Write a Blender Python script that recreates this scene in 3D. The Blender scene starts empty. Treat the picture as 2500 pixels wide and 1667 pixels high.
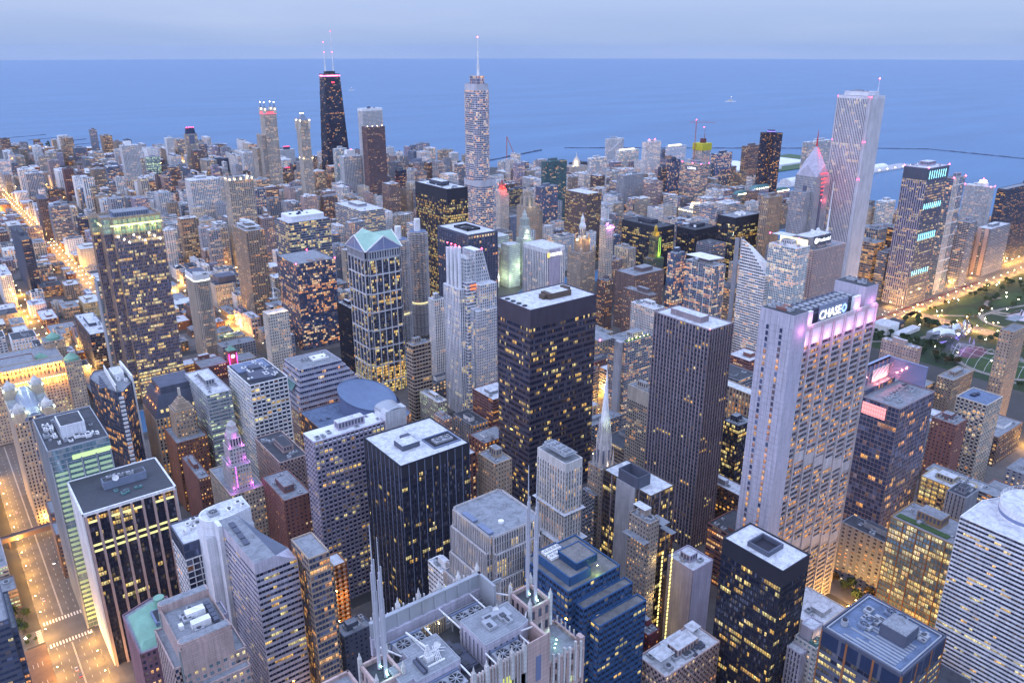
import bpy, math, random
import numpy as np
from mathutils import Vector
R=math.radians; PI=math.pi
SC=bpy.context.scene
# ---------------------------------------------------------------- camera
cam=bpy.data.cameras.new('camera'); CAM=bpy.data.objects.new('camera',cam); SC.collection.objects.link(CAM); SC.camera=CAM
PITCH=R(20.33); YAW=R(37.5); FOC=1930.; EYE=413.
CAM.location=(0,0,EYE); CAM.rotation_euler=(PI/2-PITCH,0,-YAW)
cam.sensor_width=36; cam.lens=36*FOC/2500; cam.clip_start=1; cam.clip_end=90000
# ---------------------------------------------------------------- dusk sky
W=bpy.data.worlds.new('World'); SC.world=W; W.use_nodes=True
nt=W.node_tree; N=nt.nodes; L=nt.links
bg=N['Background']
sky=N.new('ShaderNodeTexSky'); sky.sky_type='NISHITA'; sky.sun_disc=False; sky.sun_elevation=R(-2.0); sky.sun_rotation=R(285); sky.altitude=400
tc=N.new('ShaderNodeTexCoord'); sx=N.new('ShaderNodeSeparateXYZ'); L.new(tc.outputs['Generated'],sx.inputs[0])
rp=N.new('ShaderNodeValToRGB'); L.new(sx.outputs['Z'],rp.inputs[0])
e=rp.color_ramp.elements
SKY=[(0.0,(.34,.47,.78)),(0.02,(.375,.51,.815)),(0.055,(.46,.595,.90)),(0.16,(.70,.90,1.38)),(0.5,(.95,1.22,1.98)),(1.0,(1.0,1.28,2.12))]
e[0].position=0; e[0].color=(*SKY[0][1],1); e[1].position=1; e[1].color=(*SKY[-1][1],1)
for p,c in SKY[1:-1]:
    q=e.new(p); q.color=(*c,1)
mp=N.new('ShaderNodeMapping'); mp.inputs['Scale'].default_value=(1,1,9); L.new(tc.outputs['Generated'],mp.inputs[0])
nz=N.new('ShaderNodeTexNoise'); nz.inputs['Scale'].default_value=2.2; nz.inputs['Detail'].default_value=5; L.new(mp.outputs[0],nz.inputs['Vector'])
cr=N.new('ShaderNodeMapRange'); cr.inputs[1].default_value=.42; cr.inputs[2].default_value=.72; cr.inputs[3].default_value=0; cr.inputs[4].default_value=.4; L.new(nz.outputs[0],cr.inputs[0])
mc=N.new('ShaderNodeMix'); mc.data_type='RGBA'; L.new(cr.outputs[0],mc.inputs[0]); L.new(rp.outputs[0],mc.inputs[6]); mc.inputs[7].default_value=(.62,.71,.93,1)
# brighter afterglow low in the west, behind the camera
dt=N.new('ShaderNodeVectorMath'); dt.operation='DOT_PRODUCT'; L.new(tc.outputs['Generated'],dt.inputs[0]); dt.inputs[1].default_value=(-.92,.1,.2)
wr=N.new('ShaderNodeMapRange'); wr.inputs[1].default_value=.1; wr.inputs[2].default_value=1; wr.inputs[3].default_value=0; wr.inputs[4].default_value=1; L.new(dt.outputs['Value'],wr.inputs[0])
mw=N.new('ShaderNodeMix'); mw.data_type='RGBA'; L.new(wr.outputs[0],mw.inputs[0]); L.new(mc.outputs[2],mw.inputs[6]); mw.inputs[7].default_value=(1.52,1.68,2.5,1)
sk=N.new('ShaderNodeVectorMath'); sk.operation='SCALE'; L.new(sky.outputs[0],sk.inputs[0]); sk.inputs[3].default_value=.1
ad=N.new('ShaderNodeVectorMath'); ad.operation='ADD'; L.new(sk.outputs[0],ad.inputs[0]); L.new(mw.outputs[2],ad.inputs[1])
L.new(ad.outputs[0],bg.inputs[0]); bg.inputs[1].default_value=1.0
HAZE=1.2e-5
SC.view_settings.view_transform='Standard'; SC.view_settings.look='None'; SC.view_settings.exposure=0.0; SC.view_settings.gamma=1
SC.cycles.use_denoising=True; SC.cycles.max_bounces=4; SC.cycles.diffuse_bounces=2; SC.cycles.glossy_bounces=3; SC.cycles.transmission_bounces=2; SC.cycles.volume_bounces=0
SC.cycles.use_light_tree=True; SC.cycles.sample_clamp_indirect=4; SC.cycles.caustics_reflective=False; SC.cycles.caustics_refractive=False
SC.cycles.use_adaptive_sampling=False
# ---------------------------------------------------------------- materials
_M={}
JOINTED={'pink','lilac','lilacw','chasew','chasew2','whitestone','conc','cream','tan','tan2','steelw','gray','tanstone','mauvestone','rib','gray77','white'}
def srgb(r,g,b): return tuple(((c/255)/12.92 if c<=10 else ((c/255+.055)/1.055)**2.4) for c in (r,g,b))
COL=dict(white=(.78,.78,.77),conc=(.40,.40,.42),gray=(.27,.28,.31),cream=(.56,.50,.42),tan=(.40,.31,.23),brown=(.22,.15,.13),brick=(.24,.11,.09),dark=(.03,.03,.04),
 black=(.022,.022,.034),slate=(.09,.10,.14),pink=(.46,.34,.31),blue=(.05,.10,.22),teal=(.10,.22,.22),copper=(.20,.38,.28),blueroof=(.16,.22,.34),lilac=(.40,.36,.44),
 navy=(.025,.04,.09),gold=(.55,.36,.06),maroon=(.13,.03,.04),roofw=(.72,.74,.77),roofg=(.30,.32,.35),roofd=(.07,.075,.09),green=(.05,.10,.03),steel=(.35,.37,.40),cobalt=(.03,.085,.30),
 bluegray=(.2,.24,.32),rust=(.30,.12,.05),red=(.5,.04,.04),yellow=(.55,.5,.03))
def C(c): return COL[c] if isinstance(c,str) else c
def wallmat(c,rough=.75,var=.18,metal=0,scale=.12,stains=True):
    key=('w',c,rough,var,metal,scale)
    if key in _M: return _M[key]
    m=bpy.data.materials.new('wall'); m.use_nodes=True; n=m.node_tree.nodes; l=m.node_tree.links; b=n['Principled BSDF']
    t=n.new('ShaderNodeTexCoord'); a=n.new('ShaderNodeTexNoise'); a.inputs['Scale'].default_value=scale; a.inputs['Detail'].default_value=6; a.inputs['Roughness'].default_value=.65
    mpn=n.new('ShaderNodeMapping'); mpn.inputs['Scale'].default_value=(1,1,.35); l.new(t.outputs['Object'],mpn.inputs[0]); l.new(mpn.outputs[0],a.inputs['Vector'])
    rr=n.new('ShaderNodeMapRange'); rr.inputs[1].default_value=.3; rr.inputs[2].default_value=.7; rr.inputs[3].default_value=1-var; rr.inputs[4].default_value=1+var; l.new(a.outputs[0],rr.inputs[0])
    mu=n.new('ShaderNodeVectorMath'); mu.operation='SCALE'; mu.inputs[0].default_value=C(c); l.new(rr.outputs[0],mu.inputs[3])
    if isinstance(c,str) and c in JOINTED:
        # stone panel joints and rain streaks
        sp=n.new('ShaderNodeSeparateXYZ'); l.new(t.outputs['Object'],sp.inputs[0]); su=n.new('ShaderNodeMath'); su.operation='ADD'; l.new(sp.outputs[0],su.inputs[0]); l.new(sp.outputs[1],su.inputs[1])
        cb=n.new('ShaderNodeCombineXYZ'); l.new(su.outputs[0],cb.inputs[0]); l.new(sp.outputs[2],cb.inputs[1])
        bk=n.new('ShaderNodeTexBrick'); bk.offset=0; bk.inputs['Scale'].default_value=.5; bk.inputs['Brick Width'].default_value=1.3; bk.inputs['Row Height'].default_value=.7; bk.inputs['Mortar Size'].default_value=.035; bk.inputs['Color1'].default_value=(1.14,1.14,1.14,1); bk.inputs['Color2'].default_value=(1.03,1.03,1.03,1); bk.inputs['Mortar'].default_value=(.72,.72,.72,1); l.new(cb.outputs[0],bk.inputs['Vector'])
        sm=n.new('ShaderNodeMapping'); sm.inputs['Scale'].default_value=(.9,.05,1); l.new(cb.outputs[0],sm.inputs[0]); sn=n.new('ShaderNodeTexNoise'); sn.inputs['Scale'].default_value=1.; sn.inputs['Detail'].default_value=4; l.new(sm.outputs[0],sn.inputs['Vector']); sr=n.new('ShaderNodeMapRange'); sr.inputs[1].default_value=.3; sr.inputs[2].default_value=.7; sr.inputs[3].default_value=.82; sr.inputs[4].default_value=1.1; l.new(sn.outputs[0],sr.inputs[0])
        q1=n.new('ShaderNodeVectorMath'); q1.operation='MULTIPLY'; l.new(mu.outputs[0],q1.inputs[0]); l.new(bk.outputs[0],q1.inputs[1]); q2=n.new('ShaderNodeVectorMath'); q2.operation='SCALE'; l.new(q1.outputs[0],q2.inputs[0]); l.new(sr.outputs[0],q2.inputs[3]); l.new(q2.outputs[0],b.inputs['Base Color'])
    else: l.new(mu.outputs[0],b.inputs['Base Color'])
    b.inputs['Roughness'].default_value=rough; b.inputs['Metallic'].default_value=metal
    _M[key]=m; return m
def roofmat(c,var=.35):
    key=('r',c,var)
    if key in _M: return _M[key]
    m=bpy.data.materials.new('roof'); m.use_nodes=True; n=m.node_tree.nodes; l=m.node_tree.links; b=n['Principled BSDF']
    t=n.new('ShaderNodeTexCoord'); a=n.new('ShaderNodeTexNoise'); a.inputs['Scale'].default_value=.22; a.inputs['Detail'].default_value=9; a.inputs['Roughness'].default_value=.75; a.inputs['Distortion'].default_value=.6
    l.new(t.outputs['Object'],a.inputs['Vector'])
    br=n.new('ShaderNodeTexBrick'); br.inputs['Scale'].default_value=.25; br.inputs['Mortar Size'].default_value=.012; br.inputs['Color1'].default_value=(1,1,1,1); br.inputs['Color2'].default_value=(.86,.86,.86,1); br.inputs['Mortar'].default_value=(.6,.6,.6,1); l.new(t.outputs['Object'],br.inputs['Vector'])
    rp=n.new('ShaderNodeValToRGB'); k=rp.color_ramp.elements; cc=C(c); k[0].position=.30; k[0].color=(*[x*(1-var*1.6) for x in cc],1); k[1].position=.55; k[1].color=(*cc,1); l.new(a.outputs[0],rp.inputs[0])
    mx=n.new('ShaderNodeMix'); mx.data_type='RGBA'; mx.blend_type='MULTIPLY'; mx.inputs[0].default_value=1; l.new(rp.outputs[0],mx.inputs[6]); l.new(br.outputs[0],mx.inputs[7]); l.new(mx.outputs[2],b.inputs['Base Color'])
    b.inputs['Roughness'].default_value=.8
    _M[key]=m; return m
def emat(c,s):
    key=('e',c,s)
    if key in _M: return _M[key]
    m=bpy.data.materials.new('lamp_glow'); m.use_nodes=True; b=m.node_tree.nodes['Principled BSDF']; b.inputs['Base Color'].default_value=(*C(c),1)
    b.inputs['Emission Color'].default_value=(*C(c),1); b.inputs['Emission Strength'].default_value=s; m.cycles.emission_sampling='NONE'
    _M[key]=m; return m
def glassmat(c,metal=0.,rough=.1,mull=2,ior=1.6):
    key=('g',c,metal,rough,mull)
    if key in _M: return _M[key]
    m=bpy.data.materials.new('window_glass'); m.use_nodes=True; n=m.node_tree.nodes; l=m.node_tree.links; b=n['Principled BSDF']
    at=n.new('ShaderNodeAttribute'); at.attribute_name='lit'; uv=n.new('ShaderNodeUVMap'); uv.uv_map='pane'
    s=n.new('ShaderNodeSeparateXYZ'); l.new(uv.outputs[0],s.inputs[0])
    # inside of a lit room: bright ceiling, darker furniture below, people and blinds as noise
    geo=n.new('ShaderNodeNewGeometry'); nz=n.new('ShaderNodeTexNoise'); nz.inputs['Scale'].default_value=.9; nz.inputs['Detail'].default_value=3; l.new(geo.outputs['Position'],nz.inputs['Vector'])
    a1=n.new('ShaderNodeMapRange'); a1.inputs[1].default_value=.32; a1.inputs[2].default_value=.66; a1.inputs[3].default_value=.25; a1.inputs[4].default_value=1.35; l.new(nz.outputs[0],a1.inputs[0])
    a2=n.new('ShaderNodeMapRange'); a2.inputs[1].default_value=0; a2.inputs[2].default_value=1; a2.inputs[3].default_value=.45; a2.inputs[4].default_value=1.25; l.new(s.outputs['Y'],a2.inputs[0])
    mm=n.new('ShaderNodeMath'); mm.operation='MULTIPLY'; l.new(a1.outputs[0],mm.inputs[0]); l.new(a2.outputs[0],mm.inputs[1])
    # mullion lines
    fr=n.new('ShaderNodeMath'); fr.operation='MULTIPLY'; fr.inputs[1].default_value=mull; l.new(s.outputs['X'],fr.inputs[0])
    f2=n.new('ShaderNodeMath'); f2.operation='FRACT'; l.new(fr.outputs[0],f2.inputs[0])
    f3=n.new('ShaderNodeMath'); f3.operation='PINGPONG'; f3.inputs[1].default_value=.5; l.new(f2.outputs[0],f3.inputs[0])
    f4=n.new('ShaderNodeMath'); f4.operation='GREATER_THAN'; f4.inputs[1].default_value=.07; l.new(f3.outputs[0],f4.inputs[0])
    m2=n.new('ShaderNodeMath'); m2.operation='MULTIPLY'; l.new(mm.outputs[0],m2.inputs[0]); l.new(f4.outputs[0],m2.inputs[1])
    l.new(at.outputs['Color'],b.inputs['Emission Color']); l.new(m2.outputs[0],b.inputs['Emission Strength'])
    # unlit panes differ a little: blinds, curtains
    cc=C(c); mx=n.new('ShaderNodeMix'); mx.data_type='RGBA'; mx.inputs[6].default_value=(*cc,1); mx.inputs[7].default_value=(*[min(.6,x*2.2+.10) for x in cc],1)
    bl=n.new('ShaderNodeMath'); bl.operation='MULTIPLY'; l.new(at.outputs['Alpha'],bl.inputs[0]); bl.inputs[1].default_value=1
    l.new(bl.outputs[0],mx.inputs[0]); l.new(mx.outputs[2],b.inputs['Base Color'])
    b.inputs['Roughness'].default_value=rough; b.inputs['Metallic'].default_value=metal; b.inputs['IOR'].default_value=ior
    m.cycles.emission_sampling='NONE'
    _M[key]=m; return m
GL=dict(d=('glassd',.08,.08),b=('glassb',.55,.07),t=('glasst',.5,.09),k=('glassk',.12,.06),m=('glassm',.25,.1),w=('glassw',.35,.12))
COL.update(glassd=(.028,.036,.07),glassb=(.13,.22,.40),glasst=(.20,.34,.40),glassk=(.02,.024,.05),glassm=(.06,.08,.15),glassw=(.3,.36,.45))
def gm(k,mull=2): c,me,ro=GL[k]; return glassmat(c,me,ro,mull)
# ---------------------------------------------------------------- mesh building
class MB:
    def __init__(s): s.V=[]; s.n=0; s.F=[]; s.M=[]
    def verts(s,P): P=np.asarray(P,float).reshape(-1,3); s.V.append(P); k=s.n; s.n+=len(P); return k
    def quads(s,P,mi=0):
        P=np.asarray(P,float).reshape(-1,4,3)
        if len(P)==0: return
        k=s.verts(P); s.F.append(np.arange(k,k+4*len(P)).reshape(-1,4)); s.M.append(np.full(len(P),mi))
    def face(s,pts,mi=0):
        k=s.verts(pts); s.F.append(np.arange(k,k+len(pts)).reshape(1,-1)); s.M.append(np.array([mi]))
    def obox(s,o,u,nr,A,mi=0,back=False):
        A=np.asarray(A,float).reshape(-1,6)   # t0,t1,d0,d1,z0,z1 ; d outward
        if len(A)==0: return
        t0,t1,d0,d1,z0,z1=A.T
        def P(t,d,z): return np.stack([o[0]+u[0]*t+nr[0]*d,o[1]+u[1]*t+nr[1]*d,z],-1)
        f=[[P(t0,d1,z0),P(t1,d1,z0),P(t1,d1,z1),P(t0,d1,z1)],[P(t0,d0,z0),P(t0,d1,z0),P(t0,d1,z1),P(t0,d0,z1)],[P(t1,d1,z0),P(t1,d0,z0),P(t1,d0,z1),P(t1,d1,z1)],
           [P(t0,d1,z1),P(t1,d1,z1),P(t1,d0,z1),P(t0,d0,z1)],[P(t0,d0,z0),P(t1,d0,z0),P(t1,d1,z0),P(t0,d1,z0)]]
        if back: f.append([P(t1,d0,z0),P(t0,d0,z0),P(t0,d0,z1),P(t1,d0,z1)])
        for q in f: s.quads(np.stack(q,1),mi)
    def box(s,x0,y0,z0,x1,y1,z1,mi=0): s.obox((x0,y0),(1,0),(0,1),[[0,x1-x0,0,y1-y0,z0,z1]],mi,True)
    def prism(s,poly,z0,z1,mi=0,top=True,bottom=False,mt=None,poly1=None):
        q=poly1 or poly; n=len(poly)
        for i in range(n):
            a,b=poly[i],poly[(i+1)%n]; c,d=q[(i+1)%n],q[i]
            s.quads([[(*a,z0),(*b,z0),(*c,z1),(*d,z1)]],mi)
        if top: s.face([(*p,z1) for p in q],mi if mt is None else mt)
        if bottom: s.face([(*p,z0) for p in poly[::-1]],mi)
    def cyl(s,cx,cy,z0,z1,r0,r1=None,n=16,mi=0,top=True,mt=None):
        r1=r0 if r1 is None else r1
        a=[(cx+r0*math.cos(2*PI*k/n),cy+r0*math.sin(2*PI*k/n)) for k in range(n)]
        b=[(cx+r1*math.cos(2*PI*k/n),cy+r1*math.sin(2*PI*k/n)) for k in range(n)]
        s.prism(a,z0,z1,mi,top and r1>0.01,False,mt,b)
    def lathe(s,cx,cy,prof,n=16,mi=0):
        for (r0,z0),(r1,z1) in zip(prof,prof[1:]): s.cyl(cx,cy,z0,z1,r0,r1,n,mi,top=False)
        s.face([(cx+prof[-1][0]*math.cos(2*PI*k/n),cy+prof[-1][0]*math.sin(2*PI*k/n),prof[-1][1]) for k in range(n)],mi)
    def bar(s,p,q,r,n=4,mi=0,r1=None):
        p=Vector(p); q=Vector(q); d=(q-p); 
        if d.length<1e-6: return
        d.normalize(); a=d.orthogonal().normalized(); b=d.cross(a); r1=r if r1 is None else r1
        A=[p+(a*math.cos(2*PI*k/n)+b*math.sin(2*PI*k/n))*r for k in range(n)]; B=[q+(a*math.cos(2*PI*k/n)+b*math.sin(2*PI*k/n))*r1 for k in range(n)]
        for k in range(n): s.quads([[A[k],A[(k+1)%n],B[(k+1)%n],B[k]]],mi)
        s.face(A[::-1],mi); s.face(B,mi)
    def mesh(s,name,mats):
        me=bpy.data.meshes.new(name)
        if not s.V: return me
        V=np.concatenate(s.V); me.vertices.add(len(V)); me.vertices.foreach_set('co',V.ravel())
        loops=np.concatenate([f.ravel() for f in s.F]); tot=np.concatenate([np.full(len(f),f.shape[1]) for f in s.F]); st=np.concatenate([[0],np.cumsum(tot)[:-1]])
        me.loops.add(len(loops)); me.loops.foreach_set('vertex_index',loops.astype(np.int32))
        me.polygons.add(len(tot)); me.polygons.foreach_set('loop_start',st.astype(np.int32)); 
        for m in (mats if isinstance(mats,(list,tuple)) else [mats]): me.materials.append(m)
        me.polygons.foreach_set('material_index',np.concatenate(s.M).astype(np.int32))
        me.update(calc_edges=True); return me
def ob(name,data,parent=None,loc=None,**kw):
    o=bpy.data.objects.new(name,data); SC.collection.objects.link(o)
    if parent is not None: o.parent=parent
    if loc is not None: o.location=loc
    for k,v in kw.items(): o[k]=v
    return o
def thing(name,label,cat,loc,group=None):
    o=bpy.data.objects.new(name,None); SC.collection.objects.link(o); o.location=loc; o.empty_display_size=2; o['label']=label; o['category']=cat
    if group: o['group']=group
    return o
class Bld:
    """one building: world-space geometry is collected per part and linked under one Empty at its base"""
    def __init__(s,name,label,x,y,cat='building',group=None):
        s.root=thing(name,label,cat,(x,y,0),group); s.off=np.array([x,y,0.]); s.rng=np.random.default_rng(abs(hash((round(x,1),round(y,1))))%(2**32)); s.wins=[]
        s.wall=MB(); s.wm=[]
    def part(s,name,mb,mats,parent=None,**kw):
        if not mb.V: return None
        off=s.off
        mb.V=[v-off for v in mb.V]
        o=ob(name,mb.mesh(name,mats),s.root if parent is None else parent,**kw)
        return o
    def mi(s,c,**kw):
        m=c if isinstance(c,bpy.types.Material) else wallmat(c,**kw)
        if m not in s.wm: s.wm.append(m)
        return s.wm.index(m)
    def finish(s,indiv=0,wallname='facade'):
        s.part(wallname,s.wall,s.wm)
        if s.wins: link_windows(s,indiv)
def link_windows(s,indiv):
    groups={}
    for P,lit,mat in s.wins: groups.setdefault(mat.name,[mat,[],[]]); groups[mat.name][1].append(P); groups[mat.name][2].append(lit)
    for mat,Ps,Ls in groups.values():
        P=np.concatenate(Ps)-s.off; Lt=np.concatenate(Ls); k=0
        share=min(indiv,len(P)) if len(groups)==1 else min(indiv//len(groups),len(P))
        if share:
            A=np.linalg.norm(np.cross(P[:,1]-P[:,0],P[:,3]-P[:,0]),axis=1); ctr=P.mean(1)+s.off; nn=np.cross(P[:,1]-P[:,0],P[:,3]-P[:,0]); dv=np.array([0,0,EYE])-ctr; dist=np.linalg.norm(dv,axis=1)
            size=(nn*dv).sum(1)/dist**3
            order=np.argsort(-size); sel=order[:share]; rest=order[share:]
            for i in sel: ob('window',winmesh(P[i:i+1],Lt[i:i+1],mat),s.root)
            if len(rest): ob('window',winmesh(P[rest],Lt[rest],mat),s.root,kind='stuff')
        else: ob('window',winmesh(P,Lt,mat),s.root,kind='stuff')
def winmesh(P,Lt,mat):
    m=MB(); m.quads(P); me=m.mesh('window',mat); n=len(P)
    uv=me.uv_layers.new(name='pane'); uv.data.foreach_set('uv',np.tile([0,0,1,0,1,1,0,1],n).astype(np.float32))
    ca=me.color_attributes.new('lit','FLOAT_COLOR','CORNER'); ca.data.foreach_set('color',np.repeat(Lt,4,axis=0).astype(np.float32).ravel())
    return me
PAL=dict(office=[(1,.66,.17),(1,.74,.26),(.95,.80,.33),(1,.56,.12)],home=[(1,.50,.15),(1,.60,.25),(1,.40,.10),(1,.74,.42)],cool=[(.75,.95,.45),(.88,.92,.48),(.6,.85,.5)],orange=[(1,.42,.07),(1,.52,.13)],mix=[(1,.6,.2),(1,.45,.12),(1,.8,.45)])
def litgrid(rng,m,n,p,pal,runs=3,blinds=.25,strength=1.):
    r=np.zeros((m,n)); 
    for i in range(m):
        j=0
        while j<n:
            k=1+int(rng.random()*runs); r[i,j:j+k]=rng.random(); j+=k
    fac=(.35+1.3*rng.random(m)**1.5)[:,None]; full=(rng.random(m)<p*.22)[:,None]
    p=p*1.35
    on=(r<p*fac)|(full&(rng.random((m,n))<.85))
    on&=rng.random((m,n))<.9
    cols=np.array(PAL[pal]); rowc=rng.integers(0,len(cols),m)
    ci=np.where(rng.random((m,n))<.7,rowc[:,None],rng.integers(0,len(cols),(m,n)))
    inten=np.minimum(np.exp(rng.normal(0.,.5,(m,n))),1.5)*strength
    dim=(rng.random((m,n))<min(.5,p*.8))&~on; on=on|dim; inten=np.where(dim,.04+.16*rng.random((m,n))**2,inten)
    out=np.zeros((m,n,4)); out[...,:3]=cols[ci]*(on*inten)[...,None]
    out[...,3]=np.where(rng.random((m,n))<blinds,rng.random((m,n)),rng.random((m,n))*.12)
    return out
PRE=dict(grid=dict(b=3.3,f=3.4,p=.42,s=.40,pd=.05,sd=.05,r=.35),piers=dict(b=2.8,f=3.7,p=.42,s=.22,pd=.35,sd=.0,r=.4),band=dict(b=3.0,f=3.7,p=.07,s=.48,pd=-.05,sd=.15,r=.3),
  glass=dict(b=1.8,f=3.8,p=.07,s=.14,pd=.10,sd=.02,r=.12),bal=dict(b=4.2,f=3.1,p=.10,s=.30,pd=.0,sd=.95,r=.5),punch=dict(b=3.6,f=3.5,p=.58,s=.52,pd=.0,sd=.03,r=.25),blank=dict(b=60,f=200,p=.99,s=.99,pd=0,sd=0,r=.2))
DEF=dict(w='conc',w2=None,g='d',l=.15,pal='home',t=0,bt=0,runs=3,mu=2,bl=.25,ls=1.,ex=0)
def ST(txt,**kw):
    a=txt.split(','); d=dict(DEF); d.update(PRE[a[0]])
    for q in a[1:]:
        k,v=q.split('=')
        try: v=float(v)
        except ValueError: pass
        d[k]=v
    d.update(kw); return d
def facade(B,a,b,z0,z1,st):
    """window wall between plan points a->b (outside on the right-hand side of a->b)"""
    a=np.array(a,float); b=np.array(b,float); Ln=np.linalg.norm(b-a)
    if Ln<.5 or z1-z0<1: return
    u=(b-a)/Ln; nr=np.array([u[1],-u[0]]); w=B.mi(st['w']); w2=B.mi(st['w2']) if st['w2'] else w; wall=B.wall; rec=st['r']
    zt=z1-st['t']; zb=z0+st['bt']
    if st['t']>0: wall.obox(a,u,nr,[[0,Ln,-rec,.02,zt,z1]],w2 if st.get('tw2') else w)
    if st['bt']>0: wall.obox(a,u,nr,[[0,Ln,-rec,.02,z0,zb]],w)
    n=max(1,round(Ln/st['b'])); bay=Ln/n; m=max(1,round((zt-zb)/st['f'])); fh=(zt-zb)/m
    if st['p']>.98: wall.obox(a,u,nr,[[0,Ln,-rec,0,zb,zt]],w); return
    pw=st['p']*bay; sh=st['s']*fh
    if pw>0.01:
        k=np.arange(n+1)*bay; t0=np.clip(k-pw/2,0,Ln); t1=np.clip(k+pw/2,0,Ln); t0[0]=0; t1[0]=max(pw/2,.3); t1[-1]=Ln; t0[-1]=Ln-max(pw/2,.3)
        wall.obox(a,u,nr,np.stack([t0,t1,np.full(n+1,-rec),np.full(n+1,st['pd']),np.full(n+1,zb),np.full(n+1,zt)],1),w)
        if st['ex']:
            E=int(st['ex']); kk=k[::E]; ww=st.get('ew',.5)
            wall.obox(a,u,nr,np.stack([np.clip(kk-ww,0,Ln),np.clip(kk+ww,0,Ln),np.full(len(kk),-rec),np.full(len(kk),st['pd']+st.get('ed',.3)),np.full(len(kk),z0),np.full(len(kk),z1)],1),B.mi(st.get('ec',st['w'])))
    if sh>0.01:
        zz=zb+np.arange(m)*fh; wall.obox(a,u,nr,np.stack([np.zeros(m),np.full(m,Ln),np.full(m,-rec),np.full(m,st['sd']),zz-sh*.0,zz+sh],1),w2)
    tt,zz=np.meshgrid(np.arange(n)*bay,zb+np.arange(m)*fh)
    t0=tt.ravel()+pw/2; t1=tt.ravel()+bay-pw/2; y0=zz.ravel()+sh; y1=zz.ravel()+fh
    def P(t,z): return np.stack([a[0]+u[0]*t-nr[0]*rec,a[1]+u[1]*t-nr[1]*rec,z],-1)
    Q=np.stack([P(t0,y0),P(t1,y0),P(t1,y1),P(t0,y1)],1)
    lit=litgrid(B.rng,m,n,st['l'],st['pal'],int(st['runs']),st['bl'],st['ls'])
    if st.get('lo'): # street level glow: lower floors busier
        lit2=litgrid(B.rng,m,n,.75,st['pal'],3,.2,1.2); k=int(st['lo']); lit[:k]=lit2[:k]
    B.wins.append((Q,lit.reshape(-1,4),gm(st['g'],int(st['mu']))))
def rect(x0,y0,x1,y1): return [(x0,y0),(x1,y0),(x1,y1),(x0,y1)]
def inset(p,d):
    cx=sum(a for a,_ in p)/len(p); cy=sum(b for _,b in p)/len(p); o=[]
    for x,y in p:
        l=math.hypot(x-cx,y-cy); o.append((x-(x-cx)/l*d*1.3,y-(y-cy)/l*d*1.3))
    return o
def tier(B,poly,z0,z1,st,roof='roofg',par=.9,cap=None):
    """storeys on a counter-clockwise footprint, with parapet and roof"""
    n=len(poly)
    for i in range(n):
        a_,b_=poly[i],poly[(i+1)%n]; s_=st
        if st.get('wf') and abs(a_[0]-b_[0])<.1: s_=dict(st); s_.update(PRE['piers']); s_.update(b=st['wf'],p=.42,s=.3)
        facade(B,a_,b_,z0,z1,s_)
    w=B.mi(cap or st['w'])
    for i in range(n):
        a=np.array(poly[i],float); b=np.array(poly[(i+1)%n],float); Ln=np.linalg.norm(b-a)
        if Ln<.3: continue
        u=(b-a)/Ln; nr=(u[1],-u[0]); B.wall.obox(a,u,nr,[[0,Ln,-.55,.12,z1,z1+par]],w,True)
    m=MB(); m.face([(*p,z1+.12) for p in poly]); B.part('roof',m,roofmat(roof))
def units(B,x0,y0,x1,y1,z,n,c='steel',hmax=2.6,fans=True,name='rooftop_unit'):
    r=B.rng
    for _ in range(n):
        w=1.6+r.random()*3.4; d=1.6+r.random()*3.4; h=.9+r.random()*(hmax-.9); x=x0+r.random()*max(.1,(x1-x0-w)); y=y0+r.random()*max(.1,(y1-y0-d))
        m=MB(); m.box(x,y,z,x+w,y+d,z+h)
        if fans and w>2.4: m.cyl(x+w/2,y+d/2,z+h,z+h+.35,min(w,d)*.36,n=10,mi=1)
        else: m.box(x+.3,y+.3,z+h,x+w*.5,y+d*.5,z+h+.3,1)
        B.part(name,m,[wallmat(c),wallmat('roofd')])
def penthouse(B,x0,y0,x1,y1,z0,z1,c='conc',roof='roofg',louver=True):
    m=MB(); m.box(x0,y0,z0,x1,y1,z1); mats=[wallmat(c),roofmat(roof)]
    m.face([(x0+.2,y0+.2,z1+.02),(x1-.2,y0+.2,z1+.02),(x1-.2,y1-.2,z1+.02),(x0+.2,y1-.2,z1+.02)],1)
    if louver and x1-x0>4:
        mats.append(wallmat('slate'))
        for k in range(int((x1-x0)/2.6)): m.box(x0+.8+k*2.6,y0-.06,z0+(z1-z0)*.35,x0+2.4+k*2.6,y0,z1-.8,2)
        for k in range(int((y1-y0)/2.6)): m.box(x0-.06,y0+.8+k*2.6,z0+(z1-z0)*.35,x0,y0+2.4+k*2.6,z1-.8,2)
    B.part('mechanical_penthouse',m,mats)
def text(B,s,loc,size,rot,mat,name='sign_lettering',depth=.12,font_scale=1.):
    cu=bpy.data.curves.new(name,'FONT'); cu.body=s; cu.size=size; cu.extrude=depth; cu.align_x='CENTER'; cu.align_y='CENTER'; cu.offset=size*.018
    o=bpy.data.objects.new(name,cu); SC.collection.objects.link(o); bpy.context.view_layer.update()
    dg=bpy.context.evaluated_depsgraph_get(); me=bpy.data.meshes.new_from_object(o.evaluated_get(dg)); bpy.data.objects.remove(o)
    me.materials.clear(); me.materials.append(mat)
    for p in me.polygons: p.material_index=0
    o=ob(name,me,B.root); o.location=Vector(loc)-Vector(B.off); o.rotation_euler=rot; return o
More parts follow.
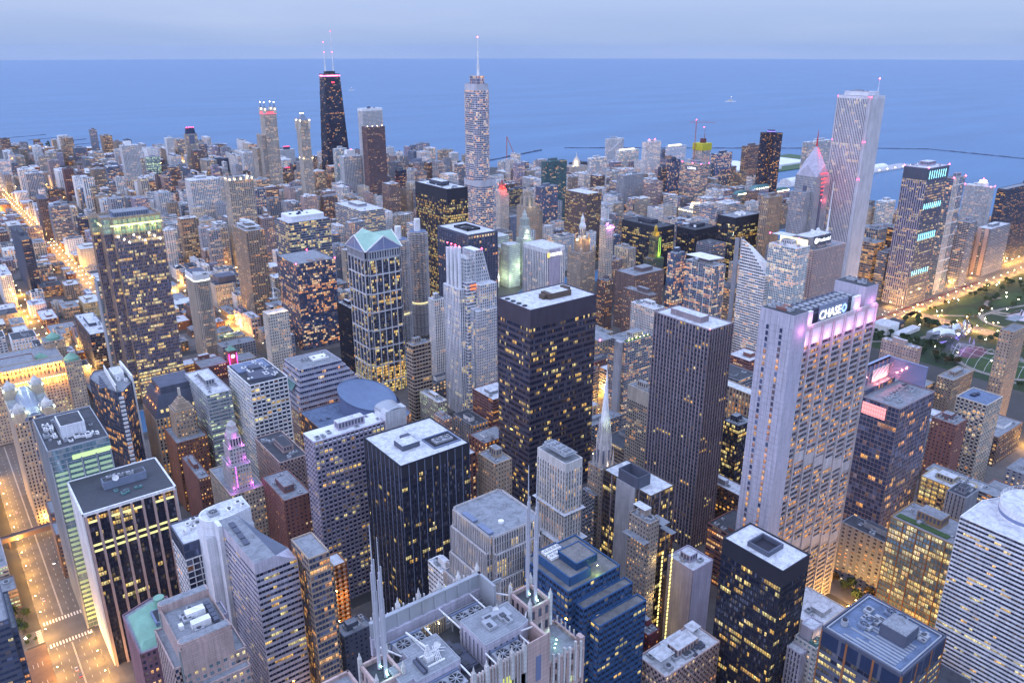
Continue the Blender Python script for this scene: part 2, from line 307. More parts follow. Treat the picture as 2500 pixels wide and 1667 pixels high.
def box_building(id,kind,label,g,st,roof='roofg',ind=0,ph=1,nu=4,ext=18.,group=None,pc=None,cat=None):
    x,y,w,d,h=g; d=max(d,ext); w=max(w,10)
    B=Bld(kind,label,x,y,cat or kind.replace('_',' '),group); tier(B,rect(x,y,x+w,y+d),0,h,st,roof)
    r=B.rng
    if ph:
        a=.22+.2*r.random(); b=.22+.2*r.random(); hh=min(7,2.5+h*.04*ph)
        penthouse(B,x+w*a,y+d*b,x+w*(a+.38),y+d*(b+.38),h+.1,h+hh,pc or st['w'],roof)
    if nu: units(B,x+1.5,y+1.5,x+w-1.5,y+d-1.5,h+.12,nu)
    B.finish(ind); return B

G={"A01":[644.6,3611.9,23.7,27.8,106.7],"A02":[703.2,3694.5,33.9,62.6,72.8],"A03":[672.6,3319.7,21.9,59.0,81.2],"A04":[774.5,3639.7,23.5,39.2,55.2],"A05":[533.7,2570.3,45.9,32.0,144.8],"A06":[659.0,2937.7,17.7,13.8,84.1],"A07":[694.9,3001.0,46.9,27.8,55.8],"A08":[823.9,3203.7,24.5,27.8,96.4],"A09":[838.5,3002.6,41.1,18.6,125.9],"A10":[869.2,3205.5,12.7,20.2,50.9],"A11":[543.9,3400.5,40.9,50.3,61.7],"A12":[462.5,3409.8,39.8,33.5,45.8],"A13":[420.7,3477.2,25.1,54.8,68.3],"A14":[382.4,3542.4,22.7,46.4,55.4],"A15":[346.5,3720.4,23.0,63.5,32.2],"A16":[338.0,3419.8,40.7,61.4,42.2],"A17":[237.2,2902.2,42.7,53.5,86.6],"A18":[284.4,2761.6,41.5,47.6,75.5],"A19":[285.0,2631.8,45.7,39.7,79.3],"A20":[379.1,2899.8,39.2,48.3,29.7],"A21":[333.8,2625.6,40.4,31.6,28.6],"A22":[372.9,2564.3,23.4,35.1,91.6],"A23":[406.1,2668.2,37.1,32.1,61.7],"A24":[508.2,2911.6,32.9,32.2,55.8],"A25":[482.7,2690.1,35.2,29.1,57.9],"A26":[464.6,2525.3,19.9,26.8,57.9],"A27":[466.7,2411.8,36.0,22.3,72.2],"A28":[550.6,2407.4,42.1,22.4,75.9],"A29":[599.3,2421.9,21.8,6.4,78.6],"A30":[742.1,2980.3,28.2,26.4,23.6],"A31":[393.4,2579.9,52.6,27.7,46.6],"A32":[396.7,2535.8,38.0,22.2,22.3],"A33":[379.7,2195.0,28.1,24.1,67.1],"A34":[237.1,2057.2,18.1,41.0,93.8],"A35":[247.9,1984.5,37.0,29.3,86.9],"A37":[294.4,1961.5,19.5,19.8,62.5],"A38":[339.4,2081.9,17.3,16.4,32.7],"A39":[168.9,2064.1,26.8,58.5,41.1],"A40":[145.4,1595.0,15.2,147.1,98.6],"A41":[183.5,1854.7,27.0,44.8,38.0],"A42":[253.8,1733.4,46.0,46.9,39.5],"A43":[139.3,1926.7,15.3,52.8,55.5],"A44":[123.5,1784.3,19.0,35.1,25.1],"A45":[178.1,985.5,56.3,40.2,232.0],"A46":[409.7,1702.7,22.4,18.4,62.3],"A47":[489.9,1959.2,19.0,27.7,72.2],"A48":[513.7,1851.5,63.9,42.8,134.4],"A49":[691.1,2553.9,27.5,18.3,55.1],"A50":[706.4,2679.6,31.7,25.2,65.5],"A51":[616.7,2367.0,26.5,23.4,42.4],"A52":[536.2,2067.0,24.8,19.6,48.2],"A53":[288.4,1086.2,14.0,64.8,124.9],"B00":[440.7,1555.4,44.3,25.7,44.1],"B01":[830.7,2199.7,36.0,78.4,242.0],"B02":[986.7,3078.8,32.8,27.1,62.0],"B03":[887.0,2900.7,60.3,19.4,44.9],"B04":[921.0,2796.7,35.7,17.9,70.6],"B05":[845.6,2447.5,35.4,18.9,113.5],"B06":[1044.9,2811.6,54.0,80.9,74.4],"B07":[889.4,2426.0,59.1,24.3,76.7],"B08":[1154.4,2932.1,56.9,20.2,55.2],"B09":[807.6,1907.6,26.2,29.1,238.0],"B10":[966.1,2429.1,40.5,21.7,60.4],"B11":[970.7,2375.8,31.7,24.2,76.4],"B12":[872.5,2255.1,55.9,14.2,34.4],"B13":[773.8,1983.7,75.9,17.3,68.7],"B14":[722.3,1989.4,40.9,15.8,65.2],"B15":[885.9,2023.1,50.2,15.4,49.1],"B17":[1002.0,2134.2,36.9,14.9,143.0],"B18":[956.1,1988.0,52.5,27.0,139.3],"B19":[1011.0,1969.4,59.8,42.6,262.0],"B20":[981.9,1895.1,53.2,31.3,222.0],"B21":[1050.3,2034.2,44.7,15.0,92.2],"B22":[1059.1,1957.3,32.9,10.1,63.1],"B23":[1090.2,1933.4,25.7,9.8,97.3],"B24":[1280.4,2332.8,78.3,15.4,38.5],"B25":[1425.7,2602.0,28.0,9.3,74.0],"B26":[1485.4,2678.1,41.4,15.9,32.1],"B27":[1038.0,2311.9,35.8,12.8,24.2],"B28":[891.8,1945.6,27.1,13.9,34.2],"B29":[736.3,1468.5,55.0,121.2,98.6],"B30":[685.5,1422.4,34.9,13.7,88.9],"B31":[906.5,1646.7,58.7,22.6,40.9],"B33":[499.6,1544.8,47.9,28.5,173.4],"B34":[397.5,1178.6,29.2,58.0,153.0],"B35":[551.4,1530.5,24.4,26.9,96.4],"B36":[477.9,1561.4,13.3,12.3,82.0],"B37":[477.3,1209.0,71.7,56.3,150.0],"B38":[414.8,1038.0,59.3,70.8,128.2],"B39":[417.9,829.6,49.9,51.9,187.0],"C01":[655.2,1016.0,38.2,93.8,212.0],"C02":[547.4,803.3,45.7,71.4,194.0],"C05":[1354.7,2284.0,55.1,47.0,59.2],"C06":[1672.1,2803.0,58.9,17.8,53.4],"C07":[1619.3,2550.4,57.3,21.0,55.3],"C08":[1628.4,2406.4,29.7,13.4,52.0],"C09":[1410.8,2246.5,74.4,31.0,30.8],"C11":[1493.0,1975.0,59.6,57.3,52.2],"C12":[1333.6,1746.6,55.4,8.1,45.8],"C13":[1554.2,1965.2,30.7,11.7,40.1],"C14":[1596.5,1965.6,35.5,11.6,54.2],"C15":[1058.6,1421.0,21.7,9.4,110.0],"C16":[1039.3,1301.8,30.5,15.3,100.0],"C18":[1171.5,1415.0,50.8,21.8,111.1],"C19":[1219.7,1458.8,66.5,10.5,160.0],"C20":[1649.6,1842.6,104.4,17.0,49.1],"C21":[1644.0,1752.4,62.1,18.3,105.3],"C22":[1645.1,1821.9,88.7,16.9,20.2],"C23":[1083.1,1163.9,38.7,67.2,139.0],"C24":[1393.0,1409.5,39.3,34.4,69.0],"C26":[668.4,796.7,34.4,49.2,159.0],"C27":[2129.2,2184.1,82.1,9.5,94.1],"C28":[895.9,914.7,16.5,5.6,140.0],"C30":[1895.7,2110.8,64.8,27.8,32.7],"C31":[936.2,943.4,30.1,22.0,70.0],"D00":[979.5,944.3,19.4,34.0,85.0],"D01":[1976.2,1971.8,97.5,13.2,82.6],"D02":[1946.1,1821.9,71.7,7.9,125.5],"D03":[2292.2,2059.0,21.8,7.8,55.2],"D04":[2288.6,2026.1,97.6,8.7,69.9],"D05":[2101.1,1716.8,44.7,38.6,101.0],"D06":[1682.9,1508.3,29.8,7.7,102.4],"D07":[1644.1,1441.3,33.2,8.1,132.4],"D08":[1767.3,1443.5,33.3,75.4,111.0],"D09":[1889.1,1519.0,16.5,4.6,92.8],"D10":[1919.9,1517.9,78.6,6.9,120.6],"D11":[2105.7,1549.6,83.7,6.7,127.1],"D13":[2042.8,1298.2,118.9,7.3,164.5],"D14":[1474.5,1446.1,69.0,29.1,106.0],"D15":[1501.4,1383.3,47.5,24.2,92.7],"D16":[1565.2,1269.4,54.3,71.5,28.4],"D17":[1628.3,1236.9,52.0,39.9,47.0],"D18":[1822.1,1352.3,46.2,18.3,34.1],"D19":[1848.7,1322.3,89.9,17.9,49.7],"D20":[1977.0,1333.5,56.2,10.4,29.2],"D21":[1209.8,831.8,41.3,10.5,165.0],"D22":[1238.2,860.5,25.2,7.9,130.0],"D23":[1064.4,952.6,41.4,93.1,110.0],"D24":[1171.9,958.8,64.3,44.5,90.0],"D25":[1162.3,862.6,73.2,39.3,130.0],"D26":[946.2,852.8,15.0,12.3,130.0],"D29":[815.0,696.9,22.4,12.2,150.0],"D30":[881.5,680.9,24.1,53.2,125.0],"D32":[880.3,555.1,27.4,42.2,175.0],"D33":[964.7,581.6,76.0,22.8,155.0],"E02":[1310.0,611.1,68.6,40.2,232.1],"E03":[1414.1,615.2,42.5,8.7,206.1],"E04":[2089.7,820.2,22.7,60.3,96.8],"E05":[1508.5,614.3,28.7,20.4,118.3],"E06":[1620.1,620.6,86.8,24.0,91.0],"E07":[1704.5,640.5,260.7,6.7,154.7],"E08":[1597.6,818.8,37.4,21.2,116.3],"AON":[1166.3,647.3,45.6,55.7,346.0],"DAL":[412.3,511.1,79.1,47.5,198.0],"a02":[41.1,583.2,39.3,64.9,150.0],"a03":[36.2,758.4,26.0,122.9,112.0],"a04":[123.4,787.9,13.7,107.2,110.0],"a05":[158.2,1138.6,24.6,107.1,51.3],"a06":[164.0,1402.1,24.4,38.8,19.2],"a07":[192.7,1385.4,26.3,48.0,26.7],"a08":[188.6,1524.8,23.0,31.5,24.7],"a09":[123.1,1446.8,24.0,35.8,20.6],"a10":[130.4,1385.9,23.2,58.3,11.0],"a11":[131.7,1312.6,37.0,48.1,8.9],"a14":[154.5,1558.8,35.5,39.7,19.1],"a15":[97.8,1527.3,16.9,86.2,57.0],"a16":[145.1,751.3,49.8,50.2,100.0],"a17":[146.1,709.0,23.4,45.8,88.0],"a18":[183.4,704.5,22.9,68.3,110.0],"b01":[380.6,1310.3,30.7,33.5,40.4],"b02":[376.3,1239.1,17.9,55.9,8.9],"b04":[310.7,1100.0,41.7,20.2,20.9],"b06":[297.2,841.0,24.7,16.4,130.0],"b07":[212.5,668.6,36.0,59.9,125.0],"b08":[278.1,735.4,92.1,40.4,85.0],"b11":[422.2,890.4,4.1,38.3,100.0],"c02":[484.8,786.8,14.2,9.1,125.0],"c03":[410.2,714.7,23.3,9.0,104.0],"c04":[413.9,672.5,12.2,38.2,50.0],"c05":[384.8,614.3,8.8,18.7,60.0],"c06":[592.6,567.1,43.0,27.3,110.0],"c07":[794.3,808.4,16.1,17.9,90.0],"d01":[479.5,369.5,29.2,58.5,205.0],"d02":[513.2,456.6,10.6,29.2,110.0],"d04":[653.9,438.6,13.8,52.9,75.0],"d05":[566.4,394.0,22.2,17.9,85.0],"d06":[740.1,661.4,19.4,41.7,95.0],"d07":[780.4,706.0,15.6,52.1,95.0],"d08":[849.9,801.7,64.7,42.5,90.0],"e02":[924.9,406.1,7.5,45.2,75.0],"e03":[872.3,339.2,48.7,17.7,70.0],"e04":[772.1,266.6,35.0,28.0,95.0],"e05":[728.0,272.8,22.9,22.2,85.0],"e06":[934.7,312.9,34.9,7.7,120.0],"401":[392.6,93.5,37.0,42.8,190.0],"402":[492.7,170.8,31.9,42.6,110.0],"403":[296.3,111.0,39.5,38.1,160.0],"404":[614.3,211.8,21.6,14.8,80.0],"405":[639.3,222.2,23.3,36.0,70.0],"406":[351.5,178.2,14.0,13.8,105.0],"407":[330.5,192.4,25.0,39.7,150.0],"301":[227.9,249.4,37.4,18.7,150.0],"302":[314.9,350.9,15.1,30.1,150.0],"303":[362.1,315.7,24.1,46.8,125.0],"304":[341.7,297.7,9.5,18.2,120.0],"305":[365.2,277.0,20.6,22.1,85.0],"306":[375.3,294.9,6.1,17.2,58.0],"307":[278.8,223.1,47.0,21.0,85.0],"308":[295.6,252.1,10.1,19.4,85.0],"309":[366.3,374.3,7.8,12.1,95.0],"201":[225.3,416.2,55.9,52.8,150.0],"202":[197.2,492.3,57.8,19.0,145.0],"203":[201.5,581.1,24.4,56.8,88.0],"204":[182.5,526.8,21.9,46.5,85.0],"205":[172.3,421.1,10.9,8.9,90.0],"206":[162.9,388.5,20.2,10.8,60.0],"210":[223.9,362.0,7.7,21.2,95.0],"209":[298.4,408.6,15.2,21.9,130.0],"101":[49.1,528.5,58.2,51.7,125.0],"102":[89.2,444.1,21.1,28.2,130.0],"106":[151.3,645.8,4.3,51.2,60.0]}

D='''
C26;office_tower;roofw;piers,w=white,b=3.5,f=3.7,p=.5,s=.04,l=.10,pal=home,t=5,g=k;square white striped tower with a bright lettered sign and pale flat roof
A01;apartment_tower;roofg;piers,w=gray,g=m,l=.12,b=4.3;slim grey striped apartment tower standing alone by the lake, far left
A02;apartment_building;roofg;bal,w=tan,l=.3;wide tan slab behind the slim grey striped tower, lit windows, nearest the open lake
A03;apartment_building;roofd;grid,w=tan,l=.15,b=4.3,f=3.9;brownish slab right behind the white dotted tower on the far left shore
A04;apartment_building;roofd;grid,w=slate,l=.15,b=4.3,f=3.9;small dark domed block peeking over the white dotted tower
A05;apartment_tower;roofw;grid,w=white,b=3.8,f=3,p=.4,s=.45,l=.12;tall white tower with a dense dotted window grid and a blank white cap
A06;apartment_building;roofg;band,w=white,g=b,l=.2;thin white and blue block hugging the right side of the white dotted tower
A07;apartment_building;roofg;glass,w=conc,g=t,l=.35,pal=cool;green glass block with a blank concrete slab, right of the white dotted tower
A08;apartment_tower;roofw;piers,w=white,l=.06,b=4.3;slim plain white tower beside the lake, left of the dark mansard tower
A09;apartment_tower;roofd;grid,w=cream,l=.2,b=4.3,f=3.9;cream tower crowned by a dark mansard with red lights at the lake edge
A10;apartment_building;roofg;grid,w=gray,l=.12,b=4.3,f=3.9;small grey block at the foot of the mansard crowned tower
A11;apartment_building;roofg;grid,w=bluegray,l=.2,b=4.3,f=3.9;broad blue grey slab below the slim striped lakeside tower
A12;warehouse_building;roofg;punch,w=lilac,l=.05,b=4.3,f=3.9;blank lavender block among the low roofs at far left
A13;apartment_building;roofw;piers,w=white,g=d,p=.5,l=.1,b=4.3;white slab with dark vertical stripes near the curved shore
A14;apartment_building;roofg;grid,w=tan,l=.1,b=4.3,f=3.9;narrow tan block left of the white and dark striped shore slab
A15;apartment_building;roofw;grid,w=white,l=.15,b=4.3,f=3.9;small white block closest to the left edge by the shore road
A16;apartment_building;roofg;grid,w=cream,l=.2,b=4.3,f=3.9;wide cream block between the shore road and the two white twin slabs
A17;apartment_building;roofg;band,w=white,g=m,l=.25;white banded block with a bright lit top floor at the left edge
A18;apartment_tower;roofw;piers,w=white,p=.45,l=.15,b=4.3;rear one of two white striped slabs at far left
A19;apartment_tower;roofw;piers,w=conc,p=.5,l=.15,b=4.3;front one of two white striped slabs, with a plain pale side wall
A20;warehouse_building;roofw;punch,w=cream,l=.03,b=4.3,f=3.9;pair of blank cream walls above a low orange lit block, far left
A21;low_rise_building;roofd;band,w=brown,pal=orange,l=.5;long low brown block glowing orange in its open floors, far left
A22;apartment_building;roofd;grid,w=brick,l=.15,b=4.3,f=3.9;narrow dark brick block beside the low orange lit block
A23;apartment_building;roofd;grid,w=brick,l=.12,b=4.3,f=3.9;broad dark red brick block left of centre in the far left quarter
A24;apartment_building;roofw;band,w=brown,l=.15;brown block with stepped white rooftop boxes, far left quarter
A25;apartment_tower;roofw;piers,w=white,p=.5,l=.15,b=4.3;white topped slab with tall dark stripes left of the white dotted tower
A26;apartment_building;roofg;grid,w=gray,l=.2,b=4.3,f=3.9;grey block squeezed behind the curved blue balcony block
A27;apartment_building;roofg;bal,w=bluegray,g=b,l=.25;curved blue grey balcony block in front of the white dotted tower
A28;apartment_tower;roofw;piers,w=white,p=.5,l=.2,b=4.3;white striped slab joined to a dark blue glass slab
A29;apartment_tower;roofg;glass,w=slate,g=b,l=.25;dark blue glass slab joined to the white striped slab
A30;apartment_building;roofd;grid,w=brown,l=.2,b=4.3,f=3.9;low brown block below the slim plain white lakeside tower
A31;low_rise_building;roofg;grid,w=brick,l=.12,b=4.3,f=3.9;low plum brick block with small lit windows, far left quarter
A32;low_rise_building;roofg;grid,w=conc,l=.3,b=4.3,f=3.9;low pale grid block in front of the plum brick block
A33;office_building;roofw;grid,w=tan,l=.15,t=3,b=4.3,f=3.9;tan block with a lit loggia under its white roof, behind the yellow crowned tower
A34;apartment_tower;roofg;grid,w=brown,b=3.8,f=3,l=.1;tall narrow brown tower with a dense window grid and small hipped top, left
A35;apartment_building;roofg;bal,w=gray,g=m,l=.3;wide grey balcony slab right beside the narrow brown grid tower
A37;apartment_tower;roofw;bal,w=slate,g=k,l=.3;rounded dark balcony tower with one white edge line, left of the yellow crowned tower
A38;low_rise_building;roofw;grid,w=brick,l=.15,b=4.3,f=3.9;red brick block just left of the yellow crowned tower, halfway up
A39;apartment_building;roofw;grid,w=cream,b=4,f=3.4,l=.15;cream grid block with a plain white roof near the left edge
A40;apartment_tower;roofd;bal,w=slate,g=k,l=.12;dark slate tower with deep balconies beside the orange street at left
A41;office_building;roofg;grid,w=cream,l=.15,b=4.3,f=3.9;cream block on the left side of the diagonal orange street
A42;data_building;roofw;punch,w=cream,b=4.5,f=4.5,p=.7,s=.75,l=.06;windowless looking cream block dotted with small squares beside the orange street
A43;apartment_building;roofg;grid,w=brown,l=.12,b=4.3,f=3.9;brown block at the left edge behind the dark slate balcony tower
A44;apartment_building;roofg;grid,w=lilac,l=.15,b=4.3,f=3.9;mauve block at the left edge in front of the brown one
A46;apartment_tower;roofg;glass,w=white,g=t,l=.3;blue glass condo tower right behind the yellow crowned tower
A47;apartment_tower;roofg;piers,w=tan,p=.6,l=.08,b=4.3;stepped tan art deco tower, right of the yellow crowned tower
A48;apartment_tower;roofw;grid,w=white,b=3.9,f=3,p=.38,s=.35,l=.25;very wide white gridded residential tower with scattered warm windows
A49;apartment_building;roofw;grid,w=white,l=.1,b=4.3,f=3.9;small white block with a curved cap behind the wide white gridded tower
A50;apartment_building;roofg;grid,w=conc,l=.2,b=4.3,f=3.9;concrete block left of the small white block with a curved cap
A51;apartment_building;roofg;punch,w=brick,l=.05,b=4.3,f=3.9;plain reddish block just left of the wide white gridded tower
A52;apartment_building;roofw;grid,w=white,l=.1,b=4.3,f=3.9;low white block at the foot of the plain reddish block
B00;apartment_building;roofw;grid,w=pink,l=.35,b=4.3,f=3.9;broad pinkish residential block with many warm windows and rounded roof bays
B02;apartment_building;roofg;band,w=conc,g=m,l=.1;banded grey block alone against the lake, left of the four lantern tower
B03;apartment_building;roofg;piers,w=slate,l=.15,b=4.3;dark striped block with a lit roof edge below the banded lakeside block
B04;apartment_tower;roofg;glass,w=white,g=t,l=.12;pale green glass slab behind the castle topped tower
B05;apartment_tower;roofw;grid,w=white,g=b,l=.2,b=4.3,f=3.9;white and blue framed tower next to the pale green glass slab
B06;apartment_tower;roofw;band,w=white,l=.12;white tower with bold black floor bands below the four lantern tower
B07;apartment_tower;roofg;grid,w=cream,l=.3,b=4.3,f=3.9;cream tower with a blue grey mansard roof, below the black banded white tower
B08;office_building;roofw;grid,w=white,b=3.8,f=3.4,l=.04;white finely gridded slab with a red lit box on its roof
B10;office_building;roofg;glass,w=slate,g=m,l=.25;dark glass block with a red glowing roof band
B11;hotel_building;roofg;grid,w=slate,l=.35,b=4.3,f=3.9;dark slab with orange lights just right of the red banded block
B12;office_building;roofd;grid,w=slate,l=.3,b=4.3,f=3.9;dark block seen behind the white tower with round balconies
B13;apartment_tower;roofg;grid,w=white,b=3.9,l=.2,f=3.9;white tower with rounded balconies in its middle
B14;apartment_tower;roofg;piers,w=conc,g=t,l=.35,b=4.3;grey green tower with a lit row under its roof, left of the round balcony tower
B15;hotel_building;roofg;grid,w=tan,l=.5,b=4.3,f=3.9;tan stepped hotel block with rows of lit windows near the black tapered tower
B17;apartment_tower;roofw;glass,w=white,g=t,l=.15;pale green glass tower standing in front of the black tapered tower
B18;apartment_tower;roofw;grid,w=white,b=4.7,f=3.4,p=.42,s=.42,l=.07;bright white gridded tower with a white box on top, in front of the tapered tower
B21;apartment_tower;roofg;grid,w=cream,l=.35,b=4.3,f=3.9;cream tower with a ring of lit pinnacles on its roof
B22;hotel_building;roofd;punch,w=maroon,l=.2,b=4.3,f=3.9;dark maroon block with a glowing red sign
B23;office_building;roofg;grid,w=navy,g=k,l=.3,b=4.3,f=3.9;dark navy gridded block right of the red sign block
B24;office_building;roofg;grid,w=slate,l=.15,b=4.3,f=3.9;long grey block behind the dark navy gridded one
B25;apartment_tower;roofw;piers,w=white,l=.1,b=4.3;white striped block at the waterline behind the brown granite tower
B26;apartment_building;roofd;glass,w=navy,g=k,l=.15;low dark glass block at the waterline
B27;hotel_building;roofw;grid,w=pink,b=4,l=.06,f=3.9;pale pink framed block at the foot of the black tapered tower
B28;office_building;roofg;grid,w=conc,g=t,l=.3,b=4.3,f=3.9;low green glazed block below the pale green glass tower
B29;office_building;roofw;band,w=conc,l=.3,pal=office;wide curved office block with grey bands, behind the marquee of the green gabled tower
B30;apartment_tower;roofw;grid,w=steel,g=m,l=.4,b=4.3,f=3.9;small glassy tower standing in front of the wide grey banded office block
B31;office_building;roofg;grid,w=cream,l=.15,b=3.8,f=3.9;stepped cream block with white crenellated top, above the corncob towers
B33;apartment_tower;roofg;grid,w=cream,b=3.9,f=3.1,l=.25;tall cream tower with lit castle like turrets on top
B34;apartment_tower;roofw;grid,w=tan,b=3.8,f=3.1,p=.4,s=.35,l=.2;tan and white tower with stepped white rooftop, left of the curtain glass hotel
B35;apartment_tower;roofw;grid,w=pink,b=3.9,l=.2,f=3.9;pale pink slab right behind the tan and white stepped tower
B36;apartment_building;roofg;grid,w=cream,l=.2,b=4.3,f=3.9;small cream block between the castle topped tower and the white gridded tower
B37;office_tower;roofw;band,w=slate,w2=steel,g=m,s=.22,f=4,l=.35,pal=office;blue glass office tower with thin silver floor bands and a rounded white penthouse
B38;hotel_tower;roofg;glass,w=slate,g=m,b=2.4,f=3.3,l=.25;blue black glass tower with brightly lit lower floors and a grey roof
C01;office_tower;roofw;glass,w=black,g=k,b=1.6,f=3.9,p=.16,s=.25,l=.38,pal=office,t=17;wide black steel office tower with blank dark top, left of the silver spire tower
C02;office_tower;roofw;piers,w=slate,w2=slate,b=4.2,g=m,p=.3,l=.08,t=2;grey granite tower with deep set piers and a sunken square in its pale roof
C05;office_building;roofd;grid,w=white,b=4,f=4,l=.2;white gridded block with a dark hipped roof left of the silver spire tower
C06;apartment_building;roofg;band,w=conc,l=.15;square banded block against the lake above the white gridded block
C07;apartment_building;roofg;bal,w=cream,l=.3;cream block with stepped top against the lake, nearest left of the silver spire tower
C08;apartment_building;roofg;grid,w=cream,l=.15,b=4.3,f=3.9;small cream block partly hidden behind the silver spire tower
C09;hospital_building;roofw;grid,w=white,f=5,l=.2,b=4.3;long low white block with arched ribs left of the silver spire tower
C11;office_building;roofw;piers,w=steel,g=m,l=.2,pal=office,b=4.3;grey striped low block right of the silver spire tower near the water
C12;office_building;roofg;grid,w=slate,l=.4,pal=office,b=4.3,f=3.9;dark low block with two bright rows behind the red domed tower
C13;apartment_tower;roofw;glass,w=conc,g=t,l=.4,pal=cool;small round glass tower with a bright yellow top floor
C14;apartment_tower;roofw;bal,w=white,g=t,l=.3;green white block between the round glass tower and the dark teal hotel
C18;office_tower;roofg;glass,w=bluegray,g=m,l=.2;grey blue office slab rising behind the gothic crown
C19;hotel_tower;roofd;grid,w=teal,g=k,b=3.8,f=3,p=.3,s=.3,l=.12;dark teal hotel slab speckled with tiny lights
C20;office_building;roofw;punch,w=maroon,l=.08,b=4.3,f=3.9;plum coloured box with dishes on its roof behind the brown office tower
C21;apartment_tower;roofw;bal,w=white,g=b,l=.25;white and blue banded residential tower right of the dark teal hotel
C22;office_building;roofw;grid,w=gray,l=.08,b=4.3,f=3.9;grey box with a white penthouse just above the brown office tower
C23;office_tower;roofw;grid,w=brown,b=3.2,f=3.8,p=.35,s=.38,l=.25,pal=office;square bronze brown office tower with a flat white roof behind the white clock tower
C24;office_building;roofg;piers,w=steel,g=m,l=.1,b=4.3;blue grey block with arched roof bays right of the bronze office tower
C27;apartment_tower;roofw;grid,w=white,b=4,f=3,l=.2;white tower marked by big diagonal braces near the lake
C28;office_tower;roofg;punch,w=cream,l=.2,b=4.3,f=3.9;slender cream tower ringed with violet light on top
C30;office_building;roofd;grid,w=slate,l=.1,b=4.3,f=3.9;long dark low block with a white box behind the plum coloured box
C31;office_building;roofg;grid,w=pink,l=.2,b=4.3,f=3.9;low pink block at the foot of the violet ringed tower
D00;office_building;roofg;piers,w=cream,p=.5,l=.25,b=4.3;cream block with vertical piers left of the green and gold tower
D01;apartment_tower;roofw;bal,w=white,g=t,l=.35;teal white apartment slab with lit roof terrace, near the lake
D02;apartment_tower;roofg;piers,w=white,g=m,p=.4,l=.3,b=4.3;white tower with two red roof lights and notched parapet
D03;apartment_building;roofg;grid,w=bluegray,l=.15,b=4.3,f=3.9;small grey blue block right of the white tower with red roof lights
D04;apartment_tower;roofw;band,w=white,g=m,l=.2;grey banded slab with a bright roof terrace by the horizon line of the pier wall
D05;unfinished_tower;roofg;grid,w=conc,g=w,l=.5,pal=home,b=4.3,f=3.9;concrete tower under construction wrapped in yellow netting at the top
D06;apartment_tower;roofd;bal,w=slate,g=k,l=.25;dark narrow slab between the stepped granite tower and the teal one
D07;apartment_tower;roofd;glass,w=navy,g=m,l=.2;dark teal tower with a plum coloured top
D08;hotel_tower;roofg;bal,w=steel,g=m,l=.35,sd=.4;wide teal and silver hotel slab with a white lit sign
D09;apartment_tower;roofg;grid,w=conc,l=.3,b=4.3,f=3.9;narrow pale slab just behind the right edge of the hotel with the white sign
D10;apartment_tower;roofw;glass,w=navy,g=b,l=.3;sky blue curved glass tower right of the tower in yellow netting
D11;apartment_tower;roofg;grid,w=brown,b=3.8,f=3,p=.35,s=.4,l=.3;brown tower dotted with tiny windows beside the dark three lobed tower
D13;apartment_tower;roofw;bal,w=white,g=k,l=.2;dark balcony tower behind the red lit diamond spire
D14;office_tower;roofg;piers,w=conc,b=3.8,p=.5,l=.05;stepped grey granite tower with dishes on top, left centre of the lakefront cluster
D15;hotel_tower;roofg;band,w=pink,b=4,l=.15;rounded mauve banded tower beside the stepped grey granite tower
D16;hotel_building;roofg;grid,w=white,b=3.8,f=3.2,p=.45,s=.45,l=.2;cream hotel wing topped by a round tier of bright globes
D17;office_building;roofw;grid,w=white,b=4.2,f=3.8,p=.3,s=.35,l=.25;white framed mid height block right of the hotel with bright globes
D18;apartment_tower;roofw;grid,w=gray,g=t,l=.25,b=4.3,f=3.9;octagonal teal roofed block below the brown dotted tower
D19;apartment_tower;roofw;grid,w=lilac,g=b,l=.25,b=4.3,f=3.9;left of two teal roofed blocks with roof edges strung with lights
D20;apartment_tower;roofw;grid,w=lilac,g=b,l=.25,b=4.3,f=3.9;right of two teal roofed blocks with roof edges strung with lights
D21;apartment_tower;roofg;piers,w=tan,b=3.8,p=.6,l=.25;slim tan tower with a blank top, left of the diamond spire tower
D22;apartment_tower;roofw;piers,w=tan,p=.6,l=.15,b=4.3;lower tan wing in front of the slim tan tower
D23;office_building;roofd;glass,w=black,g=k,b=1.6,p=.16,s=.3,l=.15,pal=office,t=8,runs=9;broad black box office block behind the green and gold tower
D24;office_building;roofd;glass,w=black,g=k,b=1.6,p=.16,s=.3,l=.15,pal=office,t=9,runs=9;black box office block with one dish, in the middle of three black blocks
D25;office_tower;roofg;glass,w=black,g=k,b=1.6,p=.16,s=.28,l=.2,pal=office,t=12,runs=9;black office tower with seven white dishes on its roof
D29;apartment_tower;roofw;glass,w=navy,g=b,l=.4;blue glass condo tower left of the white framed glass tower
D30;apartment_tower;roofw;grid,w=conc,g=b,b=4,f=3.2,p=.10,s=.18,l=.35,ex=3,ew=.35,ed=.1,ec=white;glass tower in a pale frame with a floating roof canopy
D32;apartment_tower;roofw;grid,w=white,g=t,b=2.6,f=3.2,p=.14,s=.2,l=.3,ex=3,ew=.3,ed=.15;tall curved glass tower in white frames beside the sliced white tower
D33;office_building;roofg;grid,w=pinkl,b=3.8,f=3.4,p=.5,s=.5,l=.12;broad pinkish stone office slab with a script sign on its upper block
E02;office_tower;roofw;band,w=lilac,w2=slate,g=m,l=.28,pal=office,b=2.6,s=.42,f=4.4,wf=3.6;big blue lit office slab with cyan light bars beside the wide road
E03;apartment_tower;roofg;glass,w=steel,g=b,l=.2;narrow glass tower hugging the right side of the cyan barred slab
E04;apartment_tower;roofw;grid,w=white,b=3,f=3,p=.35,s=.4,l=.15;white gridded tower with a lit octagonal top near the right
E05;apartment_tower;roofg;bal,w=conc,l=.12,sd=.6;grey tower with wavy white balcony bands at the edge of the wide road
E06;apartment_tower;roofw;bal,w=conc,l=.12;broad pale tower with two blank vertical walls and a white roof at the park
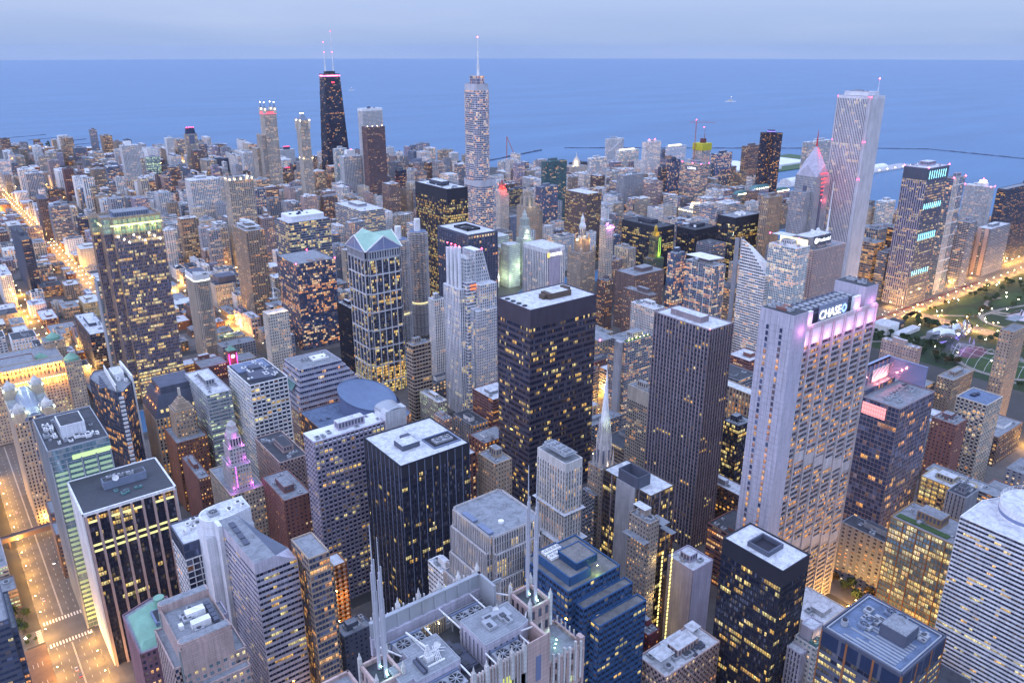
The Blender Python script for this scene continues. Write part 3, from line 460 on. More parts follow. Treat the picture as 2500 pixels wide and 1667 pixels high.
E07;apartment_tower;roofg;bal,w=slate,g=k,l=.2,pal=orange;dark balcony tower cut by the right edge
E08;apartment_tower;roofw;bal,w=white,g=t,l=.25;stepped white and teal tower between the tallest white tower and the cyan barred slab
DAL;office_tower;roofw;band,w=darkiron,g=k,b=2.0,f=5.6,s=.42,p=.05,l=.10,pal=office,t=17,runs=3;massive rust black office tower with a bright roof and yellow lights, dead centre
a02;office_tower;roofd;glass,w=steel,g=t,b=2.2,f=4,p=.05,s=.16,l=.0;green lit glass office block with a large roof box, lower left
a05;office_building;roofw;glass,w=slate,g=k,b=2.4,f=3.8,s=.2,l=.15,ex=0;dark glass block with thin pale floor lines, at the foot of the yellow crowned tower
a06;low_rise_building;roofg;grid,w=tan,l=.25;low dark stone block with a grey roof by the orange lit street corner, left
a07;low_rise_building;roofw;grid,w=yellowstone,l=.5,pal=office;bright cream lit block beside the low dark stone block, left
a08;low_rise_building;roofw;grid,w=tan,l=.3;tan block with a dark side wall next to the diagonal street, left
a09;low_rise_building;roofw;punch,w=lilac,l=.1;low lavender roofed block at the bend of the orange street, left
a10;low_rise_building;roofw;grid,w=brick,pal=orange,l=.4;low red fronted block along the orange street above the lit mart
a11;low_rise_building;roofg;grid,w=rust,pal=orange,l=.3;long low orange brick block just above the lit mart
a14;low_rise_building;roofd;band,w=brown,pal=orange,l=.6;long low dark block glowing orange inside with a green lit roof deck
a15;apartment_tower;roofw;grid,w=white,b=3,f=3.2,p=.35,s=.3,l=.2;white gridded tower touching the left edge, above the lit mart
a18;office_building;roofw;band,w=conc,g=t,l=.2,pal=cool;teal stepped glass office block behind the purple lit deco tower
b01;office_building;roofd;piers,w=cream,p=.5,l=.6,pal=home;cream piered block with a dark penthouse, glowing warm, near the bridge street
b02;low_rise_building;roofg;grid,w=tan,l=.6,pal=orange;long low amber lit block beside the bright short street
b04;low_rise_building;roofg;grid,w=cream,l=.15;low cream block with a bright green roof garden
b06;office_tower;roofw;punch,w=cream,b=2.6,f=3.5,p=.52,s=.5,l=.2;slim pale deco tower with lit setbacks and a small spike
b07;office_tower;roofd;grid,w=white,b=4.4,f=4.2,p=.16,s=.30,r=.9,l=.14,pal=office,mu=3;white egg crate grid tower with a dark roof, left centre
b11;office_tower;roofw;piers,w=black,g=k,p=.3,l=.1;dark narrow slab wedged left of the green gabled tower
c02;office_tower;roofw;piers,w=white,p=.45,l=.1;slim white companion tower just left of the white stepped glass tower
c03;parking_tower;roofg;bal,w=tan,g=k,l=.06,f=4.5;tan chevron fronted tower below the corncob towers
c04;low_rise_building;roofw;grid,w=cream,l=.3,pal=cool;low white block with a lit roof room beneath the slim white tower
c05;low_rise_building;roofg;grid,w=pink,l=.3;small pink stone block beneath the white stepped glass tower
c06;apartment_tower;roofg;grid,w=conc,b=3.2,f=3.0,p=.2,s=.35,l=.3,mu=2;wide dotted apartment slab with a lit roof garden, right of the rust black tower
c07;office_building;roofd;grid,w=brown,l=.25;narrow dark block right behind the rust black tower
d01;office_tower;roofw;piers,w=mauvestone,w2=slate,g=k,b=3.4,f=3.8,p=.32,s=.4,pd=.5,l=.05,pal=office;tall brown grey tower of straight stone piers with a pale flat roof
d02;office_building;roofg;grid,w=cream,b=2.6,f=3.4,p=.35,s=.35,l=.1,t=14;narrow cream gridded tower with dark louvres on top, right of the white spire
d04;government_building;roofw;piers,w=tan,b=4,f=5,l=.5,pal=home,ls=.7;broad stone building with amber lit colonnade between two towers
d05;office_building;roofg;glass,w=black,g=k,b=2,f=4.2,s=.3,l=.25,pal=office;short black glass block with yellow windows left of the tallest curved tower
d06;apartment_building;roofw;grid,w=white,b=3,l=.25;white block with two roof boxes behind the tower of stone piers
d07;office_building;roofg;punch,w=brown,l=.25;brown block with terraced roof left of the white block with two roof boxes
d08;office_building;roofg;punch,w=brown,l=.2;dark brown brick block behind the terraced brown block
e02;office_building;roofw;punch,w=pink,l=.2;stone block facing the band shell, below the park
e03;office_building;roofg;grid,w=tan,l=.2;low stone block with roof pavilion left of the pale gridded block
e04;office_building;blueroof;grid,w=cream,b=4.2,f=4,p=.3,s=.35,l=.3,r=.7,pal=home;cream gridded block with a flat blue roof, lower right
e05;office_building;roofg;punch,w=brick,l=.12;dark brick block with white roof hatches left of the pale gridded block
e06;office_tower;roofg;punch,w=tan,l=.3;tan tower with arched lantern top beside the park, near the right edge
402;office_building;roofg;grid,w=rustframe,g=t,b=2.4,f=4,p=.1,s=.2,l=.5,lo=7,pal=office,ex=4,ew=.35,ed=.2,ec=rust;amber framed glass block with a green strip on its roof, lower right
404;office_building;roofd;piers,w=gray,p=.7,l=.0,g=k;plain grey ribbed block wedged beside the banded white tower
405;office_building;roofw;grid,w=yellowstone,b=5,f=4.4,p=.25,s=.35,l=.85,pal=office,ls=.9;block blazing with yellow office light below the pale gridded block
407;office_tower;roofw;glass,w=black,g=k,b=1.5,f=4.1,p=.12,s=.35,l=.13,pal=office,t=10,runs=5;black steel tower with a square hole in its frosty roof, lower right
302;office_tower;roofg;piers,w=whitestone,b=2.7,f=3.7,p=.55,s=.2,l=.16,g=k,t=6;white limestone deco tower with a chamfered crown, low centre
304;hotel_tower;roofg;punch,w=tanstone,b=2.5,f=3.4,p=.55,s=.5,l=.2;brown stone deco tower with glowing yellow window strips, low centre
305;office_building;roofw;blank,w=lilac;plain grey windowless walled block behind the stone deco hotel
306;office_building;roofd;punch,w=brown,l=.15;small dark brown block tucked under the grey windowless wall
307;office_building;roofw;grid,w=pink,b=3.2,f=3.8,p=.4,s=.4,l=.2;white roofed loft block with stair boxes, bottom centre right
308;low_rise_building;roofg;punch,w=maroon,l=.12;narrow plum brick block under the blue stepped tower
309;office_building;roofg;grid,w=gray,l=.15;grey stone block between the white deco tower and the black tower with a stone strip
201;office_tower;roofw;glass,w=black,g=k,b=1.55,f=3.95,p=.16,s=.3,l=.045,pal=office,t=9,runs=4,ex=4,ew=.22,ed=.12,ec=steelblue;black office tower with a weathered white roof and roof well, bottom centre
202;office_tower;roofw;grid,w=lilac,b=3.6,f=3.9,p=.22,s=.34,r=.8,l=.12,pal=office;grey egg crate tower with a curved silver slab beside it, low left centre
203;office_building;roofd;grid,w=pink,b=3,f=4,l=.15;pinkish block with a blank side wall and sunken dark roof, low left centre
204;low_rise_building;roofg;punch,w=brick,l=.1;dark red brick block with a strip of bright stair windows
205;office_building;roofw;grid,w=rust,b=3.2,f=3.6,p=.45,s=.45,l=.9,g=w,pal=home,ls=.5;small orange block with square white windows, low left centre
206;low_rise_building;roofg;punch,w=slate,l=.02;low black roofed block beside the four white masts
210;parking_building;roofw;band,w=white,g=k,l=.1;small white banded block squeezed between black tower and ribbed tower
209;office_tower;roofg;punch,w=tan,b=2.6,f=3.5,l=.16;tan deco tower with a grey mansard top behind the ribbed tower
106;office_building;roofg;punch,w=brick,b=2.8,f=3.5,l=.3,pal=home;reddish brick block left of the purple lit deco tower
'''

COL.update(pinkl=(.66,.50,.47),lilacw=(.47,.45,.52),steelw=(.72,.73,.76),greenlit=(.35,.42,.36),chasew=(.52,.485,.49),chasew2=(.42,.39,.40),parking=(.36,.31,.26),rib=(.5,.47,.46),cob=(.03,.09,.21),cobroof=(.22,.21,.2),bronze=(.10,.07,.05),mart=(.46,.37,.28),wrig=(.62,.66,.60),aon=(.66,.65,.68),plum=(.24,.13,.16))
NOPH={'C26','B08','C13','D12','D25','DAL','C02','C20','C23','b07','e04','D01','d04','e06','401','201','407','303','B37','B38','302','A34','A09','d01','b06','205'}
EXT={}
SPEC=[]
def F(fn): SPEC.append(fn); return fn
REDL=[]
def red(B,x,y,z,r=.55,c=(1.,.04,.12),s=40,name='beacon_light'):
    m=MB(); m.lathe(x,y,[(.05,z-r),(r,z),(.05,z+r)],8); B.part(name,m,emat(c,s))
def lightat(B,x,y,z,w,c,r=.6):
    ob('flood_or_fill_lamp',plight(None,w,c,r),B.root,Vector((x,y,z))-Vector(B.off))  # building floodlights, and fill lights added to warm a wall
lights={}
def plight(P,w,c=(1.,.5,.1),r=.5):
    k=(round(w),c)
    if k not in lights:
        l=bpy.data.lights.new('lamp_light','POINT'); l.energy=w; l.color=c; l.shadow_soft_size=r; lights[k]=l
    return lights[k]
def dish(B,x,y,z,r,az=200,tilt=50,name='satellite_dish'):
    m=MB(); m.bar((0,0,0),(0,0,r*.9),r*.09,6)
    d=Vector((math.sin(R(az))*math.cos(R(tilt)),math.cos(R(az))*math.cos(R(tilt)),math.sin(R(tilt)))); c=Vector((0,0,r*1.1)); a=d.orthogonal().normalized(); b=d.cross(a)
    rings=[(0,0),(.5,.06),(.85,.2),(1,.3)]
    for (r0,h0),(r1,h1) in zip(rings,rings[1:]):
        for k in range(14):
            t0,t1=2*PI*k/14,2*PI*(k+1)/14
            f=lambda rr,h,t:c+(a*math.cos(t)+b*math.sin(t))*rr*r+d*h*r
            if r0==0: m.face([f(0,0,0),f(r1,h1,t0),f(r1,h1,t1)])
            else: m.quads([[f(r0,h0,t0),f(r1,h1,t0),f(r1,h1,t1),f(r0,h0,t1)]])
    m.bar(c,c+d*r*.7,r*.04,4); m.V=[v+np.array([x,y,z]) for v in m.V]; B.part(name,m,wallmat('white'))
def fanunit(B,x,y,z,w,d,n=2,c='steel'):
    m=MB(); m.box(x,y,z,x+w,y+d,z+1.6)
    for i in range(n):
        cx=x+w*(i+.5)/n if w>=d else x+w/2; cy=y+d/2 if w>=d else y+d*(i+.5)/n; r=min(w/n,d) if w>=d else min(w,d/n); r*=.42
        m.cyl(cx,cy,z+1.6,z+2.1,r,n=18,top=False); m.cyl(cx,cy,z+1.6,z+1.75,r*.98,n=18,mi=1)
        for k in range(8):
            a=2*PI*k/8; m.bar((cx,cy,z+1.95),(cx+r*.95*math.cos(a),cy+r*.95*math.sin(a),z+1.95),r*.07,4)
        m.cyl(cx,cy,z+1.8,z+2.2,r*.18,n=8)
    B.part('cooling_fan_unit',m,[wallmat(c),wallmat('dark')])
def T(B,x0,y0,x1,y1,z0,z1,st,roof='roofg',par=.9): tier(B,rect(x0,y0,x1,y1),z0,z1,ST(st) if isinstance(st,str) else st,roof,par)
def pyramid(B,x0,y0,x1,y1,z0,z1,c,f=0.,name='roof'):
    cx,cy=(x0+x1)/2,(y0+y1)/2; q=[(cx+(x-cx)*f,cy+(y-cy)*f) for x,y in rect(x0,y0,x1,y1)]; m=MB(); m.prism(rect(x0,y0,x1,y1),z0,z1,0,f>0,False,None,q); B.part(name,m,wallmat(c))
def mast(B,x,y,z0,z1,r0,r1=.1,segs=None,name='antenna_mast',c='white',beacons=True):
    m=MB(); 
    for a,b,ra in (segs or [(z0,z0+(z1-z0)*.35,r0),(z0+(z1-z0)*.35,z0+(z1-z0)*.7,r0*.55),(z0+(z1-z0)*.7,z1,r1)]): m.cyl(x,y,a,b,ra,ra*.85,8); m.cyl(x,y,b-.5,b,ra*1.5,n=8)
    B.part(name,m,wallmat(c,.5,.05)); 
    if beacons: red(B,x,y,z1+.6,.9,s=60)
# ---- extras on table buildings
def e_DAL(B,g,s):
    x,y,w,d,h=g
    m=MB(); m.box(x+34,y+14,h+.2,x+60,y+27,h+5.5); m.box(x+30,y+18,h+.2,x+36,y+25,h+4.2); m.box(x+60,y+20,h+.2,x+64,y+30,h+6); B.part('mechanical_penthouse',m,wallmat('bronze'))
    m=MB(); m.box(x+38,y+15,h+5.5,x+57,y+26,h+5.6); B.part('penthouse_roof',m,roofmat('roofw'))
    for k in range(4):
        m=MB(); m.cyl(x+5+k*.0,y+d-8-k*8.5,h+.2,h+1,2.3,n=14); B.part('roof_fan',m,wallmat('dark'))
    for dx in (26.4,52.7): 
        for yy in (y-.0,): B.wall.obox((x,y),(1,0),(0,-1),[[dx-.8,dx+.8,-.1,.5,0,h]],B.mi('darkiron'))
    for dy in (15.8,31.6): B.wall.obox((x,y+d),(0,-1),(-1,0),[[dy-.8,dy+.8,-.1,.5,0,h]],B.mi('darkiron'))
    m=MB(); k=np.arange(52); B2=np.stack([k*1.52+.2,k*1.52+.35,np.full(52,0.),np.full(52,.2),np.full(52,h-17.),np.full(52,h)],1); m.obox((x,y),(1,0),(0,-1),B2); k=np.arange(30); m.obox((x,y+d),(0,-1),(-1,0),np.stack([k*1.57+.2,k*1.57+.35,np.full(30,0.),np.full(30,.2),np.full(30,h-17.),np.full(30,h)],1)); B.part('louvre_fins',m,wallmat('darkiron'))
def ringroof(B,g,zz=3,c='dark'):
    x,y,w,d,h=g; a=.28; m=MB()
    for q in ((x+w*a,y+d*a,x+w*(1-a),y+d*a+1.5),(x+w*a,y+d*(1-a)-1.5,x+w*(1-a),y+d*(1-a)),(x+w*a,y+d*a,x+w*a+1.5,y+d*(1-a)),(x+w*(1-a)-1.5,y+d*a,x+w*(1-a),y+d*(1-a))): m.box(q[0],q[1],h+.2,q[2],q[3],h+zz)
    m.box(x+w*.42,y+d*.42,h+.2,x+w*.58,y+d*.58,h+zz*.6); B.part('roof_well',m,wallmat(c))
def e_201(B,g,s):
    x,y,w,d,h=g; m=MB(); m.box(x+12,y+18,h+.2,x+26,y+30,h+4); m.box(x+20,y+30,h+.2,x+27,y+36,h+3); B.part('mechanical_penthouse',m,wallmat('slate')); m=MB(); m.box(x+12.4,y+18.4,h+4,x+25.6,y+29.6,h+4.1); B.part('penthouse_roof',m,roofmat('roofw'))
    m=MB(); m.box(x+32,y+8,h+.13,x+53,y+24,h+.3,0); B.part('roof_well_floor',m,wallmat('black'))
    for q in ((x+31.4,y+7.4,x+53.6,y+8),(x+31.4,y+24,x+53.6,y+24.6),(x+31.4,y+8,x+32,y+24),(x+53,y+8,x+53.6,y+24)):
        m=MB(); m.box(q[0],q[1],h+.2,q[2],q[3],h+1.3); B.part('well_kerb',m,wallmat('steelblue'))
    fanunit(B,x+36,y+12,h+.4,14,7,2)
def e_407(B,g,s):
    x,y,w,d,h=g; m=MB(); m.box(x+6,y+14,h+.15,x+18,y+26,h+.35); B.part('roof_well_floor',m,wallmat('black'))
    for q in ((x+5,y+13,x+19,y+14),(x+5,y+26,x+19,y+27),(x+5,y+14,x+6,y+26),(x+18,y+14,x+19,y+26)):
        m=MB(); m.box(q[0],q[1],h+.2,q[2],q[3],h+3); B.part('well_wall',m,wallmat('slate'))
def e_303(B,g,s): pass
def e_202(B,g,s):
    x,y,w,d,h=g
    m=MB(); m.box(x+w+.1,y-2,0,x+w+18,y+6,h+9); m2=[(x+w+.1,y+6),(x+w+18,y+6),(x+w+18,y+16),(x+w+.1,y+16)]; m.prism(m2,0,h+6,0)
    B.part('silver_slab',m,wallmat('steelw',.35,.06,.3))
    m=MB()
    for k in range(9):
        a0=PI*k/9; a1=PI*(k+1)/9; m.quads([[(x+w+9-9*math.cos(a0),y-2.2,h+6+4*math.sin(a0)),(x+w+9-9*math.cos(a1),y-2.2,h+6+4*math.sin(a1)),(x+w+9-9*math.cos(a1),y+16,h+6+4*math.sin(a1)),(x+w+9-9*math.cos(a0),y+16,h+6+4*math.sin(a0))]])
    B.part('curved_roof',m,wallmat('steel',.35,.15,.4))
    m=MB(); 
    for k in range(8):
        a0=PI/2+PI/2*k/8; a1=PI/2+PI/2*(k+1)/8; m.quads([[(x,y+9+9*math.cos(a0),h-4+5*math.sin(a0)),(x+w,y+9+9*math.cos(a0),h-4+5*math.sin(a0)),(x+w,y+9+9*math.cos(a1),h-4+5*math.sin(a1)),(x,y+9+9*math.cos(a1),h-4+5*math.sin(a1))]])
    m.box(x,y+9,h,x+w,y+19,h+1); B.part('barrel_roof',m,wallmat('roofw',.5))
def e_d01(B,g,s):
    x,y,w,d,h=g; m=MB(); m.box(x+8,y+16,h+.2,x+18,y+48,h+5); B.part('mechanical_penthouse',m,wallmat('mauvestone')); m=MB(); m.box(x+8.3,y+16.3,h+5,x+17.7,y+47.7,h+5.1); B.part('penthouse_roof',m,roofmat('roofw')); red(B,x,y,h+1.6,.4); 
def e_C02(B,g,s): ringroof(B,g); 
def e_D25(B,g,s):
    x,y,w,d,h=g
    for a,b in ((20,8),(26,12),(33,8),(24,18),(31,20),(38,14),(42,20)): dish(B,x+a,y+b,h,3.2,215,35)
def e_D24(B,g,s): dish(B,g[0]+20,g[1]+18,g[4],2.8,215,40)
def hip(B,g,c,hh,f=.35,over=.3): x,y,w,d,h=g; d=max(d,14); pyramid(B,x-over,y-over,x+w+over,y+d+over,h+.9,h+hh,c,f)
def e_A09(B,g,s):
    x,y,w,d,h=g; d=max(d,18); pyramid(B,x+4,y+1,x+w-4,y+d-1,h,h+22,'navy',.8,'mansard_roof')
    for i in range(4): red(B,x+8+i*8,y+3,h+22.8,1.4,s=30)
    m=MB(); m.box(x+12,y-.4,h-34,x+w-12,y-.1,h-4); B.part('dark_glazed_bay',m,gm('d'))
def e_A34(B,g,s): hip(B,g,'slate',8,.3)
def e_A05(B,g,s): x,y,w,d,h=g; m=MB(); m.box(x+11,y+8,h,x+30,y+26,h+12); B.part('blank_cap',m,wallmat('white'))
def e_B18(B,g,s): x,y,w,d,h=g; m=MB(); m.box(x+14,y+6,h,x+38,y+22,h+16); B.part('blank_cap',m,wallmat('white')); red(B,x+30,y+14,h+17,.9)
def e_B07(B,g,s): hip(B,g,'bluegray',14,.72)
def e_C05(B,g,s): hip(B,g,'slate',11,.6,1)
def e_B10(B,g,s):
    x,y,w,d,h=g; m=MB(); m.box(x-.5,y-.6,h+.5,x+w+.5,y-.2,h+2.2); B.part('red_light_band',m,emat((1,.05,.10),3.5))
def e_B08(B,g,s):
    x,y,w,d,h=g; m=MB(); m.box(x+18,y+4,h,x+40,y+14,h+10); B.part('roof_box',m,wallmat('navy')); m=MB(); m.box(x+17.5,y+3.5,h+10,x+40.5,y+14.5,h+11); B.part('red_light_band',m,emat((1,.05,.12),2.5))
def e_B21(B,g,s):
    x,y,w,d,h=g; T(B,x+8,y+3,x+w-8,y+15,h,h+12,'grid,w=cream,l=.5,f=3.5')
    for k in range(7):
        m=MB(); m.cyl(x+9+k*(w-18)/6,y+3,h+12,h+17,1.3,.1,6); B.part('pinnacle',m,wallmat('cream')); 
    for k in range(6): red(B,x+9+k*(w-18)/5,y+1.5,h+2.5,1.1,(1,.72,.3),25,'roof_lamp')
def sign_lines(B,x,y,z,w,h,c,s,n=2,name='glowing_sign'):
    m=MB()
    for k in range(n): m.box(x,y-.5,z+h*k/n,x+w,y-.1,z+h*(k+.72)/n)
    B.part(name,m,emat(c,s))
def e_B22(B,g,s):
    x,y,w,d,h=g
    text(B,'HILTON',(x+w/2-1,y-1,h-9),6,(PI/2,0,0),emat((1,.08,.03),2.5)); lightat(B,x+w/2,y-8,h-10,40000,(1,.05,.03))
def e_B37(B,g,s):
    x,y,w,d,h=g; m=MB(); rr=[]; 
    for (cx,cy,a0) in ((x+w-10,y+12,-90),(x+w-10,y+d-12,0),(x+12,y+d-12,90),(x+12,y+12,180)):
        for k in range(5): a=R(a0+k*22.5); rr.append((cx+5*math.cos(a),cy+5*math.sin(a)))
    m.prism(rr,h+.2,h+9,0,True); B.part('mechanical_penthouse',m,wallmat('steelw',.5,.05)); units(B,x+14,y+14,x+w-12,y+d-12,h+9,6,'navy')
def e_B38(B,g,s):
    x,y,w,d,h=g
    for q in ((x+22,y+2,x+30,y+16),(x+34,y+2,x+46,y+14)):
        m=MB(); m.box(q[0],q[1],h+.2,q[2],q[3],h+.7); B.part('roof_hatch_deck',m,wallmat('brown'))
    for a,b in ((x,y),(x+w,y),(x+w-12,y+d)): red(B,a,b,h+1.6,.9)
def e_B33(B,g,s):
    x,y,w,d,h=g
    for i,(a,b) in enumerate(((2,2),(w-2,2),(2,d-2),(w/2,2),(w-2,d-2),(w*.25,2),(w*.75,2))):
        m=MB(); m.box(x+a-2,y+b-2,h,x+a+2,y+b+2,h+6); m.cyl(x+a,y+b,h+6,h+11,1.8,.1,6); B.part('turret',m,wallmat('cream')); red(B,x+a,y+b-2.6,h+3,1.0,(1,.75,.35),30,'turret_lamp')
def e_B34(B,g,s):
    x,y,w,d,h=g
    for a,b,c_,e,t in ((3,6,w-3,d-6,5),(6,14,w-8,d-14,10),(4,20,12,36,14)): T(B,x+a,y+b,x+c_,y+e,h,h+t,'grid,w=white,b=3,l=.1','roofw')
def e_B13(B,g,s):
    x,y,w,d,h=g; m=MB()
    for k in range(20): m.cyl(x+w*.42,y-1,h-4-k*3.1,h-3.2-k*3.1,11,n=20)
    B.part('round_balconies',m,wallmat('white'))
def e_C13(B,g,s): red(B,g[0]+9,g[1]-1,g[4],1.2,(1,.9,.4),20,'roof_lamp')
def e_C20(B,g,s):
    for k in range(5): dish(B,g[0]+20+k*14,g[1]+6,g[4],2.5,200,30)
def e_D14(B,g,s):
    x,y,w,d,h=g
    for k in range(3): dish(B,x+14+k*8,y+8,h,2.6,200,30)
def e_C27(B,g,s):
    x,y,w,d,h=g; m=MB(); 
    for a,b in ((0,1),(1,0)):
        for k in range(2): m.bar((x+w*a*.8+4,y-.8,h-8-k*45),(x+w*b*.8+4,y-.8,h-50-k*45+5),1.3)
    B.part('diagonal_brace',m,wallmat('white')); T(B,x+10,y+2,x+40,y+14,h,h+12,'grid,w=white,b=4')
def e_C28(B,g,s):
    x,y,w,d,h=g; m=MB(); m.box(x-.6,y-.7,h-3,x+w+.6,y-.3,h-1.6); B.part('violet_light_ring',m,emat((.8,.3,1),6)); T(B,x+3,y+3,x+w-3,y+11,h,h+9,'punch,w=cream'); lightat(B,x+6,y-4,h+3,18000,(.8,.3,1))
def e_D05(B,g,s):
    x,y,w,d,h=g; m=MB(); m.box(x-1.5,y-1.5,h-2,x+w+1.5,y+d+1.5,h+20); B.part('yellow_safety_netting',m,wallmat('yellow',.9,.3,0,.4)); m=MB(); m.box(x+18,y+12,h+20,x+32,y+26,h+34); B.part('core_wall',m,wallmat('maroon')); red(B,x+25,y+19,h+70,1.5)
    mast(B,x+30,y+19,h+34,h+68,1.1,.4,c='rust',beacons=False)
def e_D08(B,g,s):
    x,y,w,d,h=g; text(B,'LOEWS',(x-1.0,y+d*.42,h-13),9,(PI/2,0,-PI/2),emat((1,.97,.9),1.3))
    m=MB(); m.box(x-.3,y+d*.12,h-18,x-.12,y+d*.75,h-8); B.part('sign_panel',m,wallmat('slate'))
    for q in ((x,y),(x,y+d*.9),(x+w,y),(x,y+d*.4)): red(B,q[0],q[1],h+2,1.1)
def e_D02(B,g,s):
    x,y,w,d,h=g
    for a in (22,48):
        m=MB(); m.box(x+a-4,y+2,h,x+a+4,y+12,h+6); B.part('parapet_block',m,wallmat('white')); red(B,x+a,y+6,h+8,1.6)
def e_D04(B,g,s): m=MB(); x,y,w,d,h=g; m.box(x+8,y+2,h+.2,x+w-26,y+12,h+6); B.part('lit_roof_pavilion',m,emat((1,.85,.5),1.0))
def e_D01(B,g,s): m=MB(); x,y,w,d,h=g; m.box(x+10,y+2,h+.2,x+w-20,y+10,h+5); B.part('lit_roof_pavilion',m,emat((1,.9,.6),1.0))
def e_D16(B,g,s):
    x,y,w,d,h=g; cx,cy=x+w*.45,y+d*.5
    for r,a,b in ((13,0,7),(11,7,12),(9,12,17)):
        m=MB(); m.cyl(cx,cy,h+a,h+b,r,n=24); B.part('round_tier',m,wallmat('cream'))
        m=MB(); 
        for k in range(16): m.lathe(cx+(r+.4)*math.cos(k*PI/8),cy+(r+.4)*math.sin(k*PI/8),[(.1,h+b-1.2),(.8,h+b-.4),(.1,h+b+.4)],6)
        B.part('globe_lamps',m,emat((1,.78,.4),18),kind='stuff') if False else B.part('globe_lamp_ring',m,emat((1,.78,.4),18))
    for k in range(10): red(B,x-.6,y+d*k/10+3,h-1,1.0,(1,.75,.35),20,'globe_lamp')
    for k in range(8): red(B,x+w*k/8+3,y-.6,h-1,1.0,(1,.75,.35),20,'globe_lamp')
def e_teal(B,g,s):
    x,y,w,d,h=g; hip(B,g,'teal',9,.6)
    for k in range(9): red(B,x+w*(k+.5)/9,y-.8,h+1,1.3,(1,.85,.5),22,'roof_edge_lamp')
def e_E04(B,g,s):
    x,y,w,d,h=g; cx,cy=x+w*.5,y+d*.4
    m=MB(); m.cyl(cx,cy,h,h+8,13,n=8); B.part('octagonal_tier',m,wallmat('white')); m=MB(); m.cyl(cx,cy,h+8,h+14,9,n=8); B.part('lit_crown',m,emat((1,.75,.45),1.6)); red(B,cx,cy,h+17,1.6)
    for a,b in ((x,y),(x+w,y),(x,y+d)): red(B,a,b,h+1.5,1.3)
def e_E02(B,g,s):
    x,y,w,d,h=g; cy=emat((.35,.9,1.),2.6)
    for z0,n,hh in ((h-17,8,13),(h-66,9,9),(h-118,9,11),(h-178,8,8)):
        m=MB()
        for k in range(n): m.box(x+5+k*(w-8)/n,y-.9,z0,x+5.9+k*(w-8)/n,y-.4,z0+hh)
        B.part('cyan_light_bars',m,cy)
    m=MB(); m.box(x-.4,y-.5,h-19,x+w+.3,y-.2,h); m.obox((x,y+d),(0,-1),(-1,0),[[0,d,0,.4,h-19,h]]); B.part('louvred_crown',m,wallmat('slate',.5))
    for a,b in ((x,y),(x+w,y),(x,y+d)): red(B,a,b,h+1.8,1.2)
def e_E03(B,g,s):
    x,y,w,d,h=g; m=MB()
    for k in range(8): 
        z=h-12-k*22; m.box(x-.3,y-.8,z,x+w,y-.3,z+1.5)
    for k in range(5): m.box(x+k*(w-1.2)/9,y-.7,8,x+1.1+k*(w-1.2)/9,y-.2,h)
    B.part('white_frame',m,wallmat('white'))
    for a in (x,x+w): red(B,a,y,h+1.6,1.2)
def e_E06(B,g,s):
    x,y,w,d,h=g; m=MB(); m.obox((x,y+d),(0,-1),(-1,0),[[2,9,0,1.8,0,h+1],[d-9,d-2,0,1.8,0,h+1]]); B.part('blank_pylon',m,wallmat('pink'))
def e_D33(B,g,s):
    x,y,w,d,h=g
    # taller upper block at the west end with the script sign
    T(B,x-14,y+2,x+38,y+24,h-60,h+20,'punch,w=lilac,b=4,f=4,p=.75,s=.75,l=.05,t=9','roofw'); 
    m=MB(); m.box(x-2,y+1.2,h+8,x+37.5,y+1.85,h+19); B.part('sign_panel',m,wallmat('slate'))
    text(B,'Prudential',(x+21,y+1.0,h+13.4),7.2,(PI/2,0,0),emat((1,1,.95),1.25)); m=MB(); m.cyl(0,0,0,.5,4.0,n=20); m.V=[np.stack([v[:,0]+x+1.5,-v[:,2]+y+1.0,v[:,1]+h+13.6],1) for v in m.V]; B.part('round_logo',m,emat((1,1,.95),1.25))
    for k in range(4): dish(B,x+4+k*7,y+10+(k%2)*5,h+20,3,205,30)
    mast(B,x+40,y+10,h,h+88,1.6,.3,segs=[(h,h+22,1.8),(h+22,h+50,1.2),(h+50,h+88,.6)],beacons=False)
def e_C26(B,g,s):
    x,y,w,d,h=g; m=MB(); m.obox((x,y),(1,0),(0,-1),[[6,w-9,.4,.75,0,h-1]]); B.part('blank_stone_panel',m,wallmat('lilac'))
    text(B,'KEMPER',(x+17.5,y-1.3,h-8),6.2,(PI/2,0,0),emat((1,1,.95),1.25)); 
    m=MB(); m.obox((x,y),(1,0),(0,-1),[[3.2,6.6,.8,1.2,h-11,h-9],[3.2,5,.8,1.2,h-9,h-5],[5.4,6.6,.8,1.2,h-6.6,h-5]]); B.part('sign_emblem',m,emat((1,.8,.15),1.3))
def e_D30(B,g,s):
    x,y,w,d,h=g; m=MB(); m.prism([(x-4,y+8),(x+w-2,y+2),(x+w-2,y+d-8),(x-4,y+d-3)],h+9,h+9.8,0,True,True); B.part('roof_canopy',m,wallmat('white')); T(B,x+4,y+8,x+w-5,y+d-8,h,h+8,'glass,w=white,g=m,l=.5,f=4')
def e_D32(B,g,s):
    x,y,w,d,h=g; T(B,x+2,y+16,x+w-6,y+d-1,h,h+13,'piers,w=white,g=m,b=3,p=.3,l=.02,f=11','roofw'); m=MB(); m.box(x+w-4,y+2,h+.5,x+w-2.8,y+d,h+8); B.part('lit_screen',m,emat((1,.8,.4),1.5))
    for a,b in ((x,y),(x,y+d)): red(B,a,b,h+14,1)
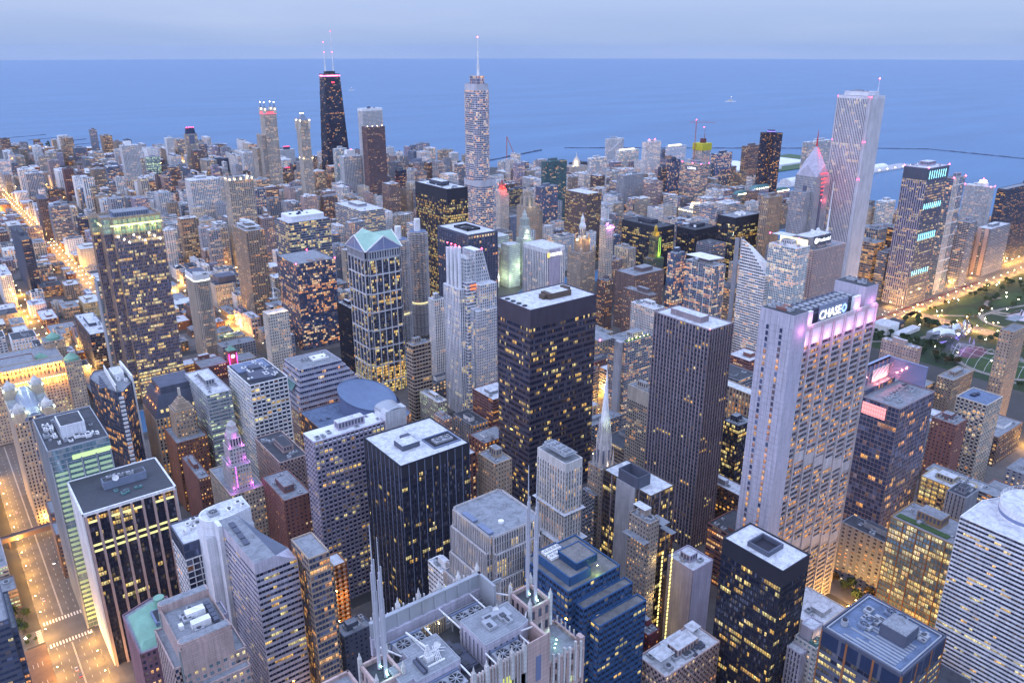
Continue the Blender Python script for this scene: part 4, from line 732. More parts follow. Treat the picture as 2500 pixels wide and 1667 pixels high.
def e_c06(B,g,s):
    x,y,w,d,h=g; m=MB(); m.box(x-5,y+4,0,x-.1,y+13,h+1); B.part('end_wall',m,wallmat('conc'))
    m=MB(); m.box(x+3,y+1.5,h+.3,x+w-2,y+6,h+1.2); B.part('roof_garden_planting',m,wallmat('green',.9,.6,0,1.2))
    for k in range(6): red(B,x+6+k*6,y+2.2,h+2.2,.4,(1,.85,.4),25,'garden_lamp')
    for k in range(7): lightat(B,x+5+k*5.5,y+4,h+3,700,(1,.85,.3)) if k%2 else None
    T(B,x-30,y+10,x-7,y+d+20,0,h+6,'grid,w=conc,b=3,f=3,p=.2,s=.35,l=.3,g=m'); red(B,x-30,y+10,h+8,.9)
def e_b04(B,g,s):
    x,y,w,d,h=g; m=MB(); m.box(x+8,y+3,h+.3,x+w-10,y+12,h+.7); B.part('roof_lawn',m,wallmat('green',.9,.5,0,.8)); m=MB(); m.box(x+14,y+5,h+.7,x+26,y+11,h+.9); B.part('lit_deck',m,emat((.95,.9,.35),.9)); lightat(B,x+20,y+8,h+8,5000,(.9,1,.4))
def e_b06(B,g,s):
    x,y,w,d,h=g; d=max(d,16)
    T(B,x+3,y+4,x+w-4,y+d-1,h,h+10,'punch,w=cream,l=.1'); T(B,x+7,y+6,x+w-8,y+d-3,h+10,h+16,'punch,w=cream,l=.1'); mast(B,x+w/2,y+d/2,h+16,h+34,.9,.15,beacons=False); lightat(B,x+8,y+2,h+2,3500,(1,.6,.3)); lightat(B,x+w-5,y+2,h+3,3500,(1,.6,.3))
    B.wall.obox((x,y),(1,0),(0,-1),[[0,3.4,.1,1.2,0,h+3],[w-3.4,w,.1,1.2,0,h+3]],B.mi('cream'))
    m=MB(); m.box(x-9,y+4,20,x-6,y+6,58); B.part('blue_lit_sign',m,emat((.3,.45,1),2.2))
def e_b07(B,g,s):
    x,y,w,d,h=g; m=MB(); m.prism([(x+4,y+8),(x+24,y+4),(x+32,y+14),(x+30,y+26),(x+8,y+30)],h+.2,h+3.2,0); m.box(x+12,y+28,h+.2,x+22,y+38,h+5); B.part('mechanical_penthouse',m,wallmat('slate')); m=MB(); m.box(x+2,y+34,h+.2,x+w-3,y+d-3,h+1.8); B.part('pipe_deck',m,wallmat('steelblue')); units(B,x+2,y+2,x+w-2,y+d-2,h+2,18,'white',2)
def e_302(B,g,s):
    x,y,w,d,h=g
    T(B,x+1.5,y+3,x+w-1.5,y+d-3,h,h+4,'blank,w=whitestone'); m=MB(); m.prism(rect(x-2.5,y-2.5,x+w+3,y+d+3),0,h-38,0,True); 
    T(B,x-2.5,y-2.5,x+w+2.5,y+d+2.5,0,h-38,'piers,w=whitestone,b=2.7,f=3.7,p=.55,s=.2,l=.16,g=k','roofw',.8)
    T(B,x-4,y-4,x+w+4,y+d+4,0,h-62,'piers,w=whitestone,b=2.7,f=3.7,p=.55,s=.2,l=.2,g=k','roofw',.8)
    for k in range(4): fanunit(B,x+3.5,y+4+k*6,h+4,7,5.2,2)
def e_304(B,g,s):
    x,y,w,d,h=g; d=max(d,14)
    T(B,x+2,y+6,x+w-1,y+d-1,h,h+7,'punch,w=tanstone,b=2.4,l=.3','roofw'); T(B,x+w,y-3,x+w+8,y+9,0,h-3,'punch,w=tanstone,b=2.4,f=3.3,l=.15'); T(B,x+w+8,y-5,x+w+13,y+6,0,h-12,'punch,w=tanstone,b=2.6,l=.15')
    m=MB()
    for k in range(26):
        z=h-26-k*3.3; 
        if z<14: break
        m.box(x+w+2,y-3.2,z,x+w+3.2,y-3.05,z+2); m.box(x+w+9.4,y-5.2,z,x+w+10.6,y-5.05,z+2.2)
    B.part('bright_stair_windows',m,emat((1,.82,.25),2.2)); T(B,x-6,y-2,x-.2,y+d,0,h-12,'punch,w=tanstone,b=2.6,l=.2')
    for z in (30,60,90): lightat(B,x+w-1.5,y-4,z,1500,(1,.7,.2))
def e_307(B,g,s):
    x,y,w,d,h=g
    T(B,x+2,y+6,x+14,y+16,h,h+6,'punch,w=white,l=.05','roofw'); T(B,x+16,y+10,x+34,y+d-1,h,h+2.5,'blank,w=white','roofw'); T(B,x+36,y+12,x+44,y+19,h,h+5,'blank,w=white','roofw')
    units(B,x+24,y+1,x+40,y+8,h+.2,5,'slate')
def e_402(B,g,s):
    x,y,w,d,h=g; m=MB(); m.box(x+4,y+6,h+.2,x+9,y+d-2,h+.8); B.part('green_roof_strip',m,wallmat('green',.9,.4,0,.8)); [lightat(B,x-10,y+6+k*10,z_,7000,(1,.48,.06)) for k in range(4) for z_ in (9,34)]  # unseen orange fill lights added off the west wall to warm the block
def e_b01(B,g,s):
    x,y,w,d,h=g; m=MB(); m.box(x+8,y+6,h,x+w+6,y+d,h+12); B.part('dark_penthouse',m,wallmat('slate'))
def e_E05(B,g,s): m=MB(); x,y,w,d,h=g; m.cyl(x+w*.5,y+10,h,h+5,5,n=8); B.part('octagonal_cap',m,wallmat('conc'))
def e_e06(B,g,s):
    x,y,w,d,h=g; T(B,x+3,y+2,x+w-4,y+13,h,h+12,'piers,w=tan,b=4,f=12,p=.5,l=.4'); 
def e_e04(B,g,s): units(B,g[0]+12,g[1]+14,g[0]+26,g[1]+24,g[4]+.2,8,'navy',1.6)
def e_a15(B,g,s): pass
def e_205(B,g,s):
    x,y,w,d,h=g; lightat(B,x+5,y-7,40,6000,(1,.5,.1)); lightat(B,x+5,y-7,65,6000,(1,.5,.1))
def e_a02(B,g,s):
    x,y,w,d,h=g
    # floodlit glass curtain: each storey glows green on the south side
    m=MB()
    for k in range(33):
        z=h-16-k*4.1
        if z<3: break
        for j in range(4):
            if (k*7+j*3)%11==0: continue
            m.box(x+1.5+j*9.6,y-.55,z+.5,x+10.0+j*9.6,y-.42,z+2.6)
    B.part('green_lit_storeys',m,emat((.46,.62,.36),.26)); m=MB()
    for j in range(5): m.box(x+.2+j*9.6-.2,y-.9,0,x+.9+j*9.6,y-.5,h-9)
    B.part('steel_fins',m,wallmat('steel')); m=MB(); m.box(x+12,y+16,h+.2,x+28,y+38,h+10); B.part('roof_box',m,wallmat('steelw',.6,.05)); m=MB(); m.box(x+12.8,y+16.8,h+10,x+27.2,y+37.2,h+10.1); B.part('roof_box_floor',m,roofmat('roofd'))
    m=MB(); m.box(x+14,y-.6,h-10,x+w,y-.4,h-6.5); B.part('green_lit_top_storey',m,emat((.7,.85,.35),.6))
    units(B,x+2,y+4,x+11,y+50,h+.3,14,'white'); units(B,x+12,y+6,x+36,y+15,h+.3,10,'white')
for k,v in list(globals().items()):
    if k.startswith('e_') and callable(v): EXT[k[2:]]=v
EXT['D18']=EXT['D19']=EXT['D20']=e_teal
# ---- one-off buildings
@F
def s101():
    x,y,w,d,h=G['101']; B=Bld('office_tower','black glass office block fronted by white stone piers, dark roof with long pale penthouse',x,y,'office building')
    P=rect(x,y,x+w,y+d); S=ST('glass,w=black,g=k,b=1.6,f=3.9,p=.14,s=.25,l=.10,pal=office,runs=12'); Wt=ST('piers,w=white,b=2.6,f=3.9,p=.62,s=.2,pd=.8,l=.04,g=k')
    facade(B,P[0],P[1],0,h,S); facade(B,P[1],P[2],0,h,Wt); facade(B,P[2],P[3],0,h,S); facade(B,P[3],P[0],0,h,Wt)
    m=MB()
    for k in range(9): t=.2+k*(w-1.8)/8; m.obox((x,y),(1,0),(0,-1),[[t,t+1.5,0,1.9,0,h-1.5]])
    B.part('white_piers',m,wallmat('pink')); 
    for k,z in enumerate((h-26,h-30.5,h-8)):
        m=MB(); 
        for j in range(8):
            if (j+k)%4==3 and k==2: continue
            t=2.0+j*(w-1.8)/8; m.obox((x,y),(1,0),(0,-1),[[t,t+5.3,.15,.25,z,z+1.7]])
        B.part('lit_storey',m,emat((.95,.9,.35),.75))
    m=MB(); m.face([(*p,h+.1) for p in P]); B.part('roof',m,roofmat('roofd',.1))
    m=MB(); 
    for a,b in zip(P,P[1:]+P[:1]):
        a=np.array(a);b=np.array(b);u=(b-a)/np.linalg.norm(b-a); m.obox(a,u,(u[1],-u[0]),[[0,np.linalg.norm(b-a),-.3,.9,h-1.6,h+.5]],0,True)
    B.part('parapet',m,wallmat('white'))
    m=MB(); m.box(x+18,y+24,h+.2,x+46,y+32,h+6); B.part('mechanical_penthouse',m,wallmat('bluegray')); m=MB(); m.box(x+18.6,y+24.6,h+6,x+45.4,y+31.4,h+6.1); B.part('penthouse_roof',m,roofmat('roofd')); dish(B,x+26,y+23,h+5.5,2.2,190,25); units(B,x+14,y+8,x+44,y+21,h+.2,5,'teal',1.4); units(B,x+20,y+25,x+44,y+31,h+6.1,6,'steel'); B.finish(80)
    return [(x,y,x+w,y+d,h)]
@F
def s102():
    x,y,w,d,h=G['102']; B=Bld('office_tower','dark glass tower in a white square grid beside the pale banded tower with sloping roof',x,y,'office building')
    T(B,x,y,x+w,y+d,0,h-11,'grid,w=white,b=4.2,f=4.4,p=.1,s=.12,g=k,l=.1,pal=orange,mu=3','roofw'); T(B,x,y,x+w,y+d,h-10,h,'glass,w=slate,g=m,b=1.2,f=5,l=.05','roofw'); units(B,x+3,y+3,x+w-3,y+d-3,h+.2,6,'white')
    T(B,x-9,y-14,x-1,y+14,0,h-58,'grid,w=white,b=3,l=.1','roofw'); B.finish(60)
    return [(x-9,y-14,x+w,y+d,h)]
@F
def s103():
    B=Bld('office_tower','pink stone tower with a sunken roof court and rounded ends, bottom left foreground',54,316,'office building')
    st='punch,w=pink,b=3.3,f=4.2,p=.5,s=.5,l=.14,g=t,t=13,pal=office'
    T(B,58,331,82,371,0,146,st,'roofg',2.4); T(B,54,334,59,368,0,136,'grid,w=pink,b=3,f=4,g=m,p=.4,s=.45,l=.1','roofg'); T(B,61,326,87,331,0,126,st.replace('t=13','t=1'),'roofg'); T(B,82.1,333,88,369,0,132,st.replace('t=13','t=1'),'roofg')
    T(B,66,322,80,326,0,118,'punch,w=pink,b=3.3,f=4.2,l=.25,g=t','roofg')
    for yy in (331.5,365.5):
        m=MB(); pts=[(57,yy+2.5)]+[(57+2.5-2.5*math.cos(a),yy+2.5+2.5*math.sin(a)) for a in [R(q) for q in range(-80,0,20)]][:0]
        P=[(60,yy),(82,yy),(82,yy+5),(60,yy+5)]+[(60-2.5*math.sin(R(a)),yy+2.5+2.5*math.cos(R(a))) for a in range(20,180,20)]
        m.prism(P,132,150.5,0,True); B.part('roof_bar',m,[wallmat('pink')]); m=MB(); m.prism(inset(P,.5),150.5,150.7,0,True); B.part('bar_roof',m,roofmat('roofg')); m=MB()
        for a in range(12): q=R(90+a*15); m.cyl(60+2.55*math.cos(q),yy+2.5+2.55*math.sin(q),118,146,.22,n=5)
        m.cyl(60,yy+2.5,116,145,2.2,n=14); B.part('curved_glass_bay',m,gm('t'))
    m=MB(); m.box(67,343,146.2,76,347,150); m.box(67,352,146.2,76,356.5,150); m.box(62,347,146.2,64,350,148.6); B.part('mechanical_penthouse',m,wallmat('white'))
    for k in range(5):
        m=MB(); m.box(77,341+k*3.6,146.2,79.4,344+k*3.6,149.2); B.part('dark_cooling_unit',m,wallmat('slate'))
    units(B,63,339,76,362,146.3,7,'steel',1.8); T(B,82.2,352,86.5,364,132,141,'blank,w=lilac'); B.finish(100)
    B=Bld('office_building','purplish stone block with a pale copper green roof, behind the pink stone tower',47,366,'office building')
    P=[(47.8,374),(57,374),(57,372),(70,372),(70,414),(66,414),(66,418),(58,418),(47.8,418)]
    P=[(46,372),(70,372),(70,412),(62,416),(46,410)]
    tier(B,P,0,122,ST('punch,w=plum,b=2.8,f=3.8,p=.5,s=.45,l=.25,g=d,pal=home'),'roofg'); m=MB(); m.prism(inset(P,2.2),122,124.6,0,True,False,None,inset(P,6)); B.part('copper_roof',m,wallmat('copper',.7,.2)); m=MB(); m.cyl(64,402,124,131,2.8,n=16); B.part('copper_drum',m,wallmat('copper',.6)); m=MB(); m.box(58,386,124.2,66,398,127); m.box(59,387,127,65,397,127.2,1); B.part('skylight',m,[wallmat('steelblue'),wallmat('dark')]); B.finish(60)
    B=Bld('low_rise_building','low white roofed annex tucked between the black piered block and the purplish copper roofed block',36,372,'low building')
    T(B,37,366,45.5,420,0,42,'grid,w=plum,b=3,l=.3,pal=orange','roofw'); B.finish(0)
    return [(54,316,88,372,150),(46,372,70,418,122),(36,366,46,420,42)]
@F
def s207():
    B=Bld('office_tower','pale tower with fine dark window bands and a sloping roof end, left foreground',106,372,'office building')
    st=ST('band,w=lilacw,b=2.2,f=3.85,s=.48,p=.03,l=.12,g=k,pal=office,runs=3,sd=.05'); P=[(108.8,372.6),(133,372.6),(133,386),(122,426),(107,426)]
    for i in range(len(P)): facade(B,P[i],P[(i+1)%len(P)],0,142.5,st)
    m=MB(); 
    def strip(pts0,pts1): m.quads([[*pts0,*pts1[::-1]]])
    # walls under the sloping top
    m.face([(108.8,372.6,142.5),(133,372.6,142.5),(121,372.6,150),(108.8,372.6,150)]); m.face([(107,426,142.5),(107,426,150),(108.8,372.6,150),(108.8,372.6,142.5)])
    m.face([(107,426,142.5),(122,426,142.5),(118,426,150),(107,426,150)]); m.face([(133,386,142.5),(133,372.6,142.5),(121,372.6,150)]); B.part('blank_attic',m,wallmat('lilacw'))
    m=MB(); m.face([(108.8,372.6,150),(121,372.6,150),(118,426,150),(107,426,150)]); B.part('roof',m,roofmat('roofg')); m=MB(); m.face([(121,372.6,150),(133,372.6,142.5),(133,386,142.5),(122,426,142.5),(118,426,150)]); B.part('sloping_roof',m,wallmat('bluegray',.35,.12,.3))
    m=MB()
    for k in range(4): m.box(110.6,392+k*7,150.1,113.6,398+k*7,150.9)
    B.part('roof_louvre',m,wallmat('slate')); m=MB(); m.box(104.6,419,0,107.1,426.2,150.6); B.part('white_end_pier',m,wallmat('steelw')); m=MB(); m.box(99,427,0,128,446,140); B.part('white_stair_core',m,wallmat('steelw'))
    m=MB(); P2=[(128,430),(128,446),(114,446)]+[(108+9*math.cos(R(a)),436+9*math.sin(R(a))) for a in range(100,271,17)]+[(114,427)]
    m.prism(P2[::-1],140,150,0); B.part('rounded_roof_house',m,wallmat('steelw')); m=MB(); m.prism(inset(P2[::-1],.8),150,150.15,0); B.part('roof_house_top',m,roofmat('roofw')); fanunit(B,104,432,150.2,6,6,1); units(B,114,430,126,444,150.2,5,'white'); B.finish(100)
    B=Bld('office_tower','narrow gold tinted mirror glass tower right of the pale banded tower with sloping roof',133.2,358,'office building')
    T(B,134.5,360,147,384,0,148,'glass,w=tan,g=m,b=2,f=3.85,s=.35,l=.12,pal=orange,runs=3','roofg'); T(B,133.2,366,134.4,384,0,138,'glass,w=bronze,g=m,b=1.2,f=3.85,s=.1,l=.35,pal=orange','roofg'); T(B,147.1,368,152,386,0,132,'grid,w=tan,b=3,f=3.8,g=m,l=.1','roofw'); B.finish(60)
    lightat(B,136,352,20,16000,(1,.45,.08)); lightat(B,128,356,45,5000,(1,.45,.08))
    return [(99,358,152,446,150)]
@F
def sATT():
    B=Bld('office_tower','huge stone tower top with roof fans, small crane and four white masts, bottom centre',73,118,'skyscraper')
    s1='piers,w=pink,b=3.0,f=4.1,p=.55,s=.35,pd=.5,l=.25,g=k,pal=cool'
    T(B,76,132.7,114,162.5,0,255,s1,'roofd',.2); T(B,114.1,134,129,147,0,250,s1,'roofg',1.2); T(B,60,152,70,166,0,250,s1,'roofg',1.2)
    lw=wallmat('lilacw'); bg=wallmat('steel',.6); lg=wallmat('steel')
    def part(n,m,mt): B.part(n,m,mt)
    m=MB(); m.box(76,162.2,255,113,163.4,260.5); m.box(76,162.0,260.5,113,163.6,261); part('screen_wall_base',m,lw)
    m=MB(); m.box(76,162.7,261,113,163.1,265.6); m.box(76,162.3,265.6,113,163.5,266.1); part('screen_wall',m,bg)
    m=MB(); m.box(112.2,155,255,113,163.4,266.1); part('screen_return',m,bg)
    for k in range(10): m=MB(); m.box(76.2+k*4.05,162.3,261,76.8+k*4.05,162.7,265.6); part('screen_post',m,lg)
    for yy,zz in ((160.8,258.2),(159.6,257.2)):
        m=MB(); m.box(78,yy,zz,112,yy+.35,zz+.3); part('roof_walkway_rail',m,lg)
    m=MB(); m.box(78,159.2,255,112,162,256.8); part('walkway',m,wallmat('conc'))
    for k in range(22):
        m=MB(); xx=77+k*1.7
        if k%4==1: m.box(xx-.55,163.6,259,xx+.55,164.7,267.2); m.cyl(xx,164.1,267.2,269.4,.55,.05,6); part('pinnacle',m,wallmat('whitestone'))
        else: m.box(xx-.16,163.7,259,xx+.16,164.1,265.8 if k%2 else 266.8); part('wall_fin',m,wallmat('whitestone'))
    # south front
    m=MB(); m.box(88.5,132.2,250,114.2,133,262.5); m.box(106.5,131.9,246,114.4,132.2,264.2); m.box(113.6,133,250,114.4,140,262.5); part('south_parapet_wall',m,wallmat('pink'))
    for k in range(18):
        m=MB(); xx=88.8+k*1.02
        if k%4==0: m.box(xx-.45,131.2,256,xx+.45,132.2,265); m.cyl(xx,131.7,265,267,.45,.05,6); part('pinnacle',m,wallmat('whitestone'))
        else: m.box(xx-.14,131.8,248,xx+.14,132.3,263.6); part('wall_fin',m,wallmat('whitestone'))
    for k in range(3):
        for j in range(2): m=MB(); m.box(97+j*2.5+k*.1,131.98,252.5-k*5,98.7+j*2.5+k*.1,132.18,257-k*5); part('yellow_lit_window',m,emat((.8,.8,.15),.5))
    m=MB(); m.box(109.4,131.8,250,111.2,131.92,258.5); part('tall_window',m,gm('m',1))
    # penthouse
    P=[(98,139.4),(110,139.4),(113.3,140.3),(113.3,149.8),(108.5,149.8),(108.5,151.6),(98,151.6)]
    m=MB(); m.prism(P,255,263,0,False); part('central_penthouse',m,lw); m=MB(); m.prism(P,263,263.15,0); part('penthouse_roof',m,roofmat('roofg',.25)); m=MB()
    for a_,b_ in zip(P,P[1:]+P[:1]): m.bar((*a_,263.2),(*b_,263.2),.16)
    part('roof_edge_trim',m,lg); m=MB()
    for k in range(6): m.bar((97.85,141+k*1.9,256),(97.85,141+k*1.9,261.5),.1); m.box(99+k*2,139.2,256,99.5+k*2,139.4,261)
    part('wall_pipe',m,wallmat('slate')); units(B,100,142,112,149,263.2,4,'steel',.8,False); dish(B,108,148.5,263.2,.9,200,30)
    # west deck
    P=[(77,140),(90.3,140),(90.3,152),(79.5,152),(79.5,148.3),(73.5,148.3),(73.5,141.5),(77,141.5)]
    m=MB(); m.prism(P,255,262.4,0,False); part('equipment_deck',m,lw); m=MB(); m.prism(P,262.4,262.6,0); part('deck_roof',m,roofmat('roofg',.25)); m=MB()
    for a_,b_ in zip(P,P[1:]+P[:1]): m.bar((*a_,262.6),(*b_,262.6),.15)
    part('roof_edge_trim',m,lg)
    m=MB(); m.box(82.4,143.8,262.6,84.6,145.6,264.2); m.prism([(82.5,144),(84.4,144),(84.4,145.4),(82.5,145.4)],264.2,267.6,0,True,False,None,[(83,144.5),(83.4,144.5),(83.4,144.9),(83,144.9)]); m.bar((83.4,145,266.2),(80.6,151.2,268.6),.28); m.bar((83.3,145,264.6),(80.9,150.4,268.2),.12); m.bar((83,144.6,267.4),(80.6,151.2,268.6),.06)
    for k in range(4): m.bar((84.6+k*.5,142.6,262.8),(85.4+k*.5,146,265.4-k*.3),.1); m.bar((84.6+k*.5,142.6,264.4-k*.3),(85.4+k*.5,146,262.9),.08)
    m.box(81.8,142.2,262.6,87,142.6,263); m.box(81.8,146.4,262.6,87,146.8,263); part('roof_crane',m,wallmat('white',.5,.05)); m=MB(); m.box(79.6,140.8,262.7,80.4,146.4,263.5); m.box(80.6,140.8,262.7,80.9,146.4,263.9); part('equipment_rack',m,wallmat('slate'))
    dish(B,87.6,147.2,262.6,1.0,200,25); dish(B,92.6,146,255.3,1.1,200,25); m=MB(); m.bar((86.2,146.2,263),(88.4,144.8,263),.1); m.bar((86.9,147.2,263),(89.3,145.6,263),.1); part('dish_rail',m,wallmat('white'))
    for q in ((80,153.6,9,4.6),(99,153,9,4.6),(99.5,134.2,9,4.6),(80,134.4,9,4.8)):
        fanunit(B,q[0],q[1],258.6,q[2],q[3],2); m=MB()
        for a_,b_ in ((0,0),(q[2]-.4,0),(0,q[3]-.4),(q[2]-.4,q[3]-.4)): m.box(q[0]+a_,q[1]+b_,255,q[0]+a_+.4,q[1]+b_+.4,258.6)
        m.box(q[0]-.5,q[1]-.4,258,q[0]+q[2]+.5,q[1]-.1,258.6); part('fan_support',m,lg)
        m=MB(); m.box(q[0]-.3,q[1]+q[3],258.4,q[0]+q[2]+.3,q[1]+q[3]+.5,260.6); part('fan_housing',m,wallmat('steelblue'))
    for p_,q_ in (((90.3,158,260.6),(90.3,152,260.6)),((97.6,162,260.8),(98,151.6,260.8)),((108.5,162,260.8),(108.5,151.6,260.8)),((90.3,140,260.6),(90.3,133,260.6)),((98,139.4,260.6),(98,133,260.6)),((109.6,139.4,260.6),(109.6,133,260.6)),((79.5,152,260.6),(76,160,260.6)),((112.6,158,262),(117.6,152,262)),((113.3,142,261),(117.4,146,261)),((110,139.4,261.8),(114.4,138.6,261.8))):
        m=MB(); m.bar(p_,q_,.24); part('roof_strut',m,wallmat('white'))
    m=MB(); m.box(112.4,158.4,263.6,117.6,158.8,264.6); part('lattice_beam',m,lg)
    # glowing louvred pit
    m=MB(); m.box(86,158.9,255,98,159.15,260); part('louvre_wall',m,wallmat('tan')); m=MB()
    for k in range(14): m.box(86.2+k*.85,158.7,255.2,86.5+k*.85,158.9,259.8)
    part('louvre_blades',m,wallmat('slate'))
    for k in range(3): lightat(B,88+k*3.6,156.6,258.8,55,(1,.85,.12)); red(B,88+k*3.6,158.2,259.4,.14,(1,.9,.5),50,'work_lamp')
    units(B,91,141,97.4,157,255.3,7,'slate',1.2,False)
    for (tx,ty) in ((72,149.2),(120.6,148.4)):
        T(B,tx-3.8,ty-4.6,tx+3.8,ty+4.6,240,261.5,'punch,w=pink,b=2.6,f=5,p=.5,s=.4,l=.0','roofd',1.4)
        for a_,b_ in ((-3.8,-4.6),(3.8,-4.6),(-3.8,4.6),(3.8,4.6)):
            m=MB(); m.box(tx+a_-.45,ty+b_-.45,254,tx+a_+.45,ty+b_+.45,265); m.cyl(tx+a_,ty+b_,265,266.8,.5,.05,6); part('pinnacle',m,wallmat('whitestone'))
        for dy,hh in ((1.2,305.5),(-2.4,304)):
            m=MB(); y_=ty+dy; x_=tx
            m.cyl(x_,y_,262,283,.5,n=10); m.cyl(x_,y_,283,294,.36,n=8); m.cyl(x_,y_,294,hh,.2,.1,6)
            for dx,a_,b_ in ((-.62,269,280),(.62,273,286),(-.5,280,292),(.48,286,295.5)): m.box(x_+dx-.14,y_-.16,a_,x_+dx+.14,y_+.16,b_)
            part('antenna_mast',m,wallmat('silv',.4,.04)); red(B,x_,y_-1.0,263.4,.2,(.4,1,.8),40,'mast_lamp')
        lightat(B,tx,ty-3,264,200,(.5,1,.85))
    m=MB(); m.cyl(117.6,139.5,250,261,.8,.12,8); part('white_cone',m,wallmat('whitestone'))
    for k in range(6): red(B,121+(k%3)*1.3,137.5+k*1.1,251.4,.15,(.5,1,.8),50,'deck_lamp')
    m=MB(); m.box(127.8,134,240,129.4,136,253.5); part('corner_block',m,wallmat('pink')); m=MB(); m.box(60,152,240,61.4,155,252.5); part('corner_block',m,wallmat('pink'))
    for k in range(7):
        m=MB(); xx=115+k*2.1; m.box(xx-.3,133.3,240,xx+.3,134,253+(k%2)); part('wall_fin',m,wallmat('whitestone'))
    for k in range(6): m=MB(); m.box(129,136.4+k*1.9,244,129.4,136.7+k*1.9,253); part('wall_fin',m,wallmat('whitestone'))
    B.finish(100); return [(60,118,130,167,255)]
@F
def sUSG():
    B=Bld('office_tower','stepped office tower wrapped in close vertical ribs right behind the four white masts',206,288,'office building')
    st=ST('piers,w=rib,b=1.7,f=4.1,p=.34,s=.08,pd=.5,l=.14,pal=office,g=d,runs=4'); x,y,w,d,h=212.3,295,35,39,164
    def octo(e,c): return [(x-e+c,y-e),(x+w+e-c,y-e),(x+w+e-c,y-e+c),(x+w+e,y-e+c),(x+w+e,y+d+e-c),(x+w+e-c,y+d+e),(x-e+c,y+d+e),(x-e+c,y+d+e-c),(x-e,y+d+e-c),(x-e,y-e+c),(x-e+c,y-e+c)]
    def cross(e,c): return [(x-e+c,y-e),(x+w+e-c,y-e),(x+w+e-c,y-e+c),(x+w+e,y-e+c),(x+w+e,y+d+e-c),(x+w+e-c,y+d+e-c),(x+w+e-c,y+d+e),(x-e+c,y+d+e),(x-e+c,y+d+e-c),(x-e,y+d+e-c),(x-e,y-e+c),(x-e+c,y-e+c)]
    tier(B,cross(0,1.5),154,h,st,'roofg',1.2); tier(B,cross(2,4),138,154,st,'roofg'); tier(B,cross(4,7),124,138,st,'roofg'); tier(B,cross(6.5,6),0,124,st,'roofg')
    m=MB()
    for k in range(2): m.box(x+1,y+4+k*15,h+.3,x+4.5,y+15+k*15,h+1.5)
    B.part('roof_skylight',m,wallmat('steelblue',.4)); m=MB(); m.cyl(x+14,y+10,h+.2,h+1.7,1.6,n=12); B.part('roof_vent',m,wallmat('white')); m=MB(); m.box(x-6,y-6.2,113,x+w+6,y-5.6,115); B.part('lit_storey_band',m,emat((.9,.85,.4),.6)); m=MB(); m.box(x-7.2,y,113,x-6.7,y+d,115); B.part('lit_storey_band',m,emat((.9,.85,.4),.45))
    B.finish(100); return [(205,288,255,341,164)]
@F
def s301():
    B=Bld('office_tower','bright cobalt blue stepped office tower with three terraces, bottom centre',228,236,'office building')
    st='grid,w=cob,b=3.1,f=3.9,p=.14,s=.42,g=k,l=.07,pal=office,mu=3'
    T(B,227.9,249.4,265.3,286,0,150,st,'cobroof'); T(B,233,243,269,249.3,0,141,st,'cobroof'); T(B,238,236,273,242.9,0,132,st,'cobroof')
    T(B,232,253,247,282,150.1,155,'blank,w=cob','cobroof',.5); T(B,239,256,254,271,155,159,'grid,w=cob,b=1,f=1.2,p=.3,s=.3,l=0,g=m','cobroof',.5)
    for i in range(4):
        for j in range(2): fanunit(B,234+i*2.9,275-j*5,155.3,2.6,3.8,1,'white')
    lightat(B,250,251,153,900,(.7,1,.15)); red(B,250,251.5,156.4,.22,(.8,1,.3),60,'roof_lamp')
    B.finish(100); return [(227,235,274,287,150)]
@F
def s303():
    x,y,w,d,h=G['303']; B=Bld('office_tower','black glass tower split by a broad pale stone strip, dark box on its white roof',x,y,'office building')
    st='glass,w=bronze,g=k,b=1.8,f=3.9,s=.25,l=.14,pal=office,ex=5,ew=.35,ed=.25,ec=mauvestone'
    T(B,x,y,x+w,y+d,0,h,st,'roofw',.7); m=MB(); m.box(x-1.3,y+14,0,x+1,y+32,h+.3); B.part('stone_service_strip',m,wallmat('conc',.8,.2)); m=MB()
    for q in ((x-.6,y+12,x+.2,y+31),(x,y+12,x+12,y+12.7),(x,y+30.3,x+12,y+31),(x+11.3,y+12.7,x+12,y+30.3)): m.box(q[0],q[1],h,q[2],q[3],h+9)
    B.part('louvred_penthouse',m,wallmat('slate')); B.finish(100); return [(x-1,y,x+w,y+d,h)]
